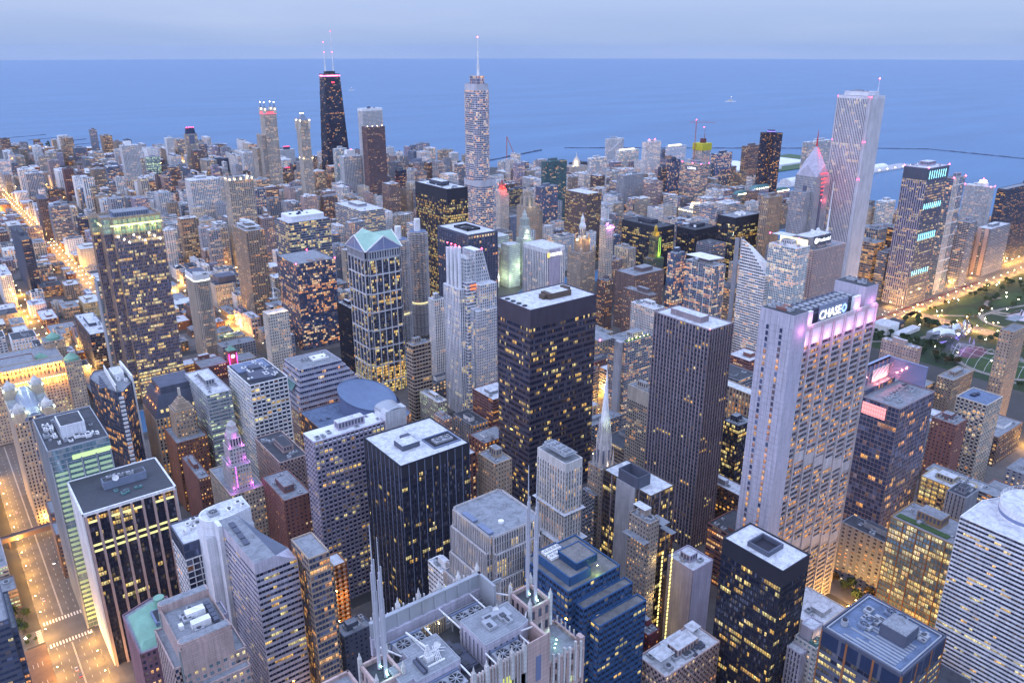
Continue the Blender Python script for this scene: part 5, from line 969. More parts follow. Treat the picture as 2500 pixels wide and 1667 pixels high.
@F
def sCHASE():
    B=Bld('office_tower','tall white curved bank tower with pink lit crown, vertical ribs and a lettered sign',418,259,'skyscraper')
    x0,x1,y,h=433,526,264,246; N_=7
    st=ST('band,w=chasew,w2=chasew2,b=1.7,f=4.15,s=.36,p=.03,sd=-.25,r=.75,pd=-.6,g=k,l=.33,pal=orange,runs=5,mu=1')
    st2=ST('grid,w=chasew,b=3.8,f=4.15,p=.3,s=.5,g=m,l=.12')
    D_=24
    facade(B,(x0,y),(x1,y),0,232,st); facade(B,(x0,y+D_),(x0,y),0,232,st2)
    m=MB(); bw=(x1-x0)/N_
    for k in range(N_+1): t=k*bw; m.obox((x0,y),(1,0),(0,-1),[[max(0,t-.6),min(x1-x0,t+.6),-.8,.7,0,h-1]])
    B.part('vertical_ribs',m,wallmat('chasew'))
    for i in range(N_):
        m=MB(); m.obox((x0,y),(1,0),(0,-1),[[i*bw+1.,(i+1)*bw-1.,-.8,-.5,232,243]]); B.part('crown_panel',m,wallmat('white',.8,.02)); lightat(B,x0+(i+.5)*bw,y-2.6,234.5,1500,(1.,.30,.80))
        for j in range(2):
            z=62+((i*3+j*5)%4)*4.15+ (70 if j else 0); m=MB(); m.obox((x0,y),(1,0),(0,-1),[[i*bw+1.,(i+1)*bw-1.,-.6,-.2,150-i*6+j*0,158-i*6]]) if j==0 and i>0 else m.obox((x0,y),(1,0),(0,-1),[[i*bw+1.,(i+1)*bw-1.,-.6,-.2,76-i*4,84-i*4]]); B.part('blank_panel',m,wallmat('chasew'))
    m=MB(); m.box(x0,y,243,x1,y+1.3,246); m.box(x0,y+1.3,240,x1,y+D_,241); B.part('cornice',m,wallmat('chasew'))
    # end towers
    for (a,b,c,d_) in ((417.6,259.6,432.9,284),(512,266,527,290)):
        m=MB(); m.box(a,b,0,c,d_,259); B.part('end_tower',m,wallmat('lilacw',.7,.07)); m=MB(); m.box(a+.6,b+.6,259,c-.6,d_-.6,259.2); B.part('roof',m,roofmat('roofd'))
        lightat(B,(a+c)/2+2,b-3.5,247,1500,(1.,.30,.80))
    # two window files on the west wall
    n=54
    for yy in (266.5,276.5):
        z=250-np.arange(n)*4.2-4; z=z[z>5]; q=[]
        P=np.stack([np.stack([np.full(len(z),417.45),np.full(len(z),yy+2.0),z],1),np.stack([np.full(len(z),417.45),np.full(len(z),yy),z],1),np.stack([np.full(len(z),417.45),np.full(len(z),yy),z+2.9],1),np.stack([np.full(len(z),417.45),np.full(len(z),yy+2.),z+2.9],1)],1)
        lit=litgrid(B.rng,len(z),1,.62 if yy>270 else .5,'orange',1,.3,.8); lit[:3]=0; B.wins.append((P,lit.reshape(-1,4),gm('m',1)))
    m=MB()
    for k in range(60): m.box(417.5,259.6,k*4.2+2,417.56,284,k*4.2+2.12)
    for k in range(5): m.box(417.5,262+k*4.6,0,417.55,262.12+k*4.6,259)
    B.part('panel_joints',m,wallmat('gray'))
    # mechanical deck and sign
    m=MB(); m.box(436,270,241,510,288,250)
    for k in range(12): m.box(437+k*6,271,250,440.5+k*6,287,252.5)
    B.part('cooling_deck',m,wallmat('slate')); 
    for k in range(12):
        m=MB(); m.box(437.4+k*6,272,252.5,440+k*6,276,253.4); m.box(437.4+k*6,278,252.5,440+k*6,282,253.4); B.part('cooling_unit',m,wallmat('steel'))
    m=MB(); m.box(457,266.2,243,490,267,256); B.part('sign_panel',m,wallmat('bluegray')); 
    text(B,'CHASE',(469,265.6,249.4),8.4,(PI/2,0,0),emat((1,1,1),1.25)); m=MB()
    for k in range(4):
        a0=PI/2*k+.25; a1=PI/2*(k+1)-.05; pts=[(2.0*math.cos(a0),2.0*math.sin(a0)),(3.6*math.cos(a0),3.6*math.sin(a0)),(3.6*math.cos(a1),3.6*math.sin(a1)),(2.0*math.cos(a1+.5),2.0*math.sin(a1+.5))]; m.face([(485.6+p[0],265.7,249.6+p[1]) for p in pts])
    B.part('octagon_emblem',m,emat((.35,.55,1),1.3))
    for a in (441,498):
        m=MB(); m.box(a,266,243,a+8,268,254.5); B.part('pink_lit_panel',m,wallmat('white',.8,.02)); lightat(B,a+4,262.6,248,1500,(1.,.30,.80))
    units(B,420,264,431,282,259.3,9,'steel'); m=MB(); m.box(421,268,259.3,429,276,261); B.part('mechanical_penthouse',m,wallmat('brick')); units(B,513,270,525,286,259.3,6,'steel'); B.finish(100)
    return [(417,259,527,290,246)]
@F
def s401():
    B=Bld('office_tower','large white banded tower with a round glazed roof drum, cut by the right edge',461,95,'office building')
    P=[(461,100),(505,92),(520,120),(515,150),(490,160),(461,160)]
    st=ST('band,w=steelw,b=1.9,f=3.0,s=.46,p=.03,l=.08,g=k,pal=office,runs=3,sd=.04,pd=-.1,r=.2')
    tier(B,P,0,150,st,'roofw',.6)
    c=(497,135); m=MB(); n=40; rx,ry=20,17
    e=[(c[0]+rx*math.cos(2*PI*k/n),c[1]+ry*math.sin(2*PI*k/n)) for k in range(n)]
    m.prism(e,150,157,0,True); B.part('round_roof_drum',m,wallmat('steelw')); m=MB(); m.prism(inset(e,.6),157,157.2,0); B.part('drum_roof',m,roofmat('roofw')); m=MB()
    for k in range(n): a,b=e[k],e[(k+1)%n]; m.bar((*a,157),(*a,159.5),.12); m.bar((*a,159.5),(*b,159.5),.12); m.bar((*a,158.3),(*b,158.3),.06)
    B.part('roof_railing',m,wallmat('white')); m=MB()
    for k in range(n): a,b=e[k],e[(k+1)%n]; m.quads([[(c[0]+(p[0]-c[0])*1.004,c[1]+(p[1]-c[1])*1.004,z) for p,z in ((a,151.2),(b,151.2),(b,153.4),(a,153.4))]])
    B.part('drum_glazing',m,gm('m')); m=MB(); B.finish(100); return [(461,90,520,160,150)]
@F
def s403():
    x,y,w,d,h=G['403']; B=Bld('office_tower','near navy roofed office block with rusty orange columns and a boxy grey penthouse, bottom right',x,y,'office building')
    st='band,w=slate,b=3.2,f=4.0,s=.42,g=k,l=.5,pal=office,t=9,p=.04,runs=3,ex=4,ew=.5,ed=.35,ec=rust,tw2=1'
    s_=ST(st); T(B,x,y,x+w,y+d,0,h,s_,'blueroof',1.2); m=MB()
    for k in range(4): m.obox((x,y+d),(0,-1),(-1,0),[[k*9.6+.6,k*9.6+8.6,0,.15,h-8.6,h-.8]]); m.obox((x,y),(1,0),(0,-1),[[k*9.9+.6,k*9.9+9,0,.15,h-8.6,h-.8]])
    B.part('navy_attic_panels',m,wallmat('navy',.4)); m=MB(); q=[(x+1.5,y+1.5),(x+w-1.5,y+1.5),(x+w-1.5,y+d-1.5),(x+1.5,y+d-1.5)]
    for a,b in zip(q,q[1:]+q[:1]): m.bar((*a,h+1),(*b,h+1),.35,6)
    B.part('roof_rail',m,wallmat('steel'))
    m=MB(); m.box(x+17,y+8,h+.3,x+29,y+20,h+6.5); B.part('mechanical_penthouse',m,wallmat('slate')); m=MB(); m.box(x+17.3,y+8.3,h+6.5,x+28.7,y+19.7,h+6.7); B.part('penthouse_roof',m,roofmat('roofg')); m=MB(); m.cyl(x+10,y+33,h+.3,h+3.2,1.6,n=12); m.cyl(x+10,y+33,h+3.2,h+3.8,1.1,n=12,mi=1); B.part('roof_vent',m,[wallmat('steel'),wallmat('dark')]); m=MB(); m.cyl(x+30,y+9,h+.3,h+5,.9,n=10); B.part('exhaust_stack',m,wallmat('steel'))
    fanunit(B,x+32,y+16,h+.3,5,10,2,'bluegray'); fanunit(B,x+14,y+25,h+.3,9,4,2,'bluegray'); units(B,x+12,y+22,x+34,y+34,h+.3,8,'steel',1.6); units(B,x+24,y+4,x+36,y+14,h+.3,5,'steel',1.6)
    m=MB()
    for k in range(9): m.box(x+4+k*2.2,y+5,h+.25,x+5.2+k*2.2,y+30-(k%3)*5,h+.32)
    B.part('roof_deck_strips',m,wallmat('roofg')); B.finish(100)
    return [(x,y,x+w,y+d,h)]
@F
def s406():
    x,y,w,d,h=G['406']; B=Bld('office_building','slender beige deco block with white roof box, left of the navy roofed block',x,y,'office building')
    T(B,x,y,x+w,y+d,0,h-8,'punch,w=whitestone,b=2.6,f=3.4,p=.5,s=.5,l=.2,g=t','roofg'); T(B,x+3,y+5,x+w-1,y+d-1,h-8,h,'blank,w=lilacw','roofw'); T(B,x-6,y+5,x-.3,y+d+10,0,h-12,'piers,w=lilacw,b=2,p=.5,l=0','roofw'); units(B,x+1,y+1,x+w-1,y+4,h-7.8,4,'teal'); lightat(B,x+3,y+3,h-5,350,(1,.6,.2)); lightat(B,x+9,y+3,h-5,350,(1,.6,.2)); B.finish(50)
    B=Bld('low_rise_building','broad dark roofed low block at the bottom edge left of the navy roofed block',318,140,'low building'); T(B,262,150,300,176,0,95,'grid,w=brown,l=.2','roofd'); B.finish(0)
    return [(x-6,y,x+w,y+d+10,h),(262,150,300,176,95)]
@F
def se01():
    B=Bld('office_tower','modern glass tower with open roof frames and pink glowing terraces, right of bank tower',586,262,'office building')
    x,y=586.5,262.5
    T(B,x,y,x+57,y+31,0,146,'glass,w=mauvestone,g=m,b=3,f=4.1,s=.14,p=.06,l=.10,pal=orange,ex=2,ew=.12,ed=.2,ec=mauvestone,lo=6','roofg'); T(B,x+2,y+31.1,x+50,y+40,0,150,'glass,w=slate,g=m,b=2.4,f=4,s=.15,l=.12','roofg')
    m=MB(); m.box(x+1,y+38,150,x+50,y+39.2,168); m.box(x+49,y+6,150,x+50.2,y+39,168); m.box(x-1,y+38,166,x+51,y+40.5,168.4); B.part('roof_screen',m,gm('m')); m=MB()
    for k in range(7): m.bar((x+3+k*7,y+37.6,150),(x+3+k*7,y+37.6,167),.4); m.bar((x+3+k*7,y+37.4,152),(x+7+k*7,y+33,166),.25)
    B.part('roof_frame',m,wallmat('pink')); m=MB(); m.box(x+22,y+36.8,151,x+48,y+37.2,162); B.part('pink_back_wall',m,wallmat('white',.8,.02)); m=MB(); m.box(x-.6,y+10,133,x-.2,y+30,143); B.part('pink_lit_storey',m,emat((1,.38,.36),.95))
    for k in range(3): lightat(B,x+26+k*8,y+33,153,3800,(1,.22,.2))
    m=MB()
    for z in (134,137.5,141): m.box(x-.7,y+10,z,x-.1,y+30,z+.25)
    for k in range(11): m.box(x-.7,y+10+k*2,133,x-.1,y+10.15+k*2,143)
    B.part('terrace_mullions',m,wallmat('brown')); units(B,x+6,y+2,x+50,y+24,146.3,14,'steel')
    m=MB(); m.box(x-.5,y+14,26,x-.2,y+22,36); B.part('blue_projected_sign',m,emat((.1,.15,1),2.0)); m=MB(); m.box(x-14,y-2,0,x-.8,y+20,24); B.part('podium',m,wallmat('slate')); B.finish(100)
    for q in ((x-24,y+10,12),(x-22,y+30,12),(x-6,y-12,14),(x+20,y-12,14),(x-26,y-16,14)): lightat(B,*q,15000,(1,.42,.06))
    return [(x-14,y-2,x+57,y+41,150)]
@F
def sA45():
    x,y,w,d,h=G['A45']; B=Bld('office_tower','tall dark glass tower crowned by yellow lit glass storeys and vertical light fins, left',x,y,'office building')
    P=[(x+3,y),(x+w,y),(x+w,y+d),(x-14,y+d),(x-14,y+d-12),(x-6,y+d-12),(x-6,y+8),(x+3,y+8)]
    st=ST('band,w=tan,w2=brownlt,b=1.9,f=4.1,s=.28,p=.12,sd=.05,l=.24,pal=office,g=m,runs=6,lo=10'); tier(B,P,0,h-20,st,'roofg'); st2=ST('glass,w=tan,b=2,f=6,s=.12,p=.1,l=.95,pal=cool,g=t,ls=.42,bl=0,runs=9'); tier(B,P,h-20,h-3,st2,'roofg',3)
    m=MB(); m.box(x+1,y-1.2,h-10,x+w+.5,y-.3,h-8.8); B.part('light_cornice',m,emat((.95,.95,.35),3)); m=MB(); m.box(x-7.3,y+10,h-10,x-6.6,y+d-12,h-8.8); B.part('light_cornice',m,emat((.95,.95,.35),3)); m=MB()
    for k in range(9): m.box(x+4+k*6.4,y-1.6,h-22,x+4.6+k*6.4,y-.4,h+.8)
    B.part('crown_fins',m,wallmat('yellowstone'))
    for k in range(9): red(B,x+7+k*5.6,y-1,h-22-(k%3)*4,.7,(1,1,.85),40,'facade_lamp')
    for k in range(4): lightat(B,x+8+k*13,y-4,h-12,3000,(.9,1,.25))
    penthouse(B,x+8,y+8,x+w-10,y+d-8,h-3,h+4,'bluegray','roofg'); units(B,x+6,y+6,x+w-6,y+d-6,h+.4,14,'steelblue'); B.finish(100)
    B=Bld('apartment_tower','curved white balcony condo tower hiding behind the left side of the yellow crowned tower',x-22,y+52,'apartment tower'); T(B,x-16,y+44,x+4,y+62,0,150,'bal,w=steel,g=t,l=.25','roofw'); B.finish(0)
    return [(x-14,y,x+w,y+d,h),(x-16,y+44,x+4,y+62,150)]
@F
def sA53():
    x,y,w,d,h=G['A53']; B=Bld('apartment_tower','pale round cornered tower with a sloped white top over a strip of lights',x,y,'apartment tower')
    w=22; d=44; P=[(x+4,y),(x+w-4,y),(x+w,y+4),(x+w,y+d-4),(x+w-4,y+d),(x+4,y+d),(x,y+d-4),(x,y+4)]; tier(B,P,0,h-10,ST('grid,w=cream,b=2.5,f=3.1,p=.45,s=.45,l=.14'),'roofw'); m=MB(); m.prism(P,h-9,h-2,0,True); B.part('white_crown',m,wallmat('white')); m=MB(); m.prism([(a,b) for a,b in inset(P,-.3)],h-10.3,h-9.2,0,True); B.part('light_strip',m,emat((1,1,.8),3)); m=MB(); m.prism(inset(P,2),h-2,h-.8,0); B.part('roof_well',m,wallmat('slate')); m=MB(); m.face([(x,y+4,h-2),(x+4,y,h-2),(x+w-4,y,h-2),(x+w,y+4,h-2),(x+w,y+3,h+1),(x,y+3,h+4)]); B.part('sloping_parapet',m,wallmat('white')); B.finish(0); return [(x,y,x+w,y+d,h)]
@F
def sAON():
    x,y,w,d,h=G['AON']; B=Bld('office_tower','tallest plain white square tower with hundreds of thin vertical lines and notched corners, right',x,y,'skyscraper')
    st=ST('piers,w=aon,b=2.75,f=3.9,p=.5,s=.04,pd=.3,g=k,l=.10,pal=office,t=4,ls=.9'); n=3.5; P=[(x+n,y),(x+w-n,y),(x+w-n,y+n),(x+w,y+n),(x+w,y+d-n),(x+w-n,y+d-n),(x+w-n,y+d),(x+n,y+d),(x+n,y+d-n),(x,y+d-n),(x,y+n),(x+n,y+n)]
    st2=ST('piers,w=aon,b=2.4,f=3.9,p=.62,s=.1,pd=.3,g=d,l=.03,pal=office,t=4'); bl=ST('blank,w=aon')
    for i in range(12):
        a,b=P[i],P[(i+1)%12]; L_=abs(a[0]-b[0])+abs(a[1]-b[1]); facade(B,a,b,0,h,bl if L_<5 else (st2 if abs(a[1]-b[1])<.1 else st))
    m=MB(); m.face([(*p,h-.5) for p in P]); B.part('roof',m,roofmat('roofw')); T(B,x+8,y+8,x+w-8,y+d-8,h,h+5,'blank,w=aon','roofw'); units(B,x+10,y+10,x+w-10,y+d-10,h+5,16,'steel'); mast(B,x+w-9,y+10,h+5,h+24,.5,.12)
    for z in (h-1,h-66,h-122):
        for a,b in ((x+2,y+d-2),(x,y+2),(x+3,y)): red(B,a,b,z,.6,s=25)
    B.finish(0); return [(x,y,x+w,y+d,h)]
@F
def s900():
    x,y,w,d,h=G['B01']; B=Bld('apartment_tower','tall pale tower topped by four glowing lanterns above a red lit band, against the lake',x,y,'skyscraper'); h=252; d=34; w=34
    T(B,x,y,x+w,y+d,0,h-10,'piers,w=cream,b=2.8,f=3.5,p=.45,s=.25,l=.2','roofg'); T(B,x,y,x+w,y+d,h-10,h,'piers,w=cream,b=3.4,f=10,p=.4,l=0','roofg'); T(B,x-12,y+4,x,y+44,0,188,'grid,w=cream,b=2.8,l=.15','roofg'); T(B,x-20,y+30,x-12,y+70,0,150,'grid,w=cream,b=2.8,l=.15','roofg')
    m=MB(); m.box(x-.8,y-.9,h-9,x+w+.8,y-.3,h-3); m.box(x-.9,y,h-9,x-.3,y+d,h-3); B.part('red_light_band',m,emat((1,.10,.14),1.6))
    for a,b in ((3,3),(w-3,3),(3,d-3),(w-3,d-3)):
        m=MB(); m.box(x+a-4,y+b-4,h-8,x+a+4,y+b+4,h+8); m.cyl(x+a,y+b,h+8,h+16,4,1,8,1); m.cyl(x+a,y+b,h+16,h+22,1.8,.2,8,1); B.part('corner_turret',m,[wallmat('cream'),wallmat('bluegray')]); red(B,x+a,y+b-4.4,h+4,1.8,(1,.8,.45),14,'turret_lamp'); red(B,x+a,y+b,h+22,1.5,(1,.85,.6),14,'lantern_lamp')
    B.finish(0); return [(x-20,y,x+w,y+70,h)]
@F
def sPark():
    x,y,w,d,h=G['B09']; B=Bld('apartment_tower','slender cream tower with a small blue pyramid roof, just left of the tapered black tower',x,y,'skyscraper'); h=246; w=24; d=24
    T(B,x,y,x+w,y+d,0,h,'piers,w=cream,b=2.8,f=3.4,p=.4,s=.3,l=.16','roofg'); pyramid(B,x+2,y+2,x+w-2,y+d-2,h,h+16,'bluegray',.25,'pyramid_roof')
    for a,b in ((0,0),(w,0),(0,d)): 
        m=MB(); m.cyl(x+a,y+b,h-20,h+4,3.2,n=8); B.part('corner_bay',m,wallmat('cream')); red(B,x+a,y+b-3.4,h+1,1.2,(1,.75,.35),22,'turret_lamp'); red(B,x+a,y+b-3.4,h-90,1.2,(1,.75,.35),16,'turret_lamp')
    for k in range(3): red(B,x+8+k*4,y+12,h+17,1,(1,.85,.5),22,'roof_lamp')
    B.finish(0); return [(x,y,x+w,y+d,h)]
@F
def sWTP():
    x,y,w,d,h=G['B19']; B=Bld('apartment_tower','tall white gridded slab against the lake behind the brown granite tower',x,y,'skyscraper')
    T(B,x,y,x+w,y+28,0,h,'grid,w=white,b=3.2,f=3.4,p=.4,s=.38,l=.05,t=6','roofw'); units(B,x+20,y+6,x+44,y+20,h,5,'slate',5); B.finish(0)
    x,y,w,d,h=G['B20']; B2=Bld('apartment_tower','tall brown granite tower in front of the white gridded slab',x,y,'skyscraper'); T(B2,x,y,x+w,y+28,0,h,'grid,w=brownlt,b=3.6,f=3.5,p=.5,s=.45,l=.12','roofg')
    for k in range(4): red(B2,x+4+k*14,y+2,h+2,1.1,(1,.7,.4),14,'roof_lamp')
    B2.finish(0); a=G['B19']; return [(x,y,x+w,y+28,h),(a[0],a[1],a[0]+a[2],a[1]+28,a[4])]
COL['brownlt']=(.22,.14,.14)
@F
def sHAN():
    B=Bld('office_tower','black tapering tower with two antennas and a glowing pink band at its top',1052,2240,'skyscraper'); h=344
    def R_(z): t=z/h; return (40-15.5*t,25-10*t)
    m=MB(); bx,by=R_(0); tx,ty=R_(h); c=(1052,2240)
    m.prism(rect(c[0]-bx,c[1]-by,c[0]+bx,c[1]+by),0,h,0,True,False,None,rect(c[0]-tx,c[1]-ty,c[0]+tx,c[1]+ty)); B.part('tapered_frame',m,wallmat('hblack',.5,.1)); nf=92; rng=B.rng
    for face in range(2):
        Q=[];Lt=[]
        for f in range(nf):
            z0=h*f/nf+1.4; z1=h*(f+1)/nf; n=26 if face==0 else 16
            a0=R_(z0);a1=R_(z1); lit=litgrid(rng,1,n,.07,'home',3,.1,1.0)[0]
            for k in range(n):
                u0=-1+2*(k+.12)/n; u1=-1+2*(k+.88)/n
                if face==0: Q.append([(c[0]+u0*a0[0],c[1]-a0[1]-.35,z0),(c[0]+u1*a0[0],c[1]-a0[1]-.35,z0),(c[0]+u1*a1[0],c[1]-a1[1]-.35,z1),(c[0]+u0*a1[0],c[1]-a1[1]-.35,z1)])
                else: Q.append([(c[0]-a0[0]-.35,c[1]-u0*a0[1],z0),(c[0]-a0[0]-.35,c[1]-u1*a0[1],z0),(c[0]-a1[0]-.35,c[1]-u1*a1[1],z1),(c[0]-a1[0]-.35,c[1]-u0*a1[1],z1)])
            Lt.append(lit)
        B.wins.append((np.array(Q),np.concatenate(Lt),gm('k')))
    m=MB(); 
    for k in range(6):
        z0=h*k/6+1;z1=h*(k+1)/6-1
        for s in (1,-1):
            a0=R_(z0);a1=R_(z1); m.bar((c[0]-s*a0[0],c[1]-a0[1]-.5,z0),(c[0]+s*a1[0],c[1]-a1[1]-.5,z1),.7); m.bar((c[0]-a0[0]-.5,c[1]-s*a0[1],z0),(c[0]-a1[0]-.5,c[1]+s*a1[1],z1),.7)
    B.part('cross_bracing',m,wallmat('hblack')); m=MB(); m.box(c[0]-tx-.8,c[1]-ty-.8,h-7,c[0]+tx+.8,c[1]+ty+.8,h-3.5); B.part('pink_light_band',m,emat((1,.22,.5),4)); m=MB(); m.box(c[0]-14,c[1]-8,h,c[0]+14,c[1]+8,h+7); B.part('mechanical_penthouse',m,wallmat('dark')); m=MB(); m.box(c[0]-3,c[1]-ty-1.2,h-25,c[0]+6,c[1]-ty-.8,h-22); B.part('red_glow_window',m,emat((1,.05,.08),5))
    for xx,top,mid in ((c[0]-12,429,402),(c[0]+13,457,402)):
        mast(B,xx,c[1],h+5,top,2.2,.3,segs=[(h+5,h+27,2.3),(h+27,mid,1.3),(mid,top,.45)]); red(B,xx,c[1],mid,1.4,s=40); red(B,xx,c[1],h+28,.8,s=30)
    B.finish(0); return [(1010,2214,1094,2266,h)]
COL['hblack']=(.028,.028,.05)
def rrect(x0,y0,x1,y1,r,n=6):
    o=[]
    for cx,cy,a0 in ((x1-r,y0+r,-90),(x1-r,y1-r,0),(x0+r,y1-r,90),(x0+r,y0+r,180)):
        for k in range(n+1): a=R(a0+90*k/n); o.append((cx+r*math.cos(a),cy+r*math.sin(a)))
    return o
@F
def sTRUMP():
    B=Bld('office_tower','tall silver glass tower with rounded setbacks and a single white spire',812,1150,'skyscraper')
    st=ST('band,w=silv,w2=silv,b=2.4,f=3.5,s=.38,p=.05,g=m,l=.30,pal=home,runs=3,sd=.12,ls=1.1'); me=ST('blank,w=silv')
    tier(B,rrect(794,1126,842,1190,13),0,66,st,'roofg'); tier(B,rrect(796,1130,838,1186,13),66,186,st,'roofg'); tier(B,rrect(796,1130,838,1186,13),186.1,196,me,'roofg'); tier(B,rrect(796,1134,827,1180,12),196,346,st,'roofg'); tier(B,rrect(797,1135,826,1179,11),346,356,me,'roofg')
    m=MB(); m.box(837.2,1143,60,839.2,1181,197); m.box(826.4,1146,196,828.4,1174,355); B.part('copper_reflection_strip',m,wallmat('rosegold',.35,.06,.3)); T(B,804,1146,820,1166,356,369,'glass,w=silv,g=m,f=5,l=.5','roofg'); mast(B,812,1152,369,430,2.6,.5,segs=[(369,386,2.6),(386,408,1.6),(408,430,.7)]);  # coppery reflection along the glass edge, painted as a rose gold slab
    B.finish(0); return [(794,1126,842,1190,356)]
COL.update(silv=(.50,.50,.54),rosegold=(.55,.36,.30))
@F
def s77():
    x,y,w,d,h=G['B39']; B=Bld('office_tower','office tower with granite grid and a pale green copper roof of four gables, centre',x,y,'office building')
    c=4.5; P=[(x+c,y),(x+w-c,y),(x+w-c,y+c),(x+w,y+c),(x+w,y+d-c),(x+w-c,y+d-c),(x+w-c,y+d),(x+c,y+d),(x+c,y+d-c),(x,y+d-c),(x,y+c),(x+c,y+c)]
    st=ST('grid,w=slate,b=2.1,f=3.9,p=.10,s=.14,g=k,l=.14,pal=office,ex=4,ew=.55,ed=.4,ec=white77,lo=11'); 
    for i in range(12): facade(B,P[i],P[(i+1)%12],0,h-12,st)
    st3=ST('piers,w=gray77,b=3.4,f=12,p=.4,l=.0,g=d'); 
    for i in range(12): facade(B,P[i],P[(i+1)%12],h-12,h,st3)
    for z in np.arange(16,h-14,23.4):
        m=MB()
        for i in range(12):
            a=np.array(P[i],float);b=np.array(P[(i+1)%12],float);L_=np.linalg.norm(b-a);u=(b-a)/L_; m.obox(a,u,(u[1],-u[0]),[[0,L_,0,.5,z,z+1.6]])
        B.part('stone_band',m,wallmat('white77'))
    m=MB()
    for i in range(12):
        a=np.array(P[i],float);b=np.array(P[(i+1)%12],float);L_=np.linalg.norm(b-a);u=(b-a)/L_; m.obox(a,u,(u[1],-u[0]),[[0,L_,0,1.1,h-1.2,h]])
    B.part('cornice',m,wallmat('gray77')); ap=h+16.5; cx,cy=x+w/2,y+d/2
    # cross gable roof
    A=[(cx,y),(x+w,cy),(cx,y+d),(x,cy)]; Cn=[(x,y),(x+w,y),(x+w,y+d),(x,y+d)]; m=MB()
    for i in range(4): c0=Cn[i]; a1=A[i]; a0=A[(i+3)%4]; m.face([(*c0,h+.1),(*a1,ap),(cx,cy,ap)]); m.face([(*c0,h+.1),(cx,cy,ap),(*a0,ap)])
    B.part('copper_gable_roof',m,wallmat('copperlt',.6,.12)); 
    for i in range(4):
        p,q=Cn[i],Cn[(i+1)%4]; a=A[i]; m=MB(); ox,oy=((0,-.3),(.3,0),(0,.3),(-.3,0))[i]; m.face([(p[0]+ox,p[1]+oy,h),(q[0]+ox,q[1]+oy,h),(a[0]+ox,a[1]+oy,ap)]); B.part('pediment',m,gm('m',6)); m=MB(); m.bar((p[0]+ox,p[1]+oy,h),(a[0]+ox,a[1]+oy,ap),.8); m.bar((q[0]+ox,q[1]+oy,h),(a[0]+ox,a[1]+oy,ap),.8); B.part('gable_coping',m,wallmat('white'))
        m=MB(); m.bar((a[0]+ox,a[1]+oy,h),(a[0]+ox,a[1]+oy,ap),.2); B.part('pediment_mullion',m,wallmat('white'))
    B.finish(0); return [(x,y,x+w,y+d,h)]
COL.update(gray77=(.40,.41,.44),white77=(.58,.58,.6),copperlt=(.32,.50,.40))
@F
def sMarina():
    f=[]
    for i,(cx,cy) in enumerate(((538,964),(586,992))):
        B=Bld('apartment_tower',('left' if i==0 else 'right')+' one of two round corncob towers with scalloped balconies and a white core',cx,cy,'apartment tower',None); m=MB(); r=15.2
        P=[]; n=16
        for k in range(n):
            for j in range(5):
                a=2*PI*(k+(j-2)/4.6)/n; rr=r-2.2+2.4*math.cos((j-2)/2*PI/2.2); P.append((cx+rr*math.cos(a),cy+rr*math.sin(a)))
        for f_ in range(60):
            z=4+f_*2.62
            if f_==19: continue
            m.prism(P,z,z+(.9 if f_<19 else 1.15),0,True,True)
        B.part('balcony_slabs',m,wallmat('rib')); Q=[];Lt=[]
        for f_ in range(20,60):
            z=4+f_*2.62+1.15; lit=litgrid(B.rng,1,32,.2,'home',2,.1,1.)[0]; Lt.append(lit)
            for k in range(32):
                a0=2*PI*k/32;a1=2*PI*(k+.9)/32; rr=11.6; Q.append([(cx+rr*math.cos(a),cy+rr*math.sin(a),zz) for a,zz in ((a0,z),(a1,z),(a1,z+1.6),(a0,z+1.6))])
        B.wins.append((np.array(Q),np.concatenate(Lt),gm('k'))); m=MB(); m.cyl(cx,cy,0,56,11,n=20); B.part('parking_ramp_core',m,wallmat('parking')); m=MB(); m.cyl(cx,cy,56,161,11.4,n=20); B.part('inner_wall',m,wallmat('dark')); m=MB(); m.cyl(cx,cy,161,180,4.6,n=20); B.part('white_core',m,wallmat('white')); m=MB(); m.cyl(cx,cy,161,162.2,13,n=24,mt=1); B.part('roof',m,[wallmat('rib'),roofmat('blueroof')])
        m=MB(); m.cyl(cx,cy,53,55,12,n=24); B.part('lit_laundry_floor',m,emat((1,.9,.45),.9)); B.finish(0); f.append((cx-16,cy-16,cx+16,cy+16,165))
    return f
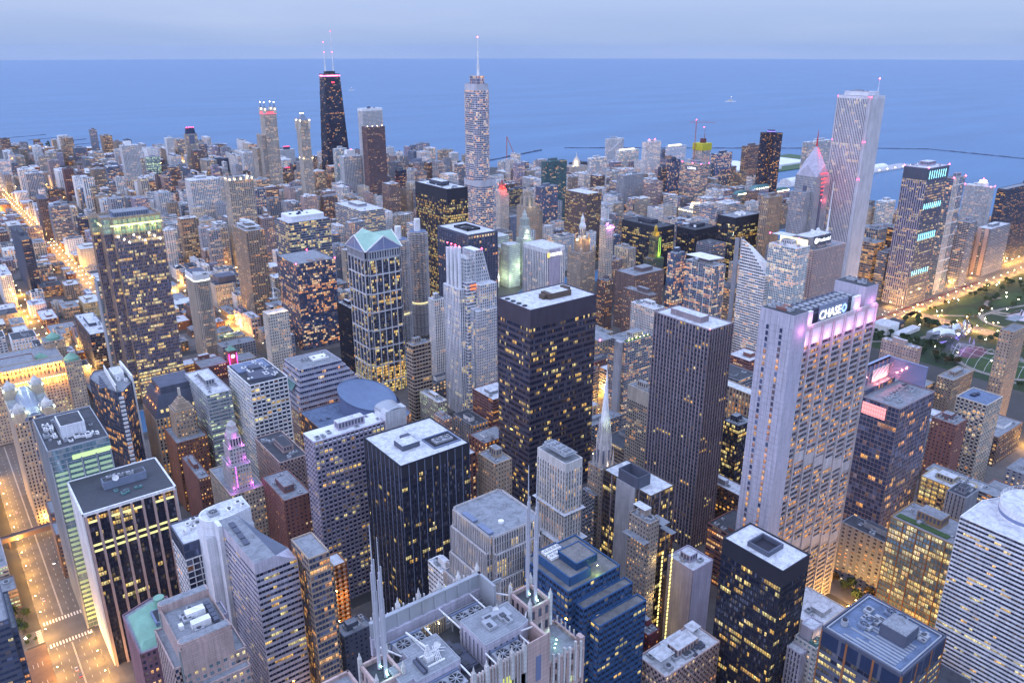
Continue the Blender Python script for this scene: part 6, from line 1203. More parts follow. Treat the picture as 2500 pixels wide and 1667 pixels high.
@F
def sTitle():
    B=Bld('office_tower','white stepped glass tower with four tubular fins, open frames and a slanted gridded side, centre',475,703,'office building')
    pw='piers,w=steelw,b=3.0,f=3.9,p=.45,s=.08,g=k,l=.1,pal=office'
    T(B,475,716,486,750,0,157,pw,'roofw'); T(B,482,712,495,748,0,164,'band,w=steelw,b=2,f=4,s=.42,g=m,l=.22,pal=office','roofw'); T(B,495.1,704,518,716,0,161,'grid,w=steelw,b=2.7,f=3.4,p=.35,s=.4,g=m,l=.22,pal=office','roofw')
    T(B,486,706,495,711.9,0,134,'glass,w=steelw,g=w,b=1.2,f=3.9,l=.12,pal=office','roofw'); T(B,488,701,516,706,0,132,'grid,w=steelw,b=2.6,f=3.5,p=.4,s=.42,g=m,l=.25,pal=office','roofw')
    for k in range(4):
        m=MB(); yy=721+k*8; m.cyl(479,yy,150,205-k*1.0 if k<3 else 200,2.1,n=10)
        for z in range(152,202,4): m.cyl(479,yy,z,z+.5,2.3,n=10)
        B.part('tubular_fin',m,wallmat('steelw',.45,.05)); red(B,479,yy,206,.8,s=35)
    m=MB()
    for z in range(164,200,4):
        m.box(483,713,z,495,713.5,z+.5); m.box(483,713,z,483.5,746,z+.5); m.box(483,745.5,z,495,746,z+.5)
    for xx in (483,489,494.5): m.box(xx,713,164,xx+.5,713.5,200)
    for yy in (720,728,736,745): m.box(483,yy,164,483.5,yy+.5,200)
    m.bar((483,713.2,164),(495,713.2,198),.25); m.bar((495,713.2,164),(483,713.2,198),.25); B.part('open_steel_frame',m,wallmat('white')); T(B,486,722,494,744,164,190,'glass,w=white,g=w,b=2,f=4,l=.05','roofw')
    # slanted gridded slab
    st=ST('grid,w=steelw,b=2.5,f=3.7,p=.38,s=.42,g=d,l=.02'); n=8; m=MB()
    for f_ in range(9):
        z0=161+f_*4.2; xr=518-f_*1.15-1; facade(B,(496,717),(xr,717),z0,z0+4.2,st); facade(B,(496,740),(496,717),z0,z0+4.2,st)
    m.face([(517.4,716.8,161),(507,716.8,199),(507,740,199),(517.4,740,161)]); m.face([(496,717,199),(507,717,199),(507,740,199),(496,740,199)]); m.face([(496,740,161),(517.4,740,161),(507,740,199),(496,740,199)]); m.bar((517.4,716.6,161),(507,716.6,199),.7); B.part('slanted_end_wall',m,wallmat('steelw')); red(B,507,717,200.5,.8,s=35)
    m=MB(); m.box(486.5,711.4,156,494.5,711.7,158); m.box(486.5,711.4,160,494.5,711.7,162); B.part('orange_glowing_storeys',m,emat((1,.22,.08),1.2)); B.finish(0); return [(475,701,518,750,200)]
@F
def sDeco1():
    f=[]
    x,y=1058,1421; B=Bld('hotel_tower','cream deco hotel tower whose onion dome top glows red, right of the silver spire tower',x,y,'hotel'); T(B,x,y,x+24,y+18,0,106,'punch,w=cream,b=2.6,l=.25','roofg'); T(B,x+3,y+3,x+20,y+15,106,116,'punch,w=cream,l=.2','roofg')
    m=MB(); m.lathe(x+11,y+9,[(8,116),(8.4,120),(6.5,127),(3,132),(1,138)],12); B.part('onion_dome',m,wallmat('brick')); lightat(B,x+11,y-4,117,26000,(1,.06,.04)); lightat(B,x-2,y+2,121,14000,(1,.06,.04))
    for k in range(6): a=k*PI/3+.3; red(B,x+11+8*math.cos(a),y+9+8*math.sin(a),119+(k%3)*4,.9,(1,.10,.06),12,'red_lamp')
    T(B,x+25,y-4,x+58,y+16,0,52,'punch,w=bluegray,l=.12','roofg'); B.finish(0); f.append((x,y-4,x+58,y+18,110))
    # gothic newspaper tower
    x,y=1018,1276; B=Bld('office_tower','pale gothic tower with flying buttresses around its pointed crown, beside the white clock tower',x,y,'office building'); T(B,x,y,x+34,y+34,0,104,'piers,w=tan2,b=2.2,p=.6,f=3.6,s=.4,l=.18','roofg'); m=MB(); m.cyl(x+15,y+17,104,126,9.5,8.5,8); m.cyl(x+15,y+17,126,134,6.5,5.5,8); m.cyl(x+15,y+17,134,141,3,.4,8); B.part('octagonal_crown',m,wallmat('tan2')); m=MB()
    for k in range(8):
        a=k*PI/4+PI/8; ex,ey=x+15+15*math.cos(a),y+17+15*math.sin(a); m.box(ex-1.1,ey-1.1,100,ex+1.1,ey+1.1,120); m.cyl(ex,ey,120,125,1.2,.1,6); m.bar((ex,ey,116),(x+15+8.6*math.cos(a),y+17+8.6*math.sin(a),124),.6)
        ix,iy=x+15+6.4*math.cos(a),y+17+6.4*math.sin(a); m.cyl(ix,iy,126,139,.8,.1,6)
    B.part('flying_buttress',m,wallmat('tan2')); m=MB()
    for k in range(8): a=k*PI/4; m.box(x+15+9.2*math.cos(a)-1,y+17+9.2*math.sin(a)-1,106,x+15+9.2*math.cos(a)+1,y+17+9.2*math.sin(a)+1,122)
    B.part('crown_glazing',m,gm('t')); lightat(B,x-6,y-4,30,40000,(1,.6,.25)); lightat(B,x+10,y-8,108,5000,(1,.85,.6)); T(B,x+34,y+4,x+46,y+34,0,92,'piers,w=tan2,b=2.2,p=.6,l=.2','roofg'); B.finish(0); f.append((x,y,x+46,y+34,104))
    # white clock tower block
    B=Bld('office_building','white terracotta building with a tapering clock tower, glowing pale green at the river',846,1108,'office building'); st='punch,w=wrig,b=2.7,f=3.5,p=.5,s=.5,l=.12,pal=cool'
    T(B,846,1112,872,1136,0,79,st,'roofw'); T(B,846,1136,900,1160,0,70,st,'roofw'); T(B,884,1118,906,1140,0,84,st,'roofw'); T(B,888,1122,904,1138,84,104,'punch,w=wrig,b=3,l=.05','roofw'); T(B,890,1124,902,1136,104,120,'piers,w=wrig,b=3,p=.5,f=14,l=0','roofw'); m=MB(); m.cyl(896,1130,120,128,4.6,n=10); m.cyl(896,1130,128,133,2.6,n=10); m.cyl(896,1130,133,139,1.4,.1,8); B.part('lantern_top',m,wallmat('wrig')); m=MB(); m.cyl(0,0,0,.5,3.1,n=20); a=[np.stack([v[:,0]+896,-v[:,2]+1121.7,v[:,1]+97],1) for v in m.V]; m.V=a; B.part('clock_face',m,emat((1,1,.9),1.2)); m=MB(); m.box(896-.15,1121,97,896.15,1121.1,99.4); m.box(896,1121,96.9,897.8,1121.1,97.2); B.part('clock_hands',m,wallmat('black'))
    B.finish(0)
    for q in ((846,1100,18,14000),(868,1100,40,9000),(834,1124,20,10000),(896,1112,88,3500),(860,1104,82,2000),(880,1106,30,9000)): lightat(B,q[0],q[1],q[2],q[3],(.8,1,.62))
    red(B,893,1119,84.8,1.2,(.95,1,.8),60,'flood_lamp_head')
    B2=Bld('office_building','lower white terracotta annex left of the clock tower building, lit pale green',852,1178,'office building'); T(B2,858,1176,896,1208,0,80,st,'roofw'); B2.finish(0); lightat(B2,852,1168,14,16000,(.8,1,.62)); lightat(B2,872,1168,14,16000,(.8,1,.62)); f+= [(846,1108,906,1160,84),(858,1176,896,1208,80)]
    # jewellers
    x,y=862,937; B=Bld('office_tower','tan classical tower with corner domes and a tall lit belvedere on top, centre right',x,y,'office building'); T(B,x,y,x+33,y+33,0,95,'punch,w=tan2,b=2.5,f=3.5,p=.52,s=.5,l=.22','roofg'); T(B,x+7,y+7,x+26,y+26,95,118,'piers,w=tan2,b=2.6,p=.5,f=3.6,l=.15','roofg')
    for a,b in ((2.5,2.5),(30.5,2.5),(2.5,30.5),(30.5,30.5)): m=MB(); m.lathe(x+a,y+b,[(2.6,95),(2.6,101),(2.2,103.5),(.3,106)],10); B.part('corner_dome',m,wallmat('tan2'))
    for a,b in ((8.5,8.5),(24.5,8.5),(8.5,24.5)): m=MB(); m.lathe(x+a,y+b,[(1.6,118),(1.6,123),(.2,126)],8); B.part('small_dome',m,wallmat('tan2'))
    m=MB(); m.lathe(x+16.5,y+16.5,[(7,118),(7,121),(5.6,122),(5.6,136),(6.2,137),(5,141),(3.6,144),(3.4,150),(2.2,153),(.8,156),(.5,160)],12); B.part('belvedere_dome',m,wallmat('wrig')); m=MB()
    for k in range(12): a=k*PI/6; m.box(x+16.5+5.7*math.cos(a)-.6,y+16.5+5.7*math.sin(a)-.6,123,x+16.5+5.7*math.cos(a)+.6,y+16.5+5.7*math.sin(a)+.6,134)
    B.part('belvedere_windows',m,gm('d')); red(B,x-1,y+9,118.6,1.3,(1,.5,.1),120,'flood_lamp_head'); 
    for q in ((x+2,y+2,112,4200),(x+28,y+3,112,4200),(x+16,y+4,121,2500)): lightat(B,*q,(1,.55,.15))
    B.finish(0); f.append((x,y,x+33,y+33,118))
    # green and gold deco tower
    x,y=945,852; B=Bld('office_tower','dark green deco tower tipped with gold and streaked by green light',x,y,'office building'); T(B,x-6,y-3,x+20,y+18,0,92,'punch,w=dkgreen,b=2.5,l=.15','roofg'); T(B,x,y,x+14,y+13,92,128,'piers,w=dkgreen,b=2.3,p=.5,f=3.5,s=.2,l=.45,pal=office','roofg'); T(B,x+3,y+3,x+11,y+10,128,134,'blank,w=gold','gold'); m=MB(); m.lathe(x+7,y+6.5,[(3,134),(3,141),(2.2,144),(.6,146)],10); B.part('gold_cap',m,wallmat('gold',.35,.05,.6)); m=MB(); m.box(x+8.2,y-.5,94,x+9,y-.3,126); m.box(x+12,y-.5,94,x+12.6,y-.3,126); B.part('green_light_strip',m,emat((.55,1,.1),1.3)); lightat(B,x+10,y-4,98,5000,(.5,1,.1)); lightat(B,x+7,y-3,132,1800,(1,.7,.15)); B.finish(0); f.append((x-6,y-3,x+20,y+18,128))
    return f
COL.update(tan2=(.46,.38,.30),dkgreen=(.09,.11,.08))
@F
def sLPT():
    B=Bld('apartment_tower','dark three lobed residential tower with curved glass sides near the water',1926,1325,'skyscraper'); P=[]
    for k in range(48): a=2*PI*k/48; rr=17+9*math.cos(3*(a-R(40))); P.append((1926+rr*1.25*math.cos(a),1340+rr*1.25*math.sin(a)))
    tier(B,P,0,196,ST('band,w=hblack,g=k,b=3.4,f=3.1,s=.3,p=.05,l=.16,pal=orange,runs=2'),'roofd'); m=MB(); m.cyl(1926,1340,196,203,11,n=24); B.part('round_penthouse',m,wallmat('navy')); m=MB(); m.cyl(1926,1340,199,200.6,11.3,n=24); B.part('violet_light_ring',m,emat((.35,.25,1),2)); B.finish(0)
    f=[(1890,1305,1962,1375,196)]
    # diamond spire tower
    x,y,s=1110,683,36; B=Bld('office_tower','tall grey tower with a diamond shaped peak and spire glowing red',x,y,'skyscraper')
    st=ST('piers,w=conc,b=2.3,f=3.6,p=.5,s=.35,l=.06,pal=office'); tier(B,rect(x,y,x+s,y+s),0,228,st,'roofg'); cx,cy=x+s/2,y+s/2; m=MB()
    m.obox((x,y),(1,0),(0,-1),[[s*.5-3,s*.5+3,0,.9,0,214]]); m.obox((x,y+s),(0,-1),(-1,0),[[s*.5-3,s*.5+3,0,.9,0,214]]); B.part('dark_glass_strip',m,gm('k'))
    # peak: pyramid turned 45 degrees cut into gables
    A=[(cx,y),(x+s,cy),(cx,y+s),(x,cy)]; Cn=[(x,y),(x+s,y),(x+s,y+s),(x,y+s)]; m=MB()
    for i in range(4): c0=Cn[i]; m.face([(*c0,228),(*A[i],228),(cx,cy,274)]); m.face([(*A[(i+3)%4],228),(*c0,228),(cx,cy,274)])
    for i in range(4): c0=Cn[i]; a1=A[i]; a0=A[(i+3)%4]; m.face([(*c0,228),(*a1,246),(cx,cy,274)]); m.face([(*c0,228),(cx,cy,274),(*a0,246)]); m.face([(*c0,228),(*a1,228),(*a1,246)]); m.face([(*c0,228),(*a0,246),(*a0,228)])
    B.part('diamond_peak',m,wallmat('lilacw')); m=MB()
    for k in range(11):
        t=k/11; z=230+t*40; hw=(1-t)*9.5; q=(1-t); bx,by=cx+(x+s*.5-cx)*q,cy+(y-cy)*q
        m.box(cx-hw,y+(cy-y)*t*.95-1.4,z+2,cx+hw,y+(cy-y)*t*.95-.9,z+3.6)
    for k in range(5): m.box(cx-6+k*.8,y-1.2,228-k*6-4,cx+6-k*.8,y-.9,228-k*6-2.6)
    B.part('red_light_bars',m,emat((1,.08,.10),1.6)); m=MB(); m.cyl(cx,cy,272,298,1.5,.12,8); B.part('spire',m,wallmat('red')); lightat(B,cx,cy-12,268,3500,(1,.08,.1)); lightat(B,cx+10,y-8,222,5000,(1,.08,.1)); lightat(B,cx+10,y-6,190,4000,(1,.08,.1)); lightat(B,cx-2,y-7,246,2500,(1,.12,.14)); T(B,x-16,y+6,x-.2,y+s-4,0,205,'piers,w=conc,b=2.3,f=3.6,p=.5,l=.08','roofg'); B.finish(0); f.append((x-16,y,x+s,y+s,228))
    # sliced white tower
    x,y=871,592; B=Bld('office_tower','white tower banded in black whose top is sliced into a steep slanted diamond blade',x,y,'office building'); P=[(868,612),(876,590),(902,590),(902,618),(884,634)]; st=ST('band,w=white,b=3,f=3.7,s=.52,g=k,l=.14,pal=home,sd=.1'); P=[(872,592),(900,592),(900,634),(872,634)]; 
    tier(B,P,0,132,st,'roofw',.1); m=MB(); m.face([(872,592,132),(900,592,132),(900,634,160),(872,636,178)]); B.part('sliced_white_roof',m,wallmat('white')); n=11
    for k in range(n):
        z=132+k*4.1; yy=592+ (z-132)/46*42; 
        if z>174: break
        facade(B,(872,634),(872,yy),z,z+4.1,st)
    m=MB(); m.face([(872,634,132),(900,634,132),(900,634,160),(872,636,178)]); m.face([(900,592,132),(900,634,132),(900,634,160)]); B.part('slice_back_wall',m,wallmat('white')); m=MB(); m.box(870,636,0,871,643,176); B.part('grey_fin_wall',m,wallmat('gray')); B.finish(0); f.append((870,590,902,643,132)); return f
@F
def sMart():
    B=Bld('merchandise_mart','vast stone mart with a parapet floodlit in bright amber at the far left river bank',-60,972,'building'); st='punch,w=mart,b=3.2,f=3.6,p=.5,s=.45,l=.4,pal=office,t=0'
    T(B,-60,974,110,1092,0,64,st,'roofg'); T(B,104,968,121,986,0,78,'punch,w=mart,b=3,f=3.6,l=.3,pal=office','roofg'); T(B,-60,980,106,1000,64,78,'punch,w=mart,b=4,f=6,p=.6,s=.3,l=.1','roofg'); T(B,20,966,40,984,0,84,'punch,w=mart,b=3,f=3.6,l=.3,pal=office','roofg'); T(B,98,1076,121,1100,0,72,'punch,w=mart,b=3,l=.3','roofg')
    for a,b,z in ((112.5,977,78),(110,1088,72),(88,1040,64)): m=MB(); m.lathe(a,b,[(8,z),(8,z+3),(6,z+5),(.5,z+9)],12); B.part('corner_cupola',m,wallmat('copper'))
    m=MB()
    for k in range(28): m=MB(); m.box(42+k*2.3,972.6,63.5,43.3+k*2.3,973.4,65); B.part('amber_flood_lamp',m,emat((1,.6,.14),8))
    for k in range(24): m=MB(); m.box(44+k*2.5,978.8,76.8,45+k*2.5,979.6,78); B.part('amber_flood_lamp',m,emat((1,.6,.14),8))
    for k in range(7): lightat(B,44+k*10,970.2,60,7000,(1,.42,.05)); lightat(B,44+k*10,976.5,73,6000,(1,.42,.05))
    lightat(B,30,960,76,9000,(1,.4,.05)); units(B,-20,1004,100,1070,64.3,26,'lilac',5,False); T(B,10,1010,80,1040,64,74,'grid,w=brick,l=.1','roofg'); B.finish(0)
    # twin domed river block
    x,y,w,d,h=34,760,33,74,104; B2=Bld('office_tower','stone tower with four floodlit roof domes and barrel vault, left edge by the river',x,y,'office building'); T(B2,x,y,x+w,y+d,0,h,'piers,w=tan2,b=2.7,f=3.6,p=.55,s=.35,l=.14','roofg')
    T(B2,x+11,y-.4,x+22,y+.4,10,h+4,'glass,w=steel,g=m,b=1.3,f=3.6,l=.25','roofg'); m=MB()
    for k in range(10):
        a0=PI*k/10;a1=PI*(k+1)/10; m.quads([[(x+16.5-8.5*math.cos(a0),y,h+7*math.sin(a0)),(x+16.5-8.5*math.cos(a1),y,h+7*math.sin(a1)),(x+16.5-8.5*math.cos(a1),y+d,h+7*math.sin(a1)),(x+16.5-8.5*math.cos(a0),y+d,h+7*math.sin(a0))]])
    B2.part('barrel_vault_roof',m,wallmat('bluegray',.4)); m=MB()
    m.face([(x+16.5-8.5*math.cos(PI*k/10),y-.1,h+7*math.sin(PI*k/10)) for k in range(11)]); B2.part('arched_window',m,gm('m',8))
    for a,b in ((5.5,5.5),(w-5.5,5.5),(5.5,d-5.5),(w-5.5,d-5.5)):
        T(B2,x+a-5.5,y+b-5.5,x+a+5.5,y+b+5.5,h,h+8,'blank,w=tan2','roofg'); m=MB(); m.cyl(x+a,y+b,h+8,h+11,4.6,n=12); m.lathe(x+a,y+b,[(4.2,h+11),(3.8,h+13.2),(2.2,h+15),(1,h+16.4),(.2,h+18)],14); B2.part('roof_dome',m,wallmat('whitestone'))
        for dx,dy in ((-5,-5),(5,-5),(-5,5),(5,5)): lightat(B2,x+a+dx*1.25,y+b+dy*1.25,h+9,1100,(.85,1,.65)); m=MB(); m.box(x+a+dx-.8,y+b+dy-.8,h+8,x+a+dx+.8,y+b+dy+.8,h+11); B2.part('dome_pedestal',m,wallmat('whitestone'))
    B2.finish(60); return [(-60,966,121,1100,70),(x,y,x+w,y+d,h)]
@F
def sWedge():
    B=Bld('office_tower','wedge shaped dark mirror glass tower with white fins and a checkered edge, left',103,742,'office building'); h=118
    P=[(103,797),(106,775),(114,750),(116,744),(121,742),(133,762),(133,808),(110,812)]
    tier(B,P,0,h,ST('glass,w=slate,g=b2,b=2,f=3.9,s=.14,p=.06,l=.14,pal=orange,runs=3'),'roofg'); m=MB(); m.box(133.1,761,0,134.6,809,h+7); B.part('white_fin_wall',m,wallmat('white')); m=MB(); m.face([(116,745,h+7),(116.8,745,h+7),(119,806,h+7),(118.2,806,h+7)]); m.quads([[(116,745,h),(118.2,806,h),(118.2,806,h+7),(116,745,h+7)],[(116.8,745,h),(119,806,h),(119,806,h+7),(116.8,745,h+7)]]); B.part('white_roof_blade',m,wallmat('white')); m=MB()
    for k in range(26): m.box(116.5,741.6-.3,h-6-k*4.2,120.5,742.6,h-3.9-k*4.2)
    B.part('checker_panels',m,wallmat('white')); m=MB()
    for k in range(5): m.box(105.5+k*1.4,762+k*7,h+.2,112,767.5+k*7,h+1)
    B.part('roof_louvre',m,wallmat('slate')); units(B,121,762,131,800,h+.3,10,'white',3); T(B,121,775,130,795,h,h+6,'blank,w=white','roofw'); B.finish(60)
    return [(103,742,135,812,h)]
GL['b2']=('glassb2',.65,.06); COL['glassb2']=(.09,.12,.20)
@F
def sMansard():
    B=Bld('office_building','classical stone block under a huge dark mansard roof glowing orange along its west edge',145,752,'office building'); x,y,h=146,752,92
    T(B,x,y,x+52,y+48,0,h-14,'piers,w=tan2,b=3.2,f=3.8,p=.5,s=.3,l=.25,pal=orange','roofd'); pyramid(B,x,y,x+52,y+48,h-13,h+8,'slate',.72,'mansard_roof'); m=MB(); m.box(x+10,y+8,h+8,x+42,y+40,h+15); B.part('roof_penthouse',m,wallmat('slate'))
    for k in range(4): lightat(B,x+3,y+8+k*10,h-4,1800,(1,.35,.05))
    lightat(B,x+9,y+20,h+10,1500,(1,.35,.05))
    m=MB()
    for k in range(9): m.box(x+6+k*5,y+1.5,h-9,x+8.4+k*5,y+2.6,h-5.5)
    B.part('dormer_window',m,emat((1,.75,.3),.7)); B.finish(0)
    B2=Bld('office_tower','brown brick deco tower with a stepped pyramid top in front of the mansard block',150,700,'office building'); x,y=152,706; T(B2,x-2,y-4,x+26,y+36,0,72,'punch,w=brownd,b=2.7,f=3.6,l=.25,pal=orange','roofg'); T(B2,x+3,y+6,x+21,y+26,72,98,'punch,w=tan,b=3,f=3.6,l=.3','roofg')
    for k in range(6): m=MB(); e=k*1.3; m.box(x+4.5+e,y+7.5+e,98+k*2.1,x+19.5-e,y+24.5-e,100.1+k*2.1); B2.part('stepped_roof',m,wallmat('tan'))
    m=MB(); m.box(x+11,y+15,110,x+13,y+17,118); B2.part('finial',m,wallmat('cream')); B2.finish(0)
    return [(146,752,198,800,92),(150,702,178,742,72)]
COL['brownd']=(.24,.11,.07)
@F
def sStep():
    B=Bld('office_building','broad office block stepping back in long pink terraces with a slanted glass corner',284,735,'office building'); x0,y0,x1,y1=284,738,372,800; n=9
    for k in range(n):
        z0=0 if k==0 else 50+(k-1)*5; z1=50+k*5; e=0 if k==0 else k*2.6
        T(B,x0+e*.55,y0+e,x1-e*1.3,y1,z0,z1,'band,w=pink,b=2.4,f=3.6,s=.45,g=k,l=.22,pal=office' if k==0 else 'band,w=lilacw,b=2.4,f=5,s=.4,g=m,l=.1','roofg',.5)
    m=MB(); z=50+(n-1)*5
    m.face([(x0+2,y0+24,z-22),(x0+20,y0+24,z),(x0+20,y0+48,z),(x0+2,y0+48,z-22)]); B.part('slanted_glass_roof',m,wallmat('teal',.15,.1,.4)); m=MB(); m.box(x0+34,y0+34,z+.3,x0+52,y0+48,z+2.5); B.part('white_skylight',m,wallmat('white')); units(B,x0+24,y0+30,x1-22,y1-4,z+.3,10,'steel'); B.finish(0)
    # slanted drum building
    B=Bld('government_building','squat glass building with a huge slanted circular drum roof, lower left centre',278,640,'building'); P=[(281,692),(292,650),(330,640),(352,640),(352,700),(330,722),(281,722)]; P=[(280,650),(345,640),(372,658),(378,700),(366,730),(280,730)]
    tier(B,P,0,56,ST('glass,w=brown,g=m,b=2.2,f=4.2,s=.2,l=.3,pal=orange'),'blueroof'); c=(344,700); r=30; n=36; m=MB(); mg=MB()
    lo=[(c[0]+r*math.cos(2*PI*k/n),c[1]+r*math.sin(2*PI*k/n)) for k in range(n)]; zt=[70+ .34*((p[1]-c[1])*.75-(p[0]-c[0])*.5) for p in lo]; 
    for k in range(n):
        a,b=lo[k],lo[(k+1)%n]; mg.quads([[(*a,56),(*b,56),(*b,zt[(k+1)%n]),(*a,zt[k])]]); m.bar((*a,zt[k]),(*b,zt[(k+1)%n]),.6)
    m.face([(*p,z) for p,z in zip(lo,zt)]); B.part('slanted_drum_roof',m,[ribroof()]); B.part('drum_glass_wall',mg,gm('m',3)); lo2=[(c[0]+(p[0]-c[0])*1.2+2,c[1]+(p[1]-c[1])*1.2-2) for p in lo]; m=MB()
    for k in range(n//2+4):
        k2=(k+n//2+6)%n; a,b=lo2[k2],lo2[(k2+1)%n]; a1,b1=lo[k2],lo[(k2+1)%n]; m.quads([[(*a,0),(*b,0),(b1[0]*.6+b[0]*.4,b1[1]*.6+b[1]*.4,60),(a1[0]*.6+a[0]*.4,a1[1]*.6+a[1]*.4,60)]])
    B.part('curved_glass_skirt',m,gm('m',4)); units(B,284,660,300,715,56.3,8,'steelblue',1.4); lightat(B,286,640,12,14000,(1,.6,.15)); lightat(B,340,632,14,16000,(1,.7,.15)); lightat(B,276,690,12,14000,(1,.6,.15)); B.finish(0); return [(284,735,372,800,90),(278,636,390,731,75)]
def ribroof():
    m=wallmat('blueroof',.35,.1,.35); return m
@F
def sDeco2():
    f=[]
    x,y=158,571; B=Bld('office_tower','slim stone deco tower with purple floodlit shoulders and a round lit crown, left',x,y,'office building'); T(B,x-2,y,x+25,y+54,0,78,'punch,w=tan2,b=2.7,f=3.6,p=.5,s=.5,l=.25,pal=home','roofg'); T(B,x+2,y+4,x+18,y+28,78,100,'punch,w=rib,b=2.4,f=3.6,l=.3','roofg'); T(B,x+4,y+8,x+16,y+24,100,114,'punch,w=rib,b=2.4,l=.3','roofg'); T(B,x+5.5,y+10,x+14.5,y+22,114,122,'piers,w=rib,b=2,f=7,l=0','roofg'); m=MB(); m.lathe(x+10,y+16,[(5,122),(5,127),(4,129),(3.8,132),(2,134.5),(.5,136)],12); B.part('round_crown',m,wallmat('rib')); mast(B,x+10,y+16,135,150,.25,.06,c='slate',beacons=False)
    for q in ((x+1,y+3,82,1100),(x+18,y+3,82,1100),(x+1,y+12,102,900),(x+16,y+6,104,900),(x+4,y+9,116,700),(x+15,y+9,116,700),(x+10,y+9,124,500),(x+4,y+18,125,500)): lightat(B,*q,(.85,.15,1))
    m=MB()
    for k in range(5): m.box(x+5.2,y+3.6,82+k*4,x+5.7,y+3.8,85+k*4)
    B.part('violet_light_strip',m,emat((.8,.15,1),3)); B.finish(100); f.append((x-2,y,x+25,y+54,100))
    x,y=300,1005; B=Bld('clock_tower','small square brick clock tower glowing magenta under a green cap, near the river',x,y,'clock tower'); T(B,x-4,y-4,x+6,y+6,0,38,'blank,w=brick','roofg'); pyramid(B,x-5,y-5,x+7,y+7,38,44,'copper',.1,'green_cap')
    m=MB(); m.cyl(0,0,0,.3,2.6,n=20); m.V=[np.stack([v[:,0]+x+1,-v[:,2]+y-4.2,v[:,1]+30],1) for v in m.V]; B.part('clock_face',m,emat((1,1,1),1.4))
    for a in (-4.2,5.6): m=MB(); m.box(x+a,y-4.7,12,x+a+.6,y-4.2,34); B.part('magenta_light_strip',m,emat((1,.05,.45),5))
    lightat(B,x-2,y-8,26,2600,(1,.05,.5)); lightat(B,x-8,y,26,2600,(1,.05,.5)); T(B,x-40,y+2,x-4.3,y+34,0,20,'grid,w=brick,l=.2','roofg'); T(B,x+6.2,y+2,x+34,y+30,0,18,'grid,w=tan,l=.2','roofg'); B.finish(0); f.append((x-40,y-4,x+34,y+36,38))
    x,y=377,378; B=Bld('church_spire','lone white gothic church spire rising from a pinnacled stone tower, centre',x,y,'church tower'); T(B,x-8,y-8,x+8,y+8,0,118,'punch,w=tanstone,b=2.6,f=3.7,l=.1','roofg'); m=MB()
    m.cyl(x,y,118,136,5.8,5.2,8); m.cyl(x,y,136,150,4.4,3.8,8); B.part('octagonal_stage',m,wallmat('rib')); 
    for st_,zz,rr,hh in ((0,118,7.8,14),(1,136,5.4,10),(2,150,4.0,6)):
        for k in range(8): a=k*PI/4+PI/8; m=MB(); ex,ey=x+rr*math.cos(a),y+rr*math.sin(a); m.box(ex-.55,ey-.55,zz-10,ex+.55,ey+.55,zz+hh*.4); m.cyl(ex,ey,zz+hh*.4,zz+hh,.6,.05,6); B.part('pinnacle',m,wallmat('rib'))
    m=MB(); m.cyl(x,y,150,195,3.5,.12,8); B.part('spire',m,wallmat('white')); m=MB()
    for k in range(8): a=k*PI/4; m.box(x+5.4*math.cos(a)-.5,y+5.4*math.sin(a)-.5,121,x+5.4*math.cos(a)+.5,y+5.4*math.sin(a)+.5,132)
    B.part('lancet_windows',m,gm('d')); lightat(B,x-4,y-7,153,500,(.8,1,.4)); lightat(B,x+4,y-7,153,500,(.8,1,.4)); lightat(B,x-3,y-9,122,800,(1,.75,.5)); B.finish(0); f.append((x-9,y-9,x+9,y+9,118))
    # left edge near tower
    B=Bld('office_tower','dark banded tower cut by the lower left edge of the view',-30,478,'office building'); T(B,-60,478,-4,528,0,100,'band,w=slate,b=3,f=4.2,g=m,l=.15,pal=office','roofg'); T(B,-3.9,482,-1,524,0,90,'band,w=slate,b=3,f=4.2,g=m,l=.15','roofg'); B.finish(60); f.append((-60,478,-1,528,100))
    for i,(a,b,c,d,z,cc,lb) in enumerate(((-60,668,3,718,24,'conc','low grey roofed garage with glowing slatted floors left of the wide road'),(-60,642,5,663,17,'brown','low dark block carrying a brown lettered sign left of the wide road'),(-60,746,2,790,20,'slate','low dark roofed block below the bridge at the left edge'),(-60,796,6,880,16,'tan','low pale quay building between road and river at the left edge'))):
        B=Bld('low_rise_building',lb,a,b,'low building'); T(B,a,b,c,d,0,z,f'band,w={cc},b=4,f=3.6,l=.5,pal=cool,g=m','roofg'); units(B,a+2,b+2,c-2,d-2,z+.2,8); f.append((a,b,c,d,z))
        if i==1:
            m=MB(); m.box(-6,641.3,12,5,641.7,17.5); B.part('sign_board',m,wallmat('tan')); text(B,'BUILD ON',(-.6,641.0,14.7),2.4,(PI/2,0,0),wallmat('dark'),depth=.08)
        B.finish(0)
    # foot bridge over the road
    m=MB(); m.box(-2,736,7,48,741,10.5); m.box(-2,735.8,10.5,48,736.2,11.6); m.box(-2,740.8,10.5,48,741.2,11.6)
    for xx in (8,46): m.box(xx,737,0,xx+1.4,740,7)
    o=ob('elevated_railway_bridge',m.mesh('elevated_railway_bridge',wallmat('brown'))); o['label']='dark elevated railway bridge crossing over the wide orange road'; o['category']='bridge'
    return f

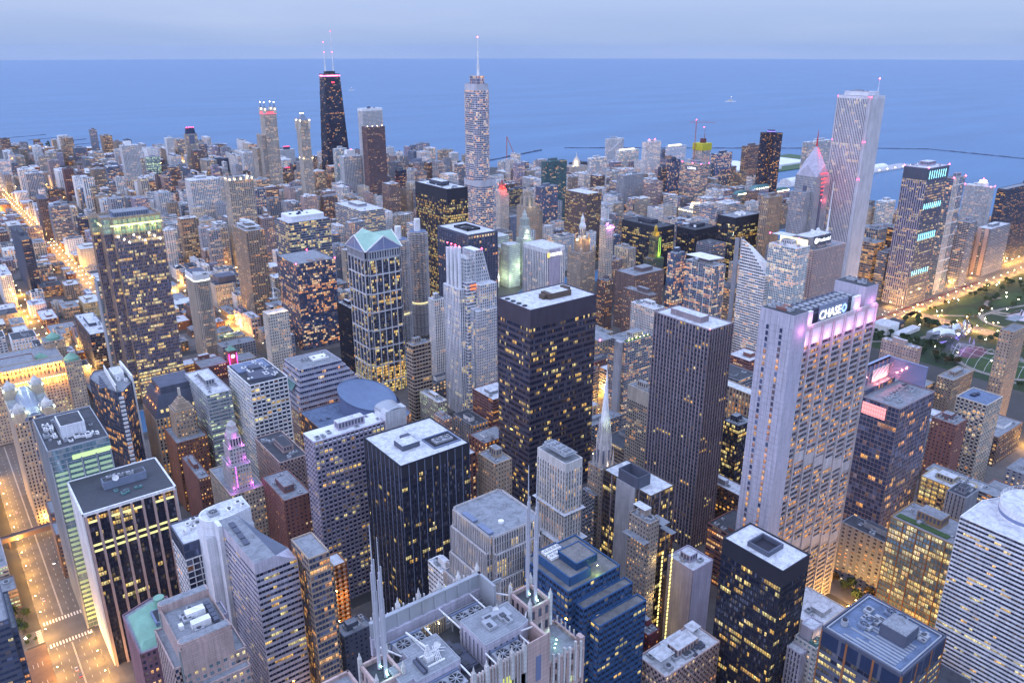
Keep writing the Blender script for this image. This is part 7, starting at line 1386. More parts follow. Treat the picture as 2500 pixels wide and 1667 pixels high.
# ---------------------------------------------------------------- setting: lake, ground, river, streets
COL.update(darkiron=(.075,.062,.085),yellowstone=(.5,.42,.28),mauvestone=(.27,.22,.235),rustframe=(.32,.20,.10),whitestone=(.58,.56,.53),tanstone=(.34,.29,.25),steelblue=(.16,.2,.3),asphalt=(.06,.058,.056),paving=(.13,.12,.115),sand=(.45,.4,.32))
def struct(name,mb,mats): return ob(name,mb.mesh(name,mats),kind='structure')
def project(x,y,z):
    r=x*math.cos(YAW)-y*math.sin(YAW); fw=x*math.sin(YAW)+y*math.cos(YAW); u=z-EYE
    zz=fw*math.cos(PITCH)-u*math.sin(PITCH); v=fw*math.sin(PITCH)+u*math.cos(PITCH)
    return 1250+FOC*r/zz, 833.5-FOC*v/zz
def water_mat():
    m=bpy.data.materials.new('lake_water'); m.use_nodes=True; n=m.node_tree.nodes; l=m.node_tree.links; b=n['Principled BSDF']
    t=n.new('ShaderNodeTexCoord'); a=n.new('ShaderNodeTexNoise'); a.inputs['Scale'].default_value=.0016; a.inputs['Detail'].default_value=6
    mpn=n.new('ShaderNodeMapping'); mpn.inputs['Scale'].default_value=(.5,2.2,1); mpn.inputs['Rotation'].default_value=(0,0,R(38)); l.new(t.outputs['Object'],mpn.inputs[0]); l.new(mpn.outputs[0],a.inputs['Vector'])
    rp=n.new('ShaderNodeValToRGB'); k=rp.color_ramp.elements; k[0].position=.35; k[0].color=(.055,.145,.275,1); k[1].position=.7; k[1].color=(.072,.18,.33,1); l.new(a.outputs[0],rp.inputs[0]); l.new(rp.outputs[0],b.inputs['Base Color'])
    w=n.new('ShaderNodeTexNoise'); w.inputs['Scale'].default_value=.02; w.inputs['Detail'].default_value=8; w.inputs['Roughness'].default_value=.7; l.new(mpn.outputs[0],w.inputs['Vector'])
    bp=n.new('ShaderNodeBump'); bp.inputs['Strength'].default_value=.35; bp.inputs['Distance'].default_value=6; l.new(w.outputs[0],bp.inputs['Height']); l.new(bp.outputs[0],b.inputs['Normal'])
    b.inputs['Roughness'].default_value=.42; b.inputs['IOR'].default_value=1.33; b.inputs['Specular IOR Level'].default_value=.35
    b.inputs['Metallic'].default_value=0
    return m
m=MB(); ks=[0,300,1500,4000,9000,18000,36300]
for r0,r1 in zip(ks,ks[1:]):
    for i in range(96):
        a=2*PI*i/96; b=2*PI*(i+1)/96
        P=lambda r,t:(r*math.cos(t),r*math.sin(t),-2.0)
        if r0==0: m.face([P(0,0),P(r1,a),P(r1,b)])
        else: m.quads([[P(r0,a),P(r1,a),P(r1,b),P(r0,b)]])
struct('water',m,water_mat())
NR=[(-3000,970),(600,970),(740,1012),(860,1092),(1000,1108),(2150,1108)]   # north bank
SR=[(-3000,903),(600,903),(740,940),(860,1022),(1000,1048),(2150,1048)]
SHN=[(2150,1108),(2150,1450),(2300,1700),(2200,1950),(1850,2300),(1655,2495),(1300,3050),(1180,3480),(1103,3563),(960,3660),(900,3720),(700,3940),(610,4010),(560,4150),(470,4330),(430,4500),(440,4900),(380,6000),(200,9000),(-3000,12000),(-3000,970)]
SHS=[(2150,1048),(2190,880),(2250,700),(2350,300),(2500,-600),(2500,-3000),(-3000,-3000),(-3000,903)]
gmat=wallmat('asphalt',.9,.25,0,.02)
from mathutils.geometry import tessellate_polygon
def slab(poly,z0,z1,mb,mi=0,side=0):
    tr=tessellate_polygon([[Vector((*p,0)) for p in poly]])
    for t in tr: mb.face([(*poly[i],z1) for i in t],mi)
    for i in range(len(poly)):
        a,b=poly[i],poly[(i+1)%len(poly)]; mb.quads([[(*a,z0),(*b,z0),(*b,z1),(*a,z1)]],side)
m=MB(); slab(NR[:0]+NR[:-1]+SHN[:-1],-6,0,m,0,1); slab(SR[:-1]+SHS[:-1],-6,0,m,0,1)
struct('ground',m,[gmat,wallmat('conc')])
NSx=[28,121,237,365,480,600,715,830,935,1060,1170,1290,1410,1530,1660,1790,1920,2040,2160]
NSx0=[28,130,292,400,517,645,770,925,1070,1286]
EWn=[1015]+[1130+98*i for i in range(36)]
EWs=[-90,55,200,350,489,622,725,890]
PAV=MB(); BLOCKS=[]
def inpoly(x,y,P):
    c=False; j=len(P)-1
    for i in range(len(P)):
        if (P[i][1]>y)!=(P[j][1]>y) and x<(P[j][0]-P[i][0])*(y-P[i][1])/(P[j][1]-P[i][1])+P[i][0]: c=not c
        j=i
    return c
LANDN=NR[:-1]+SHN[:-1]; LANDS=SR[:-1]+SHS[:-1]
def blk(x0,x1,y0,y1,north):
    x0+=9;x1-=9;y0+=8;y1-=8
    pl=LANDN if north else LANDS
    if not all(inpoly(x,y,pl) for x in(x0,x1) for y in (y0,y1)): return
    px,py=project((x0+x1)/2,(y0+y1)/2,0)
    if px<-350 or px>2850 or py>2300: return
    BLOCKS.append((x0,y0,x1,y1,north))
    if y0<3000: PAV.prism(rect(x0,y0,x1,y1),0,.15)
for i in range(len(NSx)-1):
    for j in range(len(EWn)-1): blk(NSx[i],NSx[i+1],EWn[j],EWn[j+1],True)
for j in range(len(EWn)-1):
    for a,b in ((-300,-190),(-190,-80),(-80,28)): blk(a,b,EWn[j],EWn[j+1],True)
for i in range(len(NSx0)-1):
    for j in range(len(EWs)-1):
        if NSx0[i]>=925 and EWs[j]<600: continue
        blk(NSx0[i],NSx0[i+1],EWs[j],EWs[j+1],False)
for a,b in ((-190,-80),(-80,10)):
    for j in range(len(EWs)-1): blk(a,b,EWs[j],EWs[j+1],False)
for a,b in ((1300,1420),(1420,1560),(1560,1720),(1720,1850)):
    for c,d in ((628,730),(730,840),(840,950),(950,1040)): blk(a,b,c,d,False)
struct('pavement',PAV,wallmat('paving',.9,.2))
# ---------------------------------------------------------------- generic named buildings from the table
BUILT={}
FOOT=[]
for ln in D.strip().splitlines():
    i,k,rf,st,lab=ln.split(';')
    g=G[i]; x,y,w,d,h=g; dist=math.hypot(x,y); near=dist<560
    s=ST(st)
    if w<10 or d<10: pass
    BUILT[i]=box_building(i,k,lab,g,s,rf,ind=100 if near else 0,ph=0 if i in NOPH else 1,nu=0 if i in NOPH else (9 if dist<1300 else 3),ext=16 if dist>1100 else 14,group=None)
    dd=max(d,16); FOOT.append((x,y,x+max(w,10),y+dd,h)); EXT.get(i,lambda B,g,s:None)(BUILT[i],g,s)
for f in SPEC: FOOT+=f()
# ---------------------------------------------------------------- the rest of the town, lot by lot
LM=[('the tapered black tower with two antennas',808,300),('the silver spire tower',1175,420),('the yellow crowned tower',320,720),('the green gabled tower',915,760),('the rust black tower',1340,900),
 ('the white dotted tower',320,420),('the four lantern tower',650,340),('the castle topped tower',585,560),('the wide white gridded tower',485,500),('the corncob towers',1010,650),('the brown granite tower',908,370),
 ('the white clock tower',1275,560),('the bronze brown office tower',1420,540),('the dark teal hotel',1350,450),('the red lit diamond spire',1985,440),('the tallest white tower',2090,420),('the dark three lobed tower',1895,390),
 ('the cyan barred slab',2240,560),('the dark mansard tower',465,370),('the pinkish stone office slab',2020,640),('the green and gold tower',1600,640),('the sliced white tower',1850,680),('the lit mart',110,900),('the white egg crate tower',635,1020),
 ('the pier stone tower',1690,950),('the black twin domed river block',60,1000),('the grey curved banded office',880,580),('the domed clock tower',610,880),('the wavy balcony tower',2350,600),('the stepped teal glass block',500,950),('the amber framed block',2240,1350)]
NUM=['nearest','second','third','fourth','fifth','sixth','seventh','eighth','ninth','tenth','eleventh','twelfth','thirteenth','fourteenth','fifteenth','sixteenth','seventeenth','eighteenth','nineteenth','twentieth']
FILL=[]
frng=random.Random(11)
def free(x0,y0,x1,y1,m=4):
    return all(x1+m<=a or x0-m>=c or y1+m<=b or y0-m>=d for a,b,c,d,_ in FOOT)
def capz(x,y):
    """tallest ordinary building here"""
    r=frng.random()
    if y<900:
        if x>925: return 35+65*r if r>.3 else 25+20*r
        return 28+34*r
    if x<60: return 8+12*r if r<.75 else 25+25*frng.random()
    if x<360 and y<1700: return 7+14*r if r<.85 else 22+14*frng.random()
    if x<360 and y<2600: return 8+16*r if r<.65 else 22+30*frng.random()
    if y>2600: return 10+22*r if r<.4 else 25+60*frng.random()**1.5
    if x>1500 and y>1150: return 18+42*r*r+10*r
    if y<1500: return 16+26*r if x<600 or r<.35 else 26+52*frng.random()
    return 16+32*r if r<.35 else 38+62*frng.random()**1.3
for (x0,y0,x1,y1,north) in BLOCKS:
    if inpoly((x0+x1)/2,(y0+y1)/2,LANDN) and (x0+x1)/2<560-((y0+y1)/2-3600)*.4 and (y0+y1)/2>3650 : continue
    W_=x1-x0; H_=y1-y0
    dens=.985 if y0<2400 else .75
    nx=frng.choice([2,3,3,4]) if y0>1000 else 2; ny=frng.choice([2,2,3])
    if y0>2600: nx=frng.choice([1,2,3]); ny=frng.choice([1,2])
    for i in range(nx):
        for j in range(ny):
            if frng.random()>dens: continue
            a=x0+2+i*(W_-4)/nx+frng.random()*2; b=x0+2+(i+1)*(W_-4)/nx-frng.random()*5-.5
            c=y0+2+j*(H_-4)/ny+frng.random()*2; d=y0+2+(j+1)*(H_-4)/ny-frng.random()*5-.5
            h=capz(a,c)
            if b-a>34 and h>35: b=a+34
            px,py=project(a,c,h); 
            if px<-60 or px>2600 or py>1750 or py<330: continue
            if project(a,c,0)[1]<10: continue
            if not free(a,c,b,d):
                # try the halves
                ok=False
                for (a2,c2,b2,d2) in ((a,c,(a+b)/2,d),((a+b)/2,c,b,d),(a,c,b,(c+d)/2),(a,(c+d)/2,b,d)):
                    if free(a2,c2,b2,d2) and b2-a2>8 and d2-c2>8: a,c,b,d=a2,c2,b2,d2; ok=True; break
                if not ok: continue
            FILL.append((a,c,b-a,d-c,h,px,py))
            FOOT.append((a,c,b,d,h))
CN=dict(brick='brick red',brown='brown',cream='cream',tan='tan',conc='grey',white='white',gray='dark grey',lilac='lavender',slate='slate',pink='pinkish',bluegray='blue grey',rust='orange brick',teal='teal')
def sizew(h): return 'low' if h<18 else 'mid height' if h<40 else 'tall'
fl=[]
for k,(x,y,w,d,h,px,py) in enumerate(FILL):
    r=random.Random(k*7+3)
    low=h<20
    col=r.choice(['brick','brown','tan','cream','brick','gray','rust','lilac','conc'] if low else (['white','white','cream','white','conc','conc','tan','pink','lilac','gray','bluegray','cream','white','brown'] if y>1000 else ['brown','tan','brick','gray','cream']))
    t=r.choice(['grid','grid','punch','piers','band','bal'] if not low else ['punch','grid','punch','grid','band'])
    lmk=min(LM,key=lambda q:math.hypot(q[1]-px,(q[2]-py)*1.2)); dx=px-lmk[1]; dy=py-lmk[2]
    rel=('right of' if dx>0 else 'left of') if abs(dx)>abs(dy) else ('below' if dy>0 else 'behind')
    fl.append([x,y,w,d,h,col,t,lmk[0],rel,math.hypot(dx,dy),low,r])
cnt={}
for q in sorted(fl,key=lambda q:q[9]):
    key=(CN[q[5]],sizew(q[4]),q[7],q[8]); cnt[key]=cnt.get(key,0)+1; q.append(cnt[key])
def boxhid(x,y,w,d,h):
    me=(x,y,x+w,y+d)
    for px_,py_ in ((x+1,y+1),(x+w-1,y+1),(x+1,y+d-1),(x+w/2,y+d/2)):
        for zz in (h+2,h*.75):
            vis_=True
            for a,b,c_,d_,hh in FOOT:
                if hh<=h or (a,b,c_,d_)==me: continue
                t0,t1=0.,1.
                for p,lo,hi in ((px_,a,c_),(py_,b,d_)):
                    if abs(p)<1e-6: p=1e-6
                    u0,u1=lo/p,hi/p
                    if u0>u1:u0,u1=u1,u0
                    t0=max(t0,u0);t1=min(t1,u1)
                if t0<t1-1e-4 and EYE+(zz-EYE)*t1<hh: vis_=False; break
            if vis_: return False
    return True
fl=[q for q in fl if not boxhid(*q[:5])]
fl.sort(key=lambda q:-(q[4]+.5*q[3])*q[2]/(q[0]**2+q[1]**2))
NI={True:0,False:0}
STUFF={}
def merge_b(x,y,w,d,h,st,roofc,r,low):
    key=(st['w'],st['g']); B=STUFF.setdefault('b',None)
    if B is None:
        B=STUFF['b']=Bld('background_buildings','countless small background buildings filling the blocks between the named ones',0,0,'buildings'); B.roofs={}
    keep=B.part; 
    for i in range(4):
        P=rect(x,y,x+w,y+d); facade(B,P[i],P[(i+1)%4],0,h,st)
    P=rect(x,y,x+w,y+d); wi=B.mi(st['w'])
    for i in range(4):
        a=np.array(P[i],float); b=np.array(P[(i+1)%4],float); Ln=np.linalg.norm(b-a); u=(b-a)/Ln; B.wall.obox(a,u,(u[1],-u[0]),[[0,Ln,-.5,.12,h,h+.8]],wi,True)
    m=roofmat(roofc)
    if m not in B.wm: B.wm.append(m)
    ri=B.wm.index(m); B.wall.face([(*p,h+.1) for p in P],ri); 
    for k in range(3):
        a=x+w*r.uniform(.1,.6); b=y+d*r.uniform(.1,.6); B.wall.box(a,b,h+.1,a+w*r.uniform(.1,.3),b+d*r.uniform(.1,.3),h+r.uniform(1.2,4),ri if k else wi)
for x,y,w,d,h,col,t,lm,rel,ds,low,r,num in fl:
    nm=NUM[num-1] if num<=20 else 'farthest'
    word='house' if h<9 and w<16 and d<20 else 'building'
    roofc=r.choice(['roofw','roofg','roofg','roofd','roofw'])
    lab=f"{nm} {sizew(h)} {CN[col]} {word} {rel} {lm}"
    orange=(x<420 and y<2000) or y<900
    st=ST(t,w=col,l=(.12+.25*r.random())*(1.3 if orange else 1),pal='orange' if (orange and r.random()<.4) else 'home',b=r.uniform(3.6,5.2),f=r.uniform(3.3,4.3),g=r.choice('dddmkk'),lo=(1 if orange else 0))
    NI[low]+=1
    if NI[low]>(265 if low else 235): merge_b(x,y,w,d,h,st,roofc,r,low); continue
    kind='low_rise_building' if low else 'city_building'
    B=Bld(kind,lab,x,y,'building',('low buildings' if low else 'mid-rise city buildings'))
    tier(B,rect(x,y,x+w,y+d),0,h,st,roofc,par=.8)
    if h>30 or r.random()<.5:
        ph=2+r.random()*3.5; a=r.uniform(.15,.5); b=r.uniform(.15,.5); penthouse(B,x+w*a,y+d*b,x+w*(a+.3),y+d*(b+.32),h+.1,h+ph,r.choice(['white','conc',col,'gray']),roofc,False)
    if y<1900: units(B,x+1,y+1,x+w-1,y+d-1,h+.12,2 if y>1300 else 4,fans=y<1300)
    B.finish(0)
print('fill',len(FILL),len(fl),NI)
if STUFF: STUFF['b'].finish(0); STUFF['b'].root['kind']='stuff'
# ---------------------------------------------------------------- street lamps (the photo's light)
WARM=(1.,.42,.06)
lampm=[wallmat('gray'),emat((1.,.62,.22),70.)]
def lamp_mesh(h=10.,arm=2.2,hd=.42):
    m=MB(); m.bar((0,0,0),(0,0,h),.13,6,0,.08); m.bar((0,0,h-.2),(arm,0,h+.1),.07,4,0); m.box(arm-.55,-.3,h-.02,arm+.55,.3,h+.18,0); m.lathe(arm,0,[(.1,h-.5),(hd,h-.3),(hd,h-.05),(.1,h)],8,1); m.cyl(0,0,0,.6,.28,.2,8,0)
    return m
LME=lamp_mesh().mesh('street_lamp',lampm); LMF=lamp_mesh(hd=.85).mesh('street_lamp',lampm)
LAMPS=[]   # x,y,rot,light power or 0
def row(x0,y0,x1,y1,step,off,pw,both=True):
    Ln=math.hypot(x1-x0,y1-y0); n=int(Ln/step); ux,uy=(x1-x0)/Ln,(y1-y0)/Ln; a=math.atan2(uy,ux)
    for i in range(n+1):
        t=i*step; px,py=x0+ux*t,y0+uy*t
        for s in ((1,-1) if both else (1,)):
            q=(px-uy*off*s,py+ux*off*s,a-PI/2*s,pw); LAMPS.append(q)
row(28,300,28,890,24,15,13000)
row(28,1000,28,1300,40,8,30000)
row(237,1140,237,3300,34,8,13000)
row(121,1140,121,1750,36,7.5,30000)
row(365,1080,365,1500,38,7.5,30000)
row(1080,606,1900,606,30,22,27000)
row(1286,330,1286,590,30,10,30000,False)
row(1300,590,1300,330,40,14,26000,False)
for y in (622,725): row(60,y,900,y,32,7.5,26000)
for y in (200,350,489): row(60,y,900,y,30,7.5,26000)
for x in (292,400,517,645,770,925): row(x,150,x,880,30,7.5,26000)
for i,y in enumerate(EWn[1:8]): row(-40,y,900,y,48,7,20000,False)
for x in (480,600,715,830,935): row(x,1130,x,2400,60,7,24000,False)
for x in (1060,1170,1290,1410): row(x,1130,x,2300,75,7,24000,False)
for y in EWn[8:26]: row(-60,y,1500,y,85,7,22000,False)
SH=[(300,5600),(380,4900),(350,4420),(500,4080),(600,3900),(850,3650),(1000,3560)]
for a,b in zip(SH,SH[1:]): row(*a,*b,50,14,30000)
row(1650,1160,2100,1160,45,10,26000)
row(1760,640,2100,1000,45,10,26000)
sel=[]
for q in LAMPS:
    x,y=q[:2]
    if any(a-1<x<c+1 and b-1<y<d+1 for a,b,c,d,_ in FOOT): continue
    if not (inpoly(x,y,LANDN) or inpoly(x,y,LANDS)): continue
    px,py=project(x,y,9)
    if not(-60<px<2560 and py<1750): continue
    sel.append((math.hypot(x,y),q,px,py))
print('lamps',len(sel))
sel.sort(key=lambda s:s[0])
# keep a clear view test against footprints only for numbering of individuals
def hidden(x,y,z=9):
    for a,b,c,d,h in FOOT:
        # segment eye->lamp passes over the footprint below its roof?
        t0,t1=0.,1.
        okk=True
        for p,lo,hi in ((x,a,c),(y,b,d)):
            if abs(p)<1e-6: 
                if not(lo<=0<=hi): okk=False
                continue
            u0,u1=lo/p,hi/p
            if u0>u1:u0,u1=u1,u0
            t0=max(t0,u0);t1=min(t1,u1)
        if okk and t0<t1-1e-4 and EYE+(z-EYE)*t1<h: return True
    return False
vis=[];hid=[]
for s in sel: (hid if hidden(s[1][0],s[1][1]) else vis).append(s)
print('visible lamps',len(vis))
fars=MB(); sroot=None
LN=[]
for n,(dist,(x,y,a,pw),px,py) in enumerate(vis[:300]):
    side='left' if px<800 else 'middle' if px<1700 else 'right'
    street='on the wide road at lower left' if x<50 and y<900 else 'on the diagonal street at left' if abs(x-237)<15 else 'on the wide road by the park' if x>1100 and y<660 else 'on a street between buildings'
    o=ob('street_lamp',LME if dist<1300 else LMF,None,(x,y,0),label='',category='street lamp',group='street lamps '+street); o.rotation_euler[2]=a
    o['label']=f'amber street lamp on a grey pole {street}'
    LN.append(o)
    main=(x<60 and y<900) or abs(x-237)<15 or (x>1100 and y<660)
    if pw and (main or n%2==0): li=ob('lamp_light',plight(None,pw*(1.3 if main else 3.4)),o,(2.2,0,8.4))
for n,(dist,(x,y,a,pw),px,py) in enumerate(vis[300:]):
    mm=lamp_mesh(hd=.8); ca,sa=math.cos(a),math.sin(a); rot=np.array([[ca,-sa,0],[sa,ca,0],[0,0,1]])
    for v in mm.V: fars.V.append(v@rot.T+np.array([x,y,0]))
    for f,m_ in zip(mm.F,mm.M): fars.F.append(f+fars.n); fars.M.append(m_)
    fars.n+=mm.n
if fars.V:
    sroot=ob('street_lamps',fars.mesh('street_lamps',lampm),kind='stuff',label='hundreds of amber lamps dotting the far streets beyond the nearer ones',category='street lamps')
    for n,(dist,(x,y,a,pw),px,py) in enumerate(vis[300:]):
        if n%4==0: ob('lamp_light',plight(None,pw*(3.2 if abs(x-237)<15 else 1.6)),sroot,(x,y,10))
for n,(dist,(x,y,a,pw),px,py) in enumerate(hid):
    if n%3==0:
        if sroot is None: break
        ob('lamp_light',plight(None,pw*(11.0 if y<900 else 3.0)),sroot,(x,y,10))
print('lights',len([o for o in SC.objects if o.type=='LIGHT']))

# ---------------------------------------------------------------- roads, park, pier, breakwaters, vehicles, trees
COL.update(road=(.13,.12,.11),lawn=(.02,.042,.014),path=(.24,.22,.19),planter=(.06,.05,.03),seatred=(.10,.03,.04))
rm=wallmat('road',.85,.22,0,.08)
def sheet(name,polys,z,mat):
    m=MB()
    for P in polys: m.face([(*p,z) for p in P])
    return struct(name,m,mat)
def ell(cx,cy,rx,ry,n=40,a0=0): return [(cx+rx*math.cos(2*PI*k/n),cy+ry*math.sin(2*PI*k/n)) for k in range(n)]
sheet('wide_road',[rect(13,300,45,964),rect(-40,586,12.9,604),rect(45.1,580,60,600)],.16,rm)
sheet('park_highway',[rect(1060,580,2090,634),rect(1273,300,1302,589.8)],.16,rm)
sheet('diagonal_street',[rect(228,1120,246,3500)],.16,rm)
mk=wallmat((.75,.72,.62),.8,.15); mm=MB()
def stripe(x0,y0,x1,y1): mm.face([(x0,y0,.172),(x1,y0,.172),(x1,y1,.172),(x0,y1,.172)])
for y in range(310,960,9):
    if 575<y<610: continue
    for x in (18.5,23.5,33.5,38.5): stripe(x,y,x+.18,y+3.2)
for y0,y1 in ((310,574),(612,960)): stripe(28.4,y0,28.6,y1); stripe(29.0,y0,29.2,y1)
for k in range(14): stripe(15+k*2.1,576,16+k*2.1,580.5); stripe(15+k*2.1,606,16+k*2.1,610.5)
for k in range(8): stripe(9,587+k*2.1,12.4,588+k*2.1); stripe(46,582+k*2.1,50,583+k*2.1)
for k in range(75):
    for y in (597,616,621): stripe(1080+k*12,y,1084+k*12,y+.3)
for k in range(22): stripe(1287,310+k*12,1287.3,314+k*12)
struct('road_marking',mm,mk)
sheet('parking_lot',[rect(-34,524,12.8,584)],.165,wallmat((.16,.10,.07),.9,.2,0,.1)); mm=MB()
for k in range(14): stripe(-30+k*2.9,560,-29.8+k*2.9,565); stripe(-30+k*2.9,538,-29.8+k*2.9,543); stripe(-30+k*2.9,533,-29.8+k*2.9,538)
struct('parking_marking',mm,mk)
m=MB()
for k in range(9): m.box(1205+k*42,602,.17,1236+k*42,608,.6)
struct('median_planter',m,wallmat('seatred'))
LW=wallmat('lawn',.95,.35,0,.15)
sheet('park_lawn',[rect(1085,310,1270,585),rect(1306,250,1700,586),ell(1476,746,48,36)],.05,LW)
sheet('bright_lawn',[ell(1158,395,40,48),ell(1360,536,38,18),ell(1505,520,60,20),ell(1440,560,40,12)],.09,wallmat((.028,.065,.014),.95,.3,0,.2))
def strip(pts,w):
    o=[]
    for (x0,y0),(x1,y1) in zip(pts,pts[1:]):
        l=math.hypot(x1-x0,y1-y0); nx,ny=-(y1-y0)/l*w,(x1-x0)/l*w; o.append([(x0-nx,y0-ny),(x1-nx,y1-ny),(x1+nx,y1+ny),(x0+nx,y0+ny)])
    return o
def curve(c,rx,ry,a,b,n=14): return [(c[0]+rx*math.cos(R(a+(b-a)*k/n)),c[1]+ry*math.sin(R(a+(b-a)*k/n))) for k in range(n+1)]
pth=[]
for k,s_ in enumerate((strip(curve((1375,470),42,40,0,360,26),3.5),strip(curve((1375,470),22,55,200,420,16),3),strip([(1306,560),(1360,512),(1430,505),(1520,480),(1640,500)],3),strip(curve((1470,500),60,40,60,250),3),strip([(1090,380),(1130,330),(1200,318)],3),strip([(1100,560),(1160,520),(1240,510)],3),strip(curve((1158,395),46,55,-60,240,24),4),strip(curve((1476,746),50,38,0,360,26),1.6))):
    z=.12+k*.006; m=MB()
    for P in s_: m.face([(*p,z) for p in P])
    struct('park_path',m,wallmat('path',.9,.15))
# lamps in the park
def plamp(x,y,where,w=2500,h=6.):
    o=ob('park_lamp',PLM,None,(x,y,0.1)); o['label']=f'small pale globe lamp on a pole {where}'; o['category']='park lamp'; o['group']=f'park lamps {where}'
    if w: ob('lamp_light',plight(None,w,(1.,.80,.48)),o,(0,0,h+1.2))
PLM=(lambda m:(m.bar((0,0,0),(0,0,6),.12,6),m.lathe(0,0,[(.1,6),(.6,6.4),(.6,6.9),(.1,7.3)],8,1),m.mesh('park_lamp',[wallmat('gray'),emat((1,.85,.55),60)]))[-1])(MB())
pr=random.Random(5)
for k,(x,y) in enumerate([(1375+46*math.cos(R(a)),470+44*math.sin(R(a))) for a in range(0,360,30)]): plamp(x,y,'round the playground',2600 if k%2 else 0)
for k in range(22): plamp(pr.uniform(1310,1640),pr.uniform(400,580),'among the park lawns east of the band shell',2200 if k%2 else 0)
for k in range(14): plamp(pr.uniform(1090,1265),pr.uniform(325,580),'between the trees by the band shell',1800 if k%2 else 0)
for k in range(16): a=R(k*22.5); plamp(1476+54*math.cos(a),746+41*math.sin(a),'round the circular lawn behind the tallest white tower',1800 if k%3==0 else 0)
# trees
def leafmat(c):
    m=bpy.data.materials.new('foliage'); m.use_nodes=True; n=m.node_tree.nodes; l=m.node_tree.links; b=n['Principled BSDF']; o=n.new('ShaderNodeNewGeometry'); a=n.new('ShaderNodeMix'); a.data_type='RGBA'; a.inputs[6].default_value=(*[x*.55 for x in c],1); a.inputs[7].default_value=(*[x*1.5 for x in c],1); l.new(o.outputs['Random Per Island'],a.inputs[0]); l.new(a.outputs[2],b.inputs['Base Color']); b.inputs['Roughness'].default_value=.8; return m
LM1=leafmat((.045,.075,.025)); LM2=leafmat((.085,.06,.02)); BK=wallmat((.05,.035,.025))
def tree_meshes(seed,h,r,n,lm,ls=.55):
    rg=np.random.default_rng(seed); t=MB(); t.bar((0,0,0),(0,0,h*.45),.28,6,0,.18)
    cl=[]
    for k in range(9):
        a=rg.random()*2*PI; d=r*.62*math.sqrt(rg.random()); z=h*(.45+.42*rg.random()); cl.append((d*math.cos(a),d*math.sin(a),z)); t.bar((0,0,h*(.25+.2*rg.random())),cl[-1],.12,4,0,.05)
    cl.append((0,0,h*.85)); c=MB(); P=[]
    for k in range(n):
        q=cl[rg.integers(0,len(cl))]; v=rg.normal(size=3); v/=np.linalg.norm(v); rr=r*.48*(.55+.5*rg.random()); p=np.array(q)+v*rr*np.array([1,1,.75])
        u=rg.normal(size=3); u/=np.linalg.norm(u); w=np.cross(u,rg.normal(size=3)); w/=np.linalg.norm(w); s=ls*(.6+.8*rg.random()); P.append([p-u*s-w*s*.6,p+u*s-w*s*.6,p+u*s+w*s*.6,p-u*s+w*s*.6])
    c.quads(P); return t.mesh('trunk',BK),c.mesh('crown',lm)
TR=[tree_meshes(i,9.5,3.8,420,LM1 if i<3 else LM2) for i in range(4)]
def tree(x,y,k,sc,where,kind='green'):
    o=ob('park_tree',None,None,(x,y,.05)); o.empty_display_size=1; o.scale=(sc,sc,sc); o.rotation_euler[2]=k*1.7
    o['label']=f"{'russet' if TR[k%4][1].materials[0]==LM2 else 'dark green'} broadleaf tree {where}"; o['category']='tree'; o['group']=f'trees {where}'
    ob('trunk',TR[k%4][0],o); ob('crown',TR[k%4][1],o)
def grove(n,x0,y0,x1,y1,where,smin=.8,smax=1.3,kk=None):
    n=int(n*.68)
    pts=[]
    for _ in range(n*20):
        if len(pts)>=n: break
        x,y=pr.uniform(x0,x1),pr.uniform(y0,y1)
        if all(math.hypot(x-a,y-b)>4.6 for a,b in pts) and not any(a-2<x<c+2 and b-2<y<d+2 for a,b,c,d,_ in FOOT): pts.append((x,y)); tree(x,y,pr.randrange(4) if kk is None else pr.choice(kk),pr.uniform(smin,smax),where)
grove(42,1228,390,1268,575,'in the row between the band shell and the sunken road',1.,1.4,[0,1,2])
grove(46,1095,470,1160,560,'left of the band shell',1.,1.4,[0,1,2])
grove(14,1100,420,1125,468,'left of the band shell',.9,1.3)
grove(30,1225,330,1268,388,'behind the red seats',1.,1.4,[0,1,2])
grove(44,1085,300,1250,350,'in front of the great lawn',.8,1.3)
grove(34,1310,395,1430,430,'around the playground',.6,1.1,[0,1,2]); grove(16,1330,505,1420,525,'around the playground',.6,1.)
grove(80,1450,400,1680,575,'on the far side of the playground',.8,1.3,[0,1,2])
grove(12,1130,572,1260,578,'along the kerb of the park highway',.6,.9); grove(14,1310,572,1560,578,'along the kerb of the park highway',.6,.9)
grove(30,1425,700,1530,800,'around the circular lawn behind the tallest white tower',.9,1.3,[0,1,2])
grove(12,-12,604,9,634,'in the small plaza beside the wide road, lower left',.9,1.25,[0,1,2]); grove(6,-6,588,9,600,'in the small plaza beside the wide road, lower left',.4,.6)
for x,y in ((0,612),(2,590),(-8,600)): plamp(x,y,'in the small plaza at lower left',3800)
grove(9,530,240,556,275,'in the street plaza beside the bank tower',.9,1.3); 
grove(30,330,4040,640,4330,'along the shore road, far left',1.2,1.8,[0,1,2])
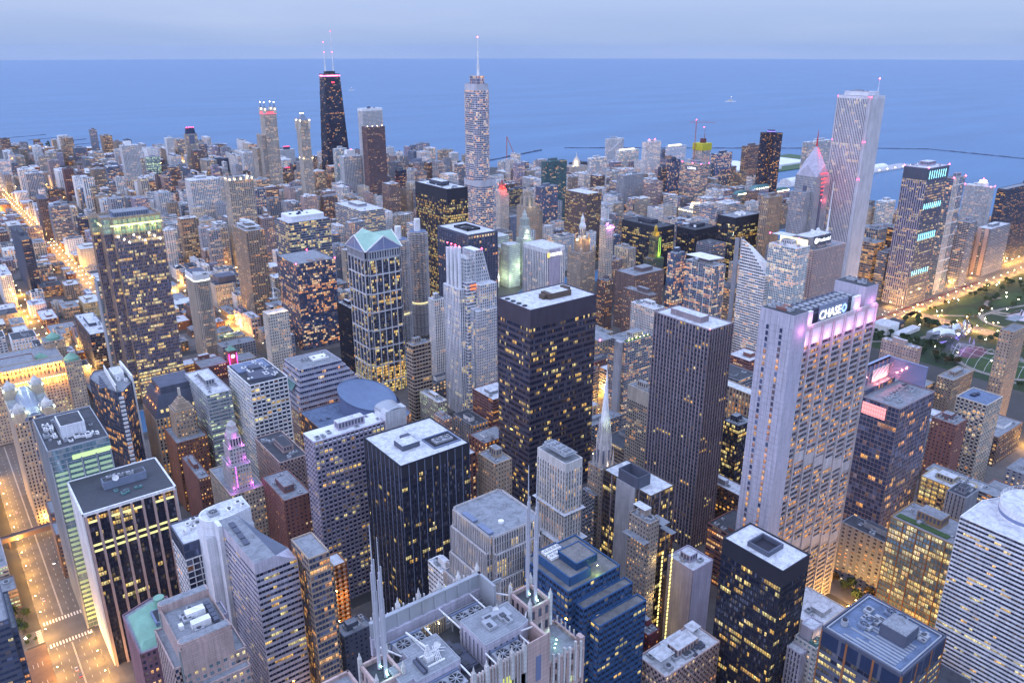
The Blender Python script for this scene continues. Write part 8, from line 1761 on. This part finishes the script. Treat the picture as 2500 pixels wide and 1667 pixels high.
# band shell
B=Bld('band_shell','curling silver metal band shell glowing violet above red seats in the park',1190,480,'band shell'); m=MB(); m.box(1170,486,0,1222,506,16); B.part('stage_house',m,wallmat('steel')); pm=MB(); rg=np.random.default_rng(4)
for (cx,cy,w,h,tilt,ang) in [(1191+(a_-1191)*1.35,480+(b_-480)*1.3,c_*1.4,d_*1.35,e_,f_) for (a_,b_,c_,d_,e_,f_) in ((1172,478,20,15,.9,-35),(1184,474,17,19,.7,-15),(1197,472,17,21,.7,10),(1209,474,16,19,.8,28),(1220,480,18,15,.9,50),(1190,484,26,12,.5,0),(1204,486,24,11,.5,20),(1178,488,18,12,.6,-40))]:
    n=7; u=Vector((math.cos(R(ang)),math.sin(R(ang)),0)); v=Vector((math.sin(R(ang)),-math.cos(R(ang)),0)); m=MB()
    for i in range(n):
        for j in range(n):
            def S(i,j):
                s=i/n-.5;t=j/n; return Vector((cx,cy,8))+u*(s*w*(1-.25*t))+v*(math.sin(t*2.2)*tilt*9-4*t*t)+Vector((0,0,t*h+2.5*math.cos(s*3)))
            m.quads([[S(i,j),S(i+1,j),S(i+1,j+1),S(i,j+1)]])
    B.part('curled_steel_panel',m,wallmat('steelw',.22,.05,.85))
for k in range(7):
    a=R(200+k*23); m=MB(); m.bar((1190+30*math.cos(a),472+24*math.sin(a),0),(1190+30*math.cos(a),472+24*math.sin(a),10),.5); B.part('trellis_post',m,wallmat('steel'))
for q in ((1182,466,8),(1196,464,8),(1208,466,8)): lightat(B,*q,16000,(.30,.20,1.))
lightat(B,1190,462,15,7000,(1,.9,.7)); lightat(B,1214,468,14,9000,(.45,.35,1)); B.finish(0)
B=Bld('steel_trellis','open web of curved steel pipes arching over the oval lawn before the band shell',1160,410,'trellis')
for k in range(9):
    m=MB(); y=352+k*13; hw=44*math.sqrt(max(.05,1-((y-404)/62)**2)); prev=None
    for j in range(13):
        t=-1+2*j/12; p=(1160+t*hw,y+6*math.sin(t),13*math.sqrt(max(0,1-t*t))+.1)
        if prev: m.bar(prev,p,.2)
        prev=p
    B.part('arched_pipe',m,wallmat('steelw'))
for s in (-1,0,1):
    m=MB(); prev=None
    for j in range(13):
        y=350+j*9; t=s*.45; hw=44*math.sqrt(max(.05,1-((y-404)/62)**2)); p=(1160+t*hw,y,12.5*math.sqrt(1-t*t)); 
        if prev: m.bar(prev,p,.18)
        prev=p
    B.part('long_pipe',m,wallmat('steelw'))
B.finish(0)
sheet('seating_bowl',[ell(1180,442,30,16,30)],.17,wallmat('seatred'))
B=Bld('theatre_building','white box shaped theatre beside the park highway',1165,560,'theatre'); T(B,1150,555,1185,582,0,13,'blank,w=white','roofw'); T(B,1186,560,1212,580,0,9,'glass,w=slate,g=m,l=.2','roofd'); T(B,1150,536,1215,548,0,5,'blank,w=white','roofw'); B.finish(0)
B=Bld('climbing_sculpture','faceted violet climbing structure in the playground',1420,470,'play structure'); m=MB()
for k in range(10):
    a=R(k*36); b=R(k*36+36); r=13+4*(k%2); P=(1405+r*math.cos(a),462+r*1.5*math.sin(a),0); Q=(1405+(13+4*((k+1)%2))*math.cos(b),462+(13+4*((k+1)%2))*1.5*math.sin(b),0); m.face([P,Q,(1405+4*math.cos(a),462+6*math.sin(a),9+3*(k%3))])
m.face([(1405+4*math.cos(R(k*36)),462+6*math.sin(R(k*36)),9+3*(k%3)) for k in range(10)]); B.part('faceted_shell',m,wallmat('lilacw',.3,.1,.4)); lightat(B,1392,440,12,9000,(.45,.35,1)); lightat(B,1415,440,12,9000,(.6,.5,1)); B.finish(0)
# cars
def car_mesh(c):
    b=MB(); b.prism([(-2.2,-.88),(2.2,-.88),(2.2,.88),(-2.2,.88)],.35,.85,0,True,True,None,[(-2.15,-.84),(2.1,-.84),(2.1,.84),(-2.15,.84)]); return b.mesh('body',wallmat(c,.3,.02,.2))
cab=MB(); cab.prism([(-1.5,-.8),(1.1,-.8),(1.1,.8),(-1.5,.8)],.85,1.42,0,True,False,None,[(-1.1,-.64),(.55,-.64),(.55,.64),(-1.1,.64)]); CABM=cab.mesh('cabin',gm('k'))
CB=[car_mesh(c) for c in ((.6,.6,.6),(.05,.05,.06),(.3,.02,.02),(.2,.22,.25),(.35,.3,.2))]; CN_=['white','black','red','grey','beige']
wh=MB()
for a,b in ((1.35,.8),(-1.35,.8),(1.35,-.8),(-1.35,-.8)): wh.bar((a,b-.1,.33),(a,b+.1,.33),.33,10)
WHM=wh.mesh('wheels',wallmat('black')); wl=[]
def wheel_mesh(): m=MB(); m.bar((0,-.1,0),(0,.1,0),.33,10); return m.mesh('wheel',wallmat('black'))
WM_=wheel_mesh(); hm=MB(); hm.box(2.1,-.75,.5,2.24,-.4,.72); HL=hm.mesh('headlight',emat((1,.9,.7),30)); tm=MB(); tm.box(-2.26,-.78,.55,-2.16,-.4,.75); TL=tm.mesh('tail_light',emat((1,.03,.02),14))
def car(x,y,ang,k,where,z=.17):
    o=ob('parked_car' if 'parked' in where else 'car',None,None,(x,y,z)); o.empty_display_size=1; o.rotation_euler[2]=R(ang); o['label']=f'{CN_[k]} car {where}'; o['category']='car'; o['group']=f'{CN_[k]} cars {where}'
    ob('body',CB[k],o); ob('cabin',CABM,o)
    for a,b in ((1.35,.8),(-1.35,.8),(1.35,-.8),(-1.35,-.8)): ob('wheel',WM_,o,(a,b,.33))
    for dy in (0,1.15): ob('headlight',HL,o,(0,dy,0)); ob('tail_light',TL,o,(0,dy,0))
cr=random.Random(8)
for x,y,a in ((26,541,90),(27,533,90),(-3,567,80),(-8,556,80),(20,640,90),(35,690,-90),(36,760,-90),(21,800,90),(34,512,-90),(21,470,90),(36,430,-90)): car(x,y,a,cr.choice([0,0,1,3,4]),'parked in the orange lot at lower left' if x<0 else 'driving on the wide orange road at lower left')
for k in range(34): 
    e=k%2; car(1120+cr.random()*420,(594 if cr.random()<.5 else 599) if e else (612 if cr.random()<.5 else 618),0 if e else 180,cr.choice([0,1,2,3,4]),'on the wide highway beside the park')
for k in range(16): car(1160+cr.random()*60,614+cr.random()*9,180,cr.choice([0,1,2,3]),'queuing at the highway junction left of the park')
for k in range(8): car(1280+6*(k%2)*2,320+k*31,90 if k%2 else -90,cr.choice([0,1,3]),'on the sunken orange road behind the band shell')
for k in range(26): car(233+8*(k%2),1160+cr.random()*900,90 if k%2==0 else -90,cr.choice([0,1,2,3,4]),'driving on the diagonal orange street at left')
# lake: breakwaters, pier, cranes, boats
def linewall(name,label,pts,w,h,c,cat):
    m=MB(); rg=np.random.default_rng(3)
    for (x0,y0),(x1,y1) in zip(pts,pts[1:]):
        L_=math.hypot(x1-x0,y1-y0); n=max(1,int(L_/22))
        for i in range(n):
            t=i/n; t1=(i+1)/n; ww=w*(.7+.6*rg.random()); hh=h*(.6+.7*rg.random()); a=np.array((x0+(x1-x0)*t,y0+(y1-y0)*t)); b=np.array((x0+(x1-x0)*t1,y0+(y1-y0)*t1)); u=(b-a)/np.linalg.norm(b-a); nn=np.array((-u[1],u[0])); A=a-nn*ww; Bq=b-nn*ww; Cq=b+nn*ww; D_=a+nn*ww
            m.prism([tuple(A),tuple(Bq),tuple(Cq),tuple(D_)],-5,-2+hh,0)
    o=ob(name,m.mesh(name,wallmat(c)),label=label,category=cat); return o
linewall('breakwater','long thin rock breakwater drawing a dark line across the lake at right',[(2368,2706),(3468,1837),(3606,1698),(3588,1312),(3560,1100)],2.2,3,'slate','breakwater')
linewall('breakwater','short slanted breakwater just right of the silver spire tower',[(1840,2560),(2234,2702)],2.5,4,'slate','breakwater')
linewall('breakwater','hook shaped pier curling into the lake behind the mansard tower',[(960,3650),(1091,3726),(1150,3790),(1203,3797),(1225,3770),(1215,3740)],6,4,'conc','breakwater')
for k in range(4): linewall('groyne','low dark groyne '+['nearest the left edge','second from the left edge','third from the left edge','farthest right, next to the beach'][k]+' of the far left shore',[(470+k*60,4700-k*180),(640+k*60,4760-k*180)],2.5,2,'slate','groyne')
m=MB(); slab([(610,4010),(700,3940),(900,3720),(960,3650),(925,3620),(860,3680),(660,3900),(540,4060),(460,4300),(470,4330),(560,4150)],-2.2,.3,m); struct('beach',m,wallmat('sand',.9,.2))
B=Bld('exhibition_pier','long lakeside pier with white vaulted halls and warm lights, right of the tallest white tower',2200,1450,'pier'); m=MB(); m.box(2140,1465,-5,3050,1535,1); B.part('pier_deck',m,wallmat('conc'))
for k,(a,b) in enumerate(((2260,2380),(2400,2560),(2600,2720),(2760,2860))):
    m=MB()
    for j in range(10):
        a0=PI*j/10;a1=PI*(j+1)/10; m.quads([[(a,1500-20*math.cos(a0),9+11*math.sin(a0)),(b,1500-20*math.cos(a0),9+11*math.sin(a0)),(b,1500-20*math.cos(a1),9+11*math.sin(a1)),(a,1500-20*math.cos(a1),9+11*math.sin(a1))]])
    m.box(a,1480,1,b,1520,9); m.face([(a-.1,1500-20*math.cos(PI*j/10),9+11*math.sin(PI*j/10)) for j in range(11)]); B.part('vaulted_hall',m,wallmat('white'))
for k in range(16): red(B,2250+k*54,1446,12,2.2,(1,.65,.3),14,'pier_lamp')
B.finish(0)
B=Bld('filtration_plant','low white roofed plant on a rectangular spit in the lake',2350,1700,'plant'); m=MB(); m.box(2330,1690,-5,2960,1960,1); B.part('spit_ground',m,wallmat('green')); 
for q in ((2360,1720,2560,1930,9),(2600,1760,2800,1900,7),(2830,1720,2930,1800,12)): m=MB(); m.box(q[0],q[1],1,q[2],q[3],q[4]); B.part('flat_hall',m,wallmat('roofw'))
B.finish(0)
def crane(x,y,h,jl,cl,ang,label,z0=0,boom=False):
    B=Bld('construction_crane',label,x,y,'crane'); m=MB(); c=wallmat((.45,.16,.12))
    u=(math.cos(R(ang)),math.sin(R(ang)))
    if boom:
        m.bar((x,y,0),(x,y,h),1.6); B.part('mast',m,c); m=MB(); m.bar((x,y,h),(x+u[0]*jl,y+u[1]*jl,6),1.2); B.part('boom',m,c); m=MB(); m.box(x-5,y-5,0,x+5,y+5,8); B.part('cab',m,c)
    else:
        for a,b in ((-1,-1),(1,-1),(1,1),(-1,1)): m.bar((x+a,y+b,z0),(x+a,y+b,h),.35)
        for z in np.arange(z0,h,5): m.bar((x-1,y-1,z),(x+1,y-1,z+5),.2); m.bar((x-1,y+1,z+5),(x-1,y-1,z),.2)
        B.part('mast',m,c); m=MB(); m.bar((x-u[0]*cl,y-u[1]*cl,h),(x+u[0]*jl,y+u[1]*jl,h),.8); m.bar((x,y,h+7),(x+u[0]*jl*.8,y+u[1]*jl*.8,h),.25); m.bar((x,y,h+7),(x-u[0]*cl,y-u[1]*cl,h),.25); m.bar((x,y,h),(x,y,h+7),.6); B.part('jib',m,c); red(B,x,y,h+8,1.3)
    B.finish(0)
crane(2096,1745,187,62,24,-40,'tall red hammerhead crane left of the tower in yellow netting')
crane(1786,2359,112,46,0,-37,'red angled boom crane at the waterline right of the silver spire tower',boom=True)
B=Bld('domed_pavilion','small pale dome with a pointed finial rising over the dark teal hotel roofs',1760,1960,'dome'); T(B,1740,1940,1800,1990,0,52,'punch,w=cream,l=.2','roofg'); m=MB(); m.lathe(1770,1960,[(13,52),(13,60),(12,66),(9,73),(4,79),(1.4,83),(1.2,88),(.2,96)],16); B.part('dome',m,wallmat('cream')); lightat(B,1752,1945,60,30000,(1,.75,.4)); B.finish(0)
def boat(x,y,L_,ang,label,kind='boat'):
    B=Bld(kind,label,x,y,kind.replace('_',' ')); c,s=math.cos(R(ang)),math.sin(R(ang)); W=L_*.13
    def tr(P): return [(x+a*c-b*s,y+a*s+b*c) for a,b in P]
    m=MB(); m.prism(tr([(-L_/2,-W),(L_*.3,-W),(L_/2,0),(L_*.3,W),(-L_/2,W)]),-2.2,-2+L_*.07,0); B.part('hull',m,wallmat('white')); m=MB(); m.prism(tr([(-L_*.3,-W*.7),(L_*.1,-W*.7),(L_*.1,W*.7),(-L_*.3,W*.7)]),-2+L_*.07,-2+L_*.2,0); B.part('cabin',m,wallmat('cream')); m=MB(); m.bar((x,y,0),(x,y,L_*.4),L_*.01); B.part('mast',m,wallmat('white')); red(B,x,y,L_*.42,L_*.02,(1,.7,.5),20,'deck_lamp'); B.finish(0)
boat(5576,4298,90,-30,'white lake ship with lit decks, far out left of the tallest white tower','ship')
boat(3950,7900,60,-30,'small white boat far out on the lake at upper left','boat')
boat(2640,960,22,60,'tiny sailboat on the water near the right edge','sailboat')

# ---------------------------------------------------------------- evening haze
HZ=MB(); c_=[(37500*math.cos(2*PI*k/24),37500*math.sin(2*PI*k/24)) for k in range(24)]; HZ.prism(c_,-7,475,0,True,True)
hm_=bpy.data.materials.new('haze'); hm_.use_nodes=True; n=hm_.node_tree.nodes; n.remove(n['Principled BSDF']); v=n.new('ShaderNodeVolumePrincipled'); v.inputs['Color'].default_value=(.60,.74,.97,1); v.inputs['Density'].default_value=HAZE; v.inputs['Anisotropy'].default_value=0.1
hm_.node_tree.links.new(v.outputs[0],n['Material Output'].inputs['Volume'])
ob('haze',HZ.mesh('haze',hm_),kind='stuff')
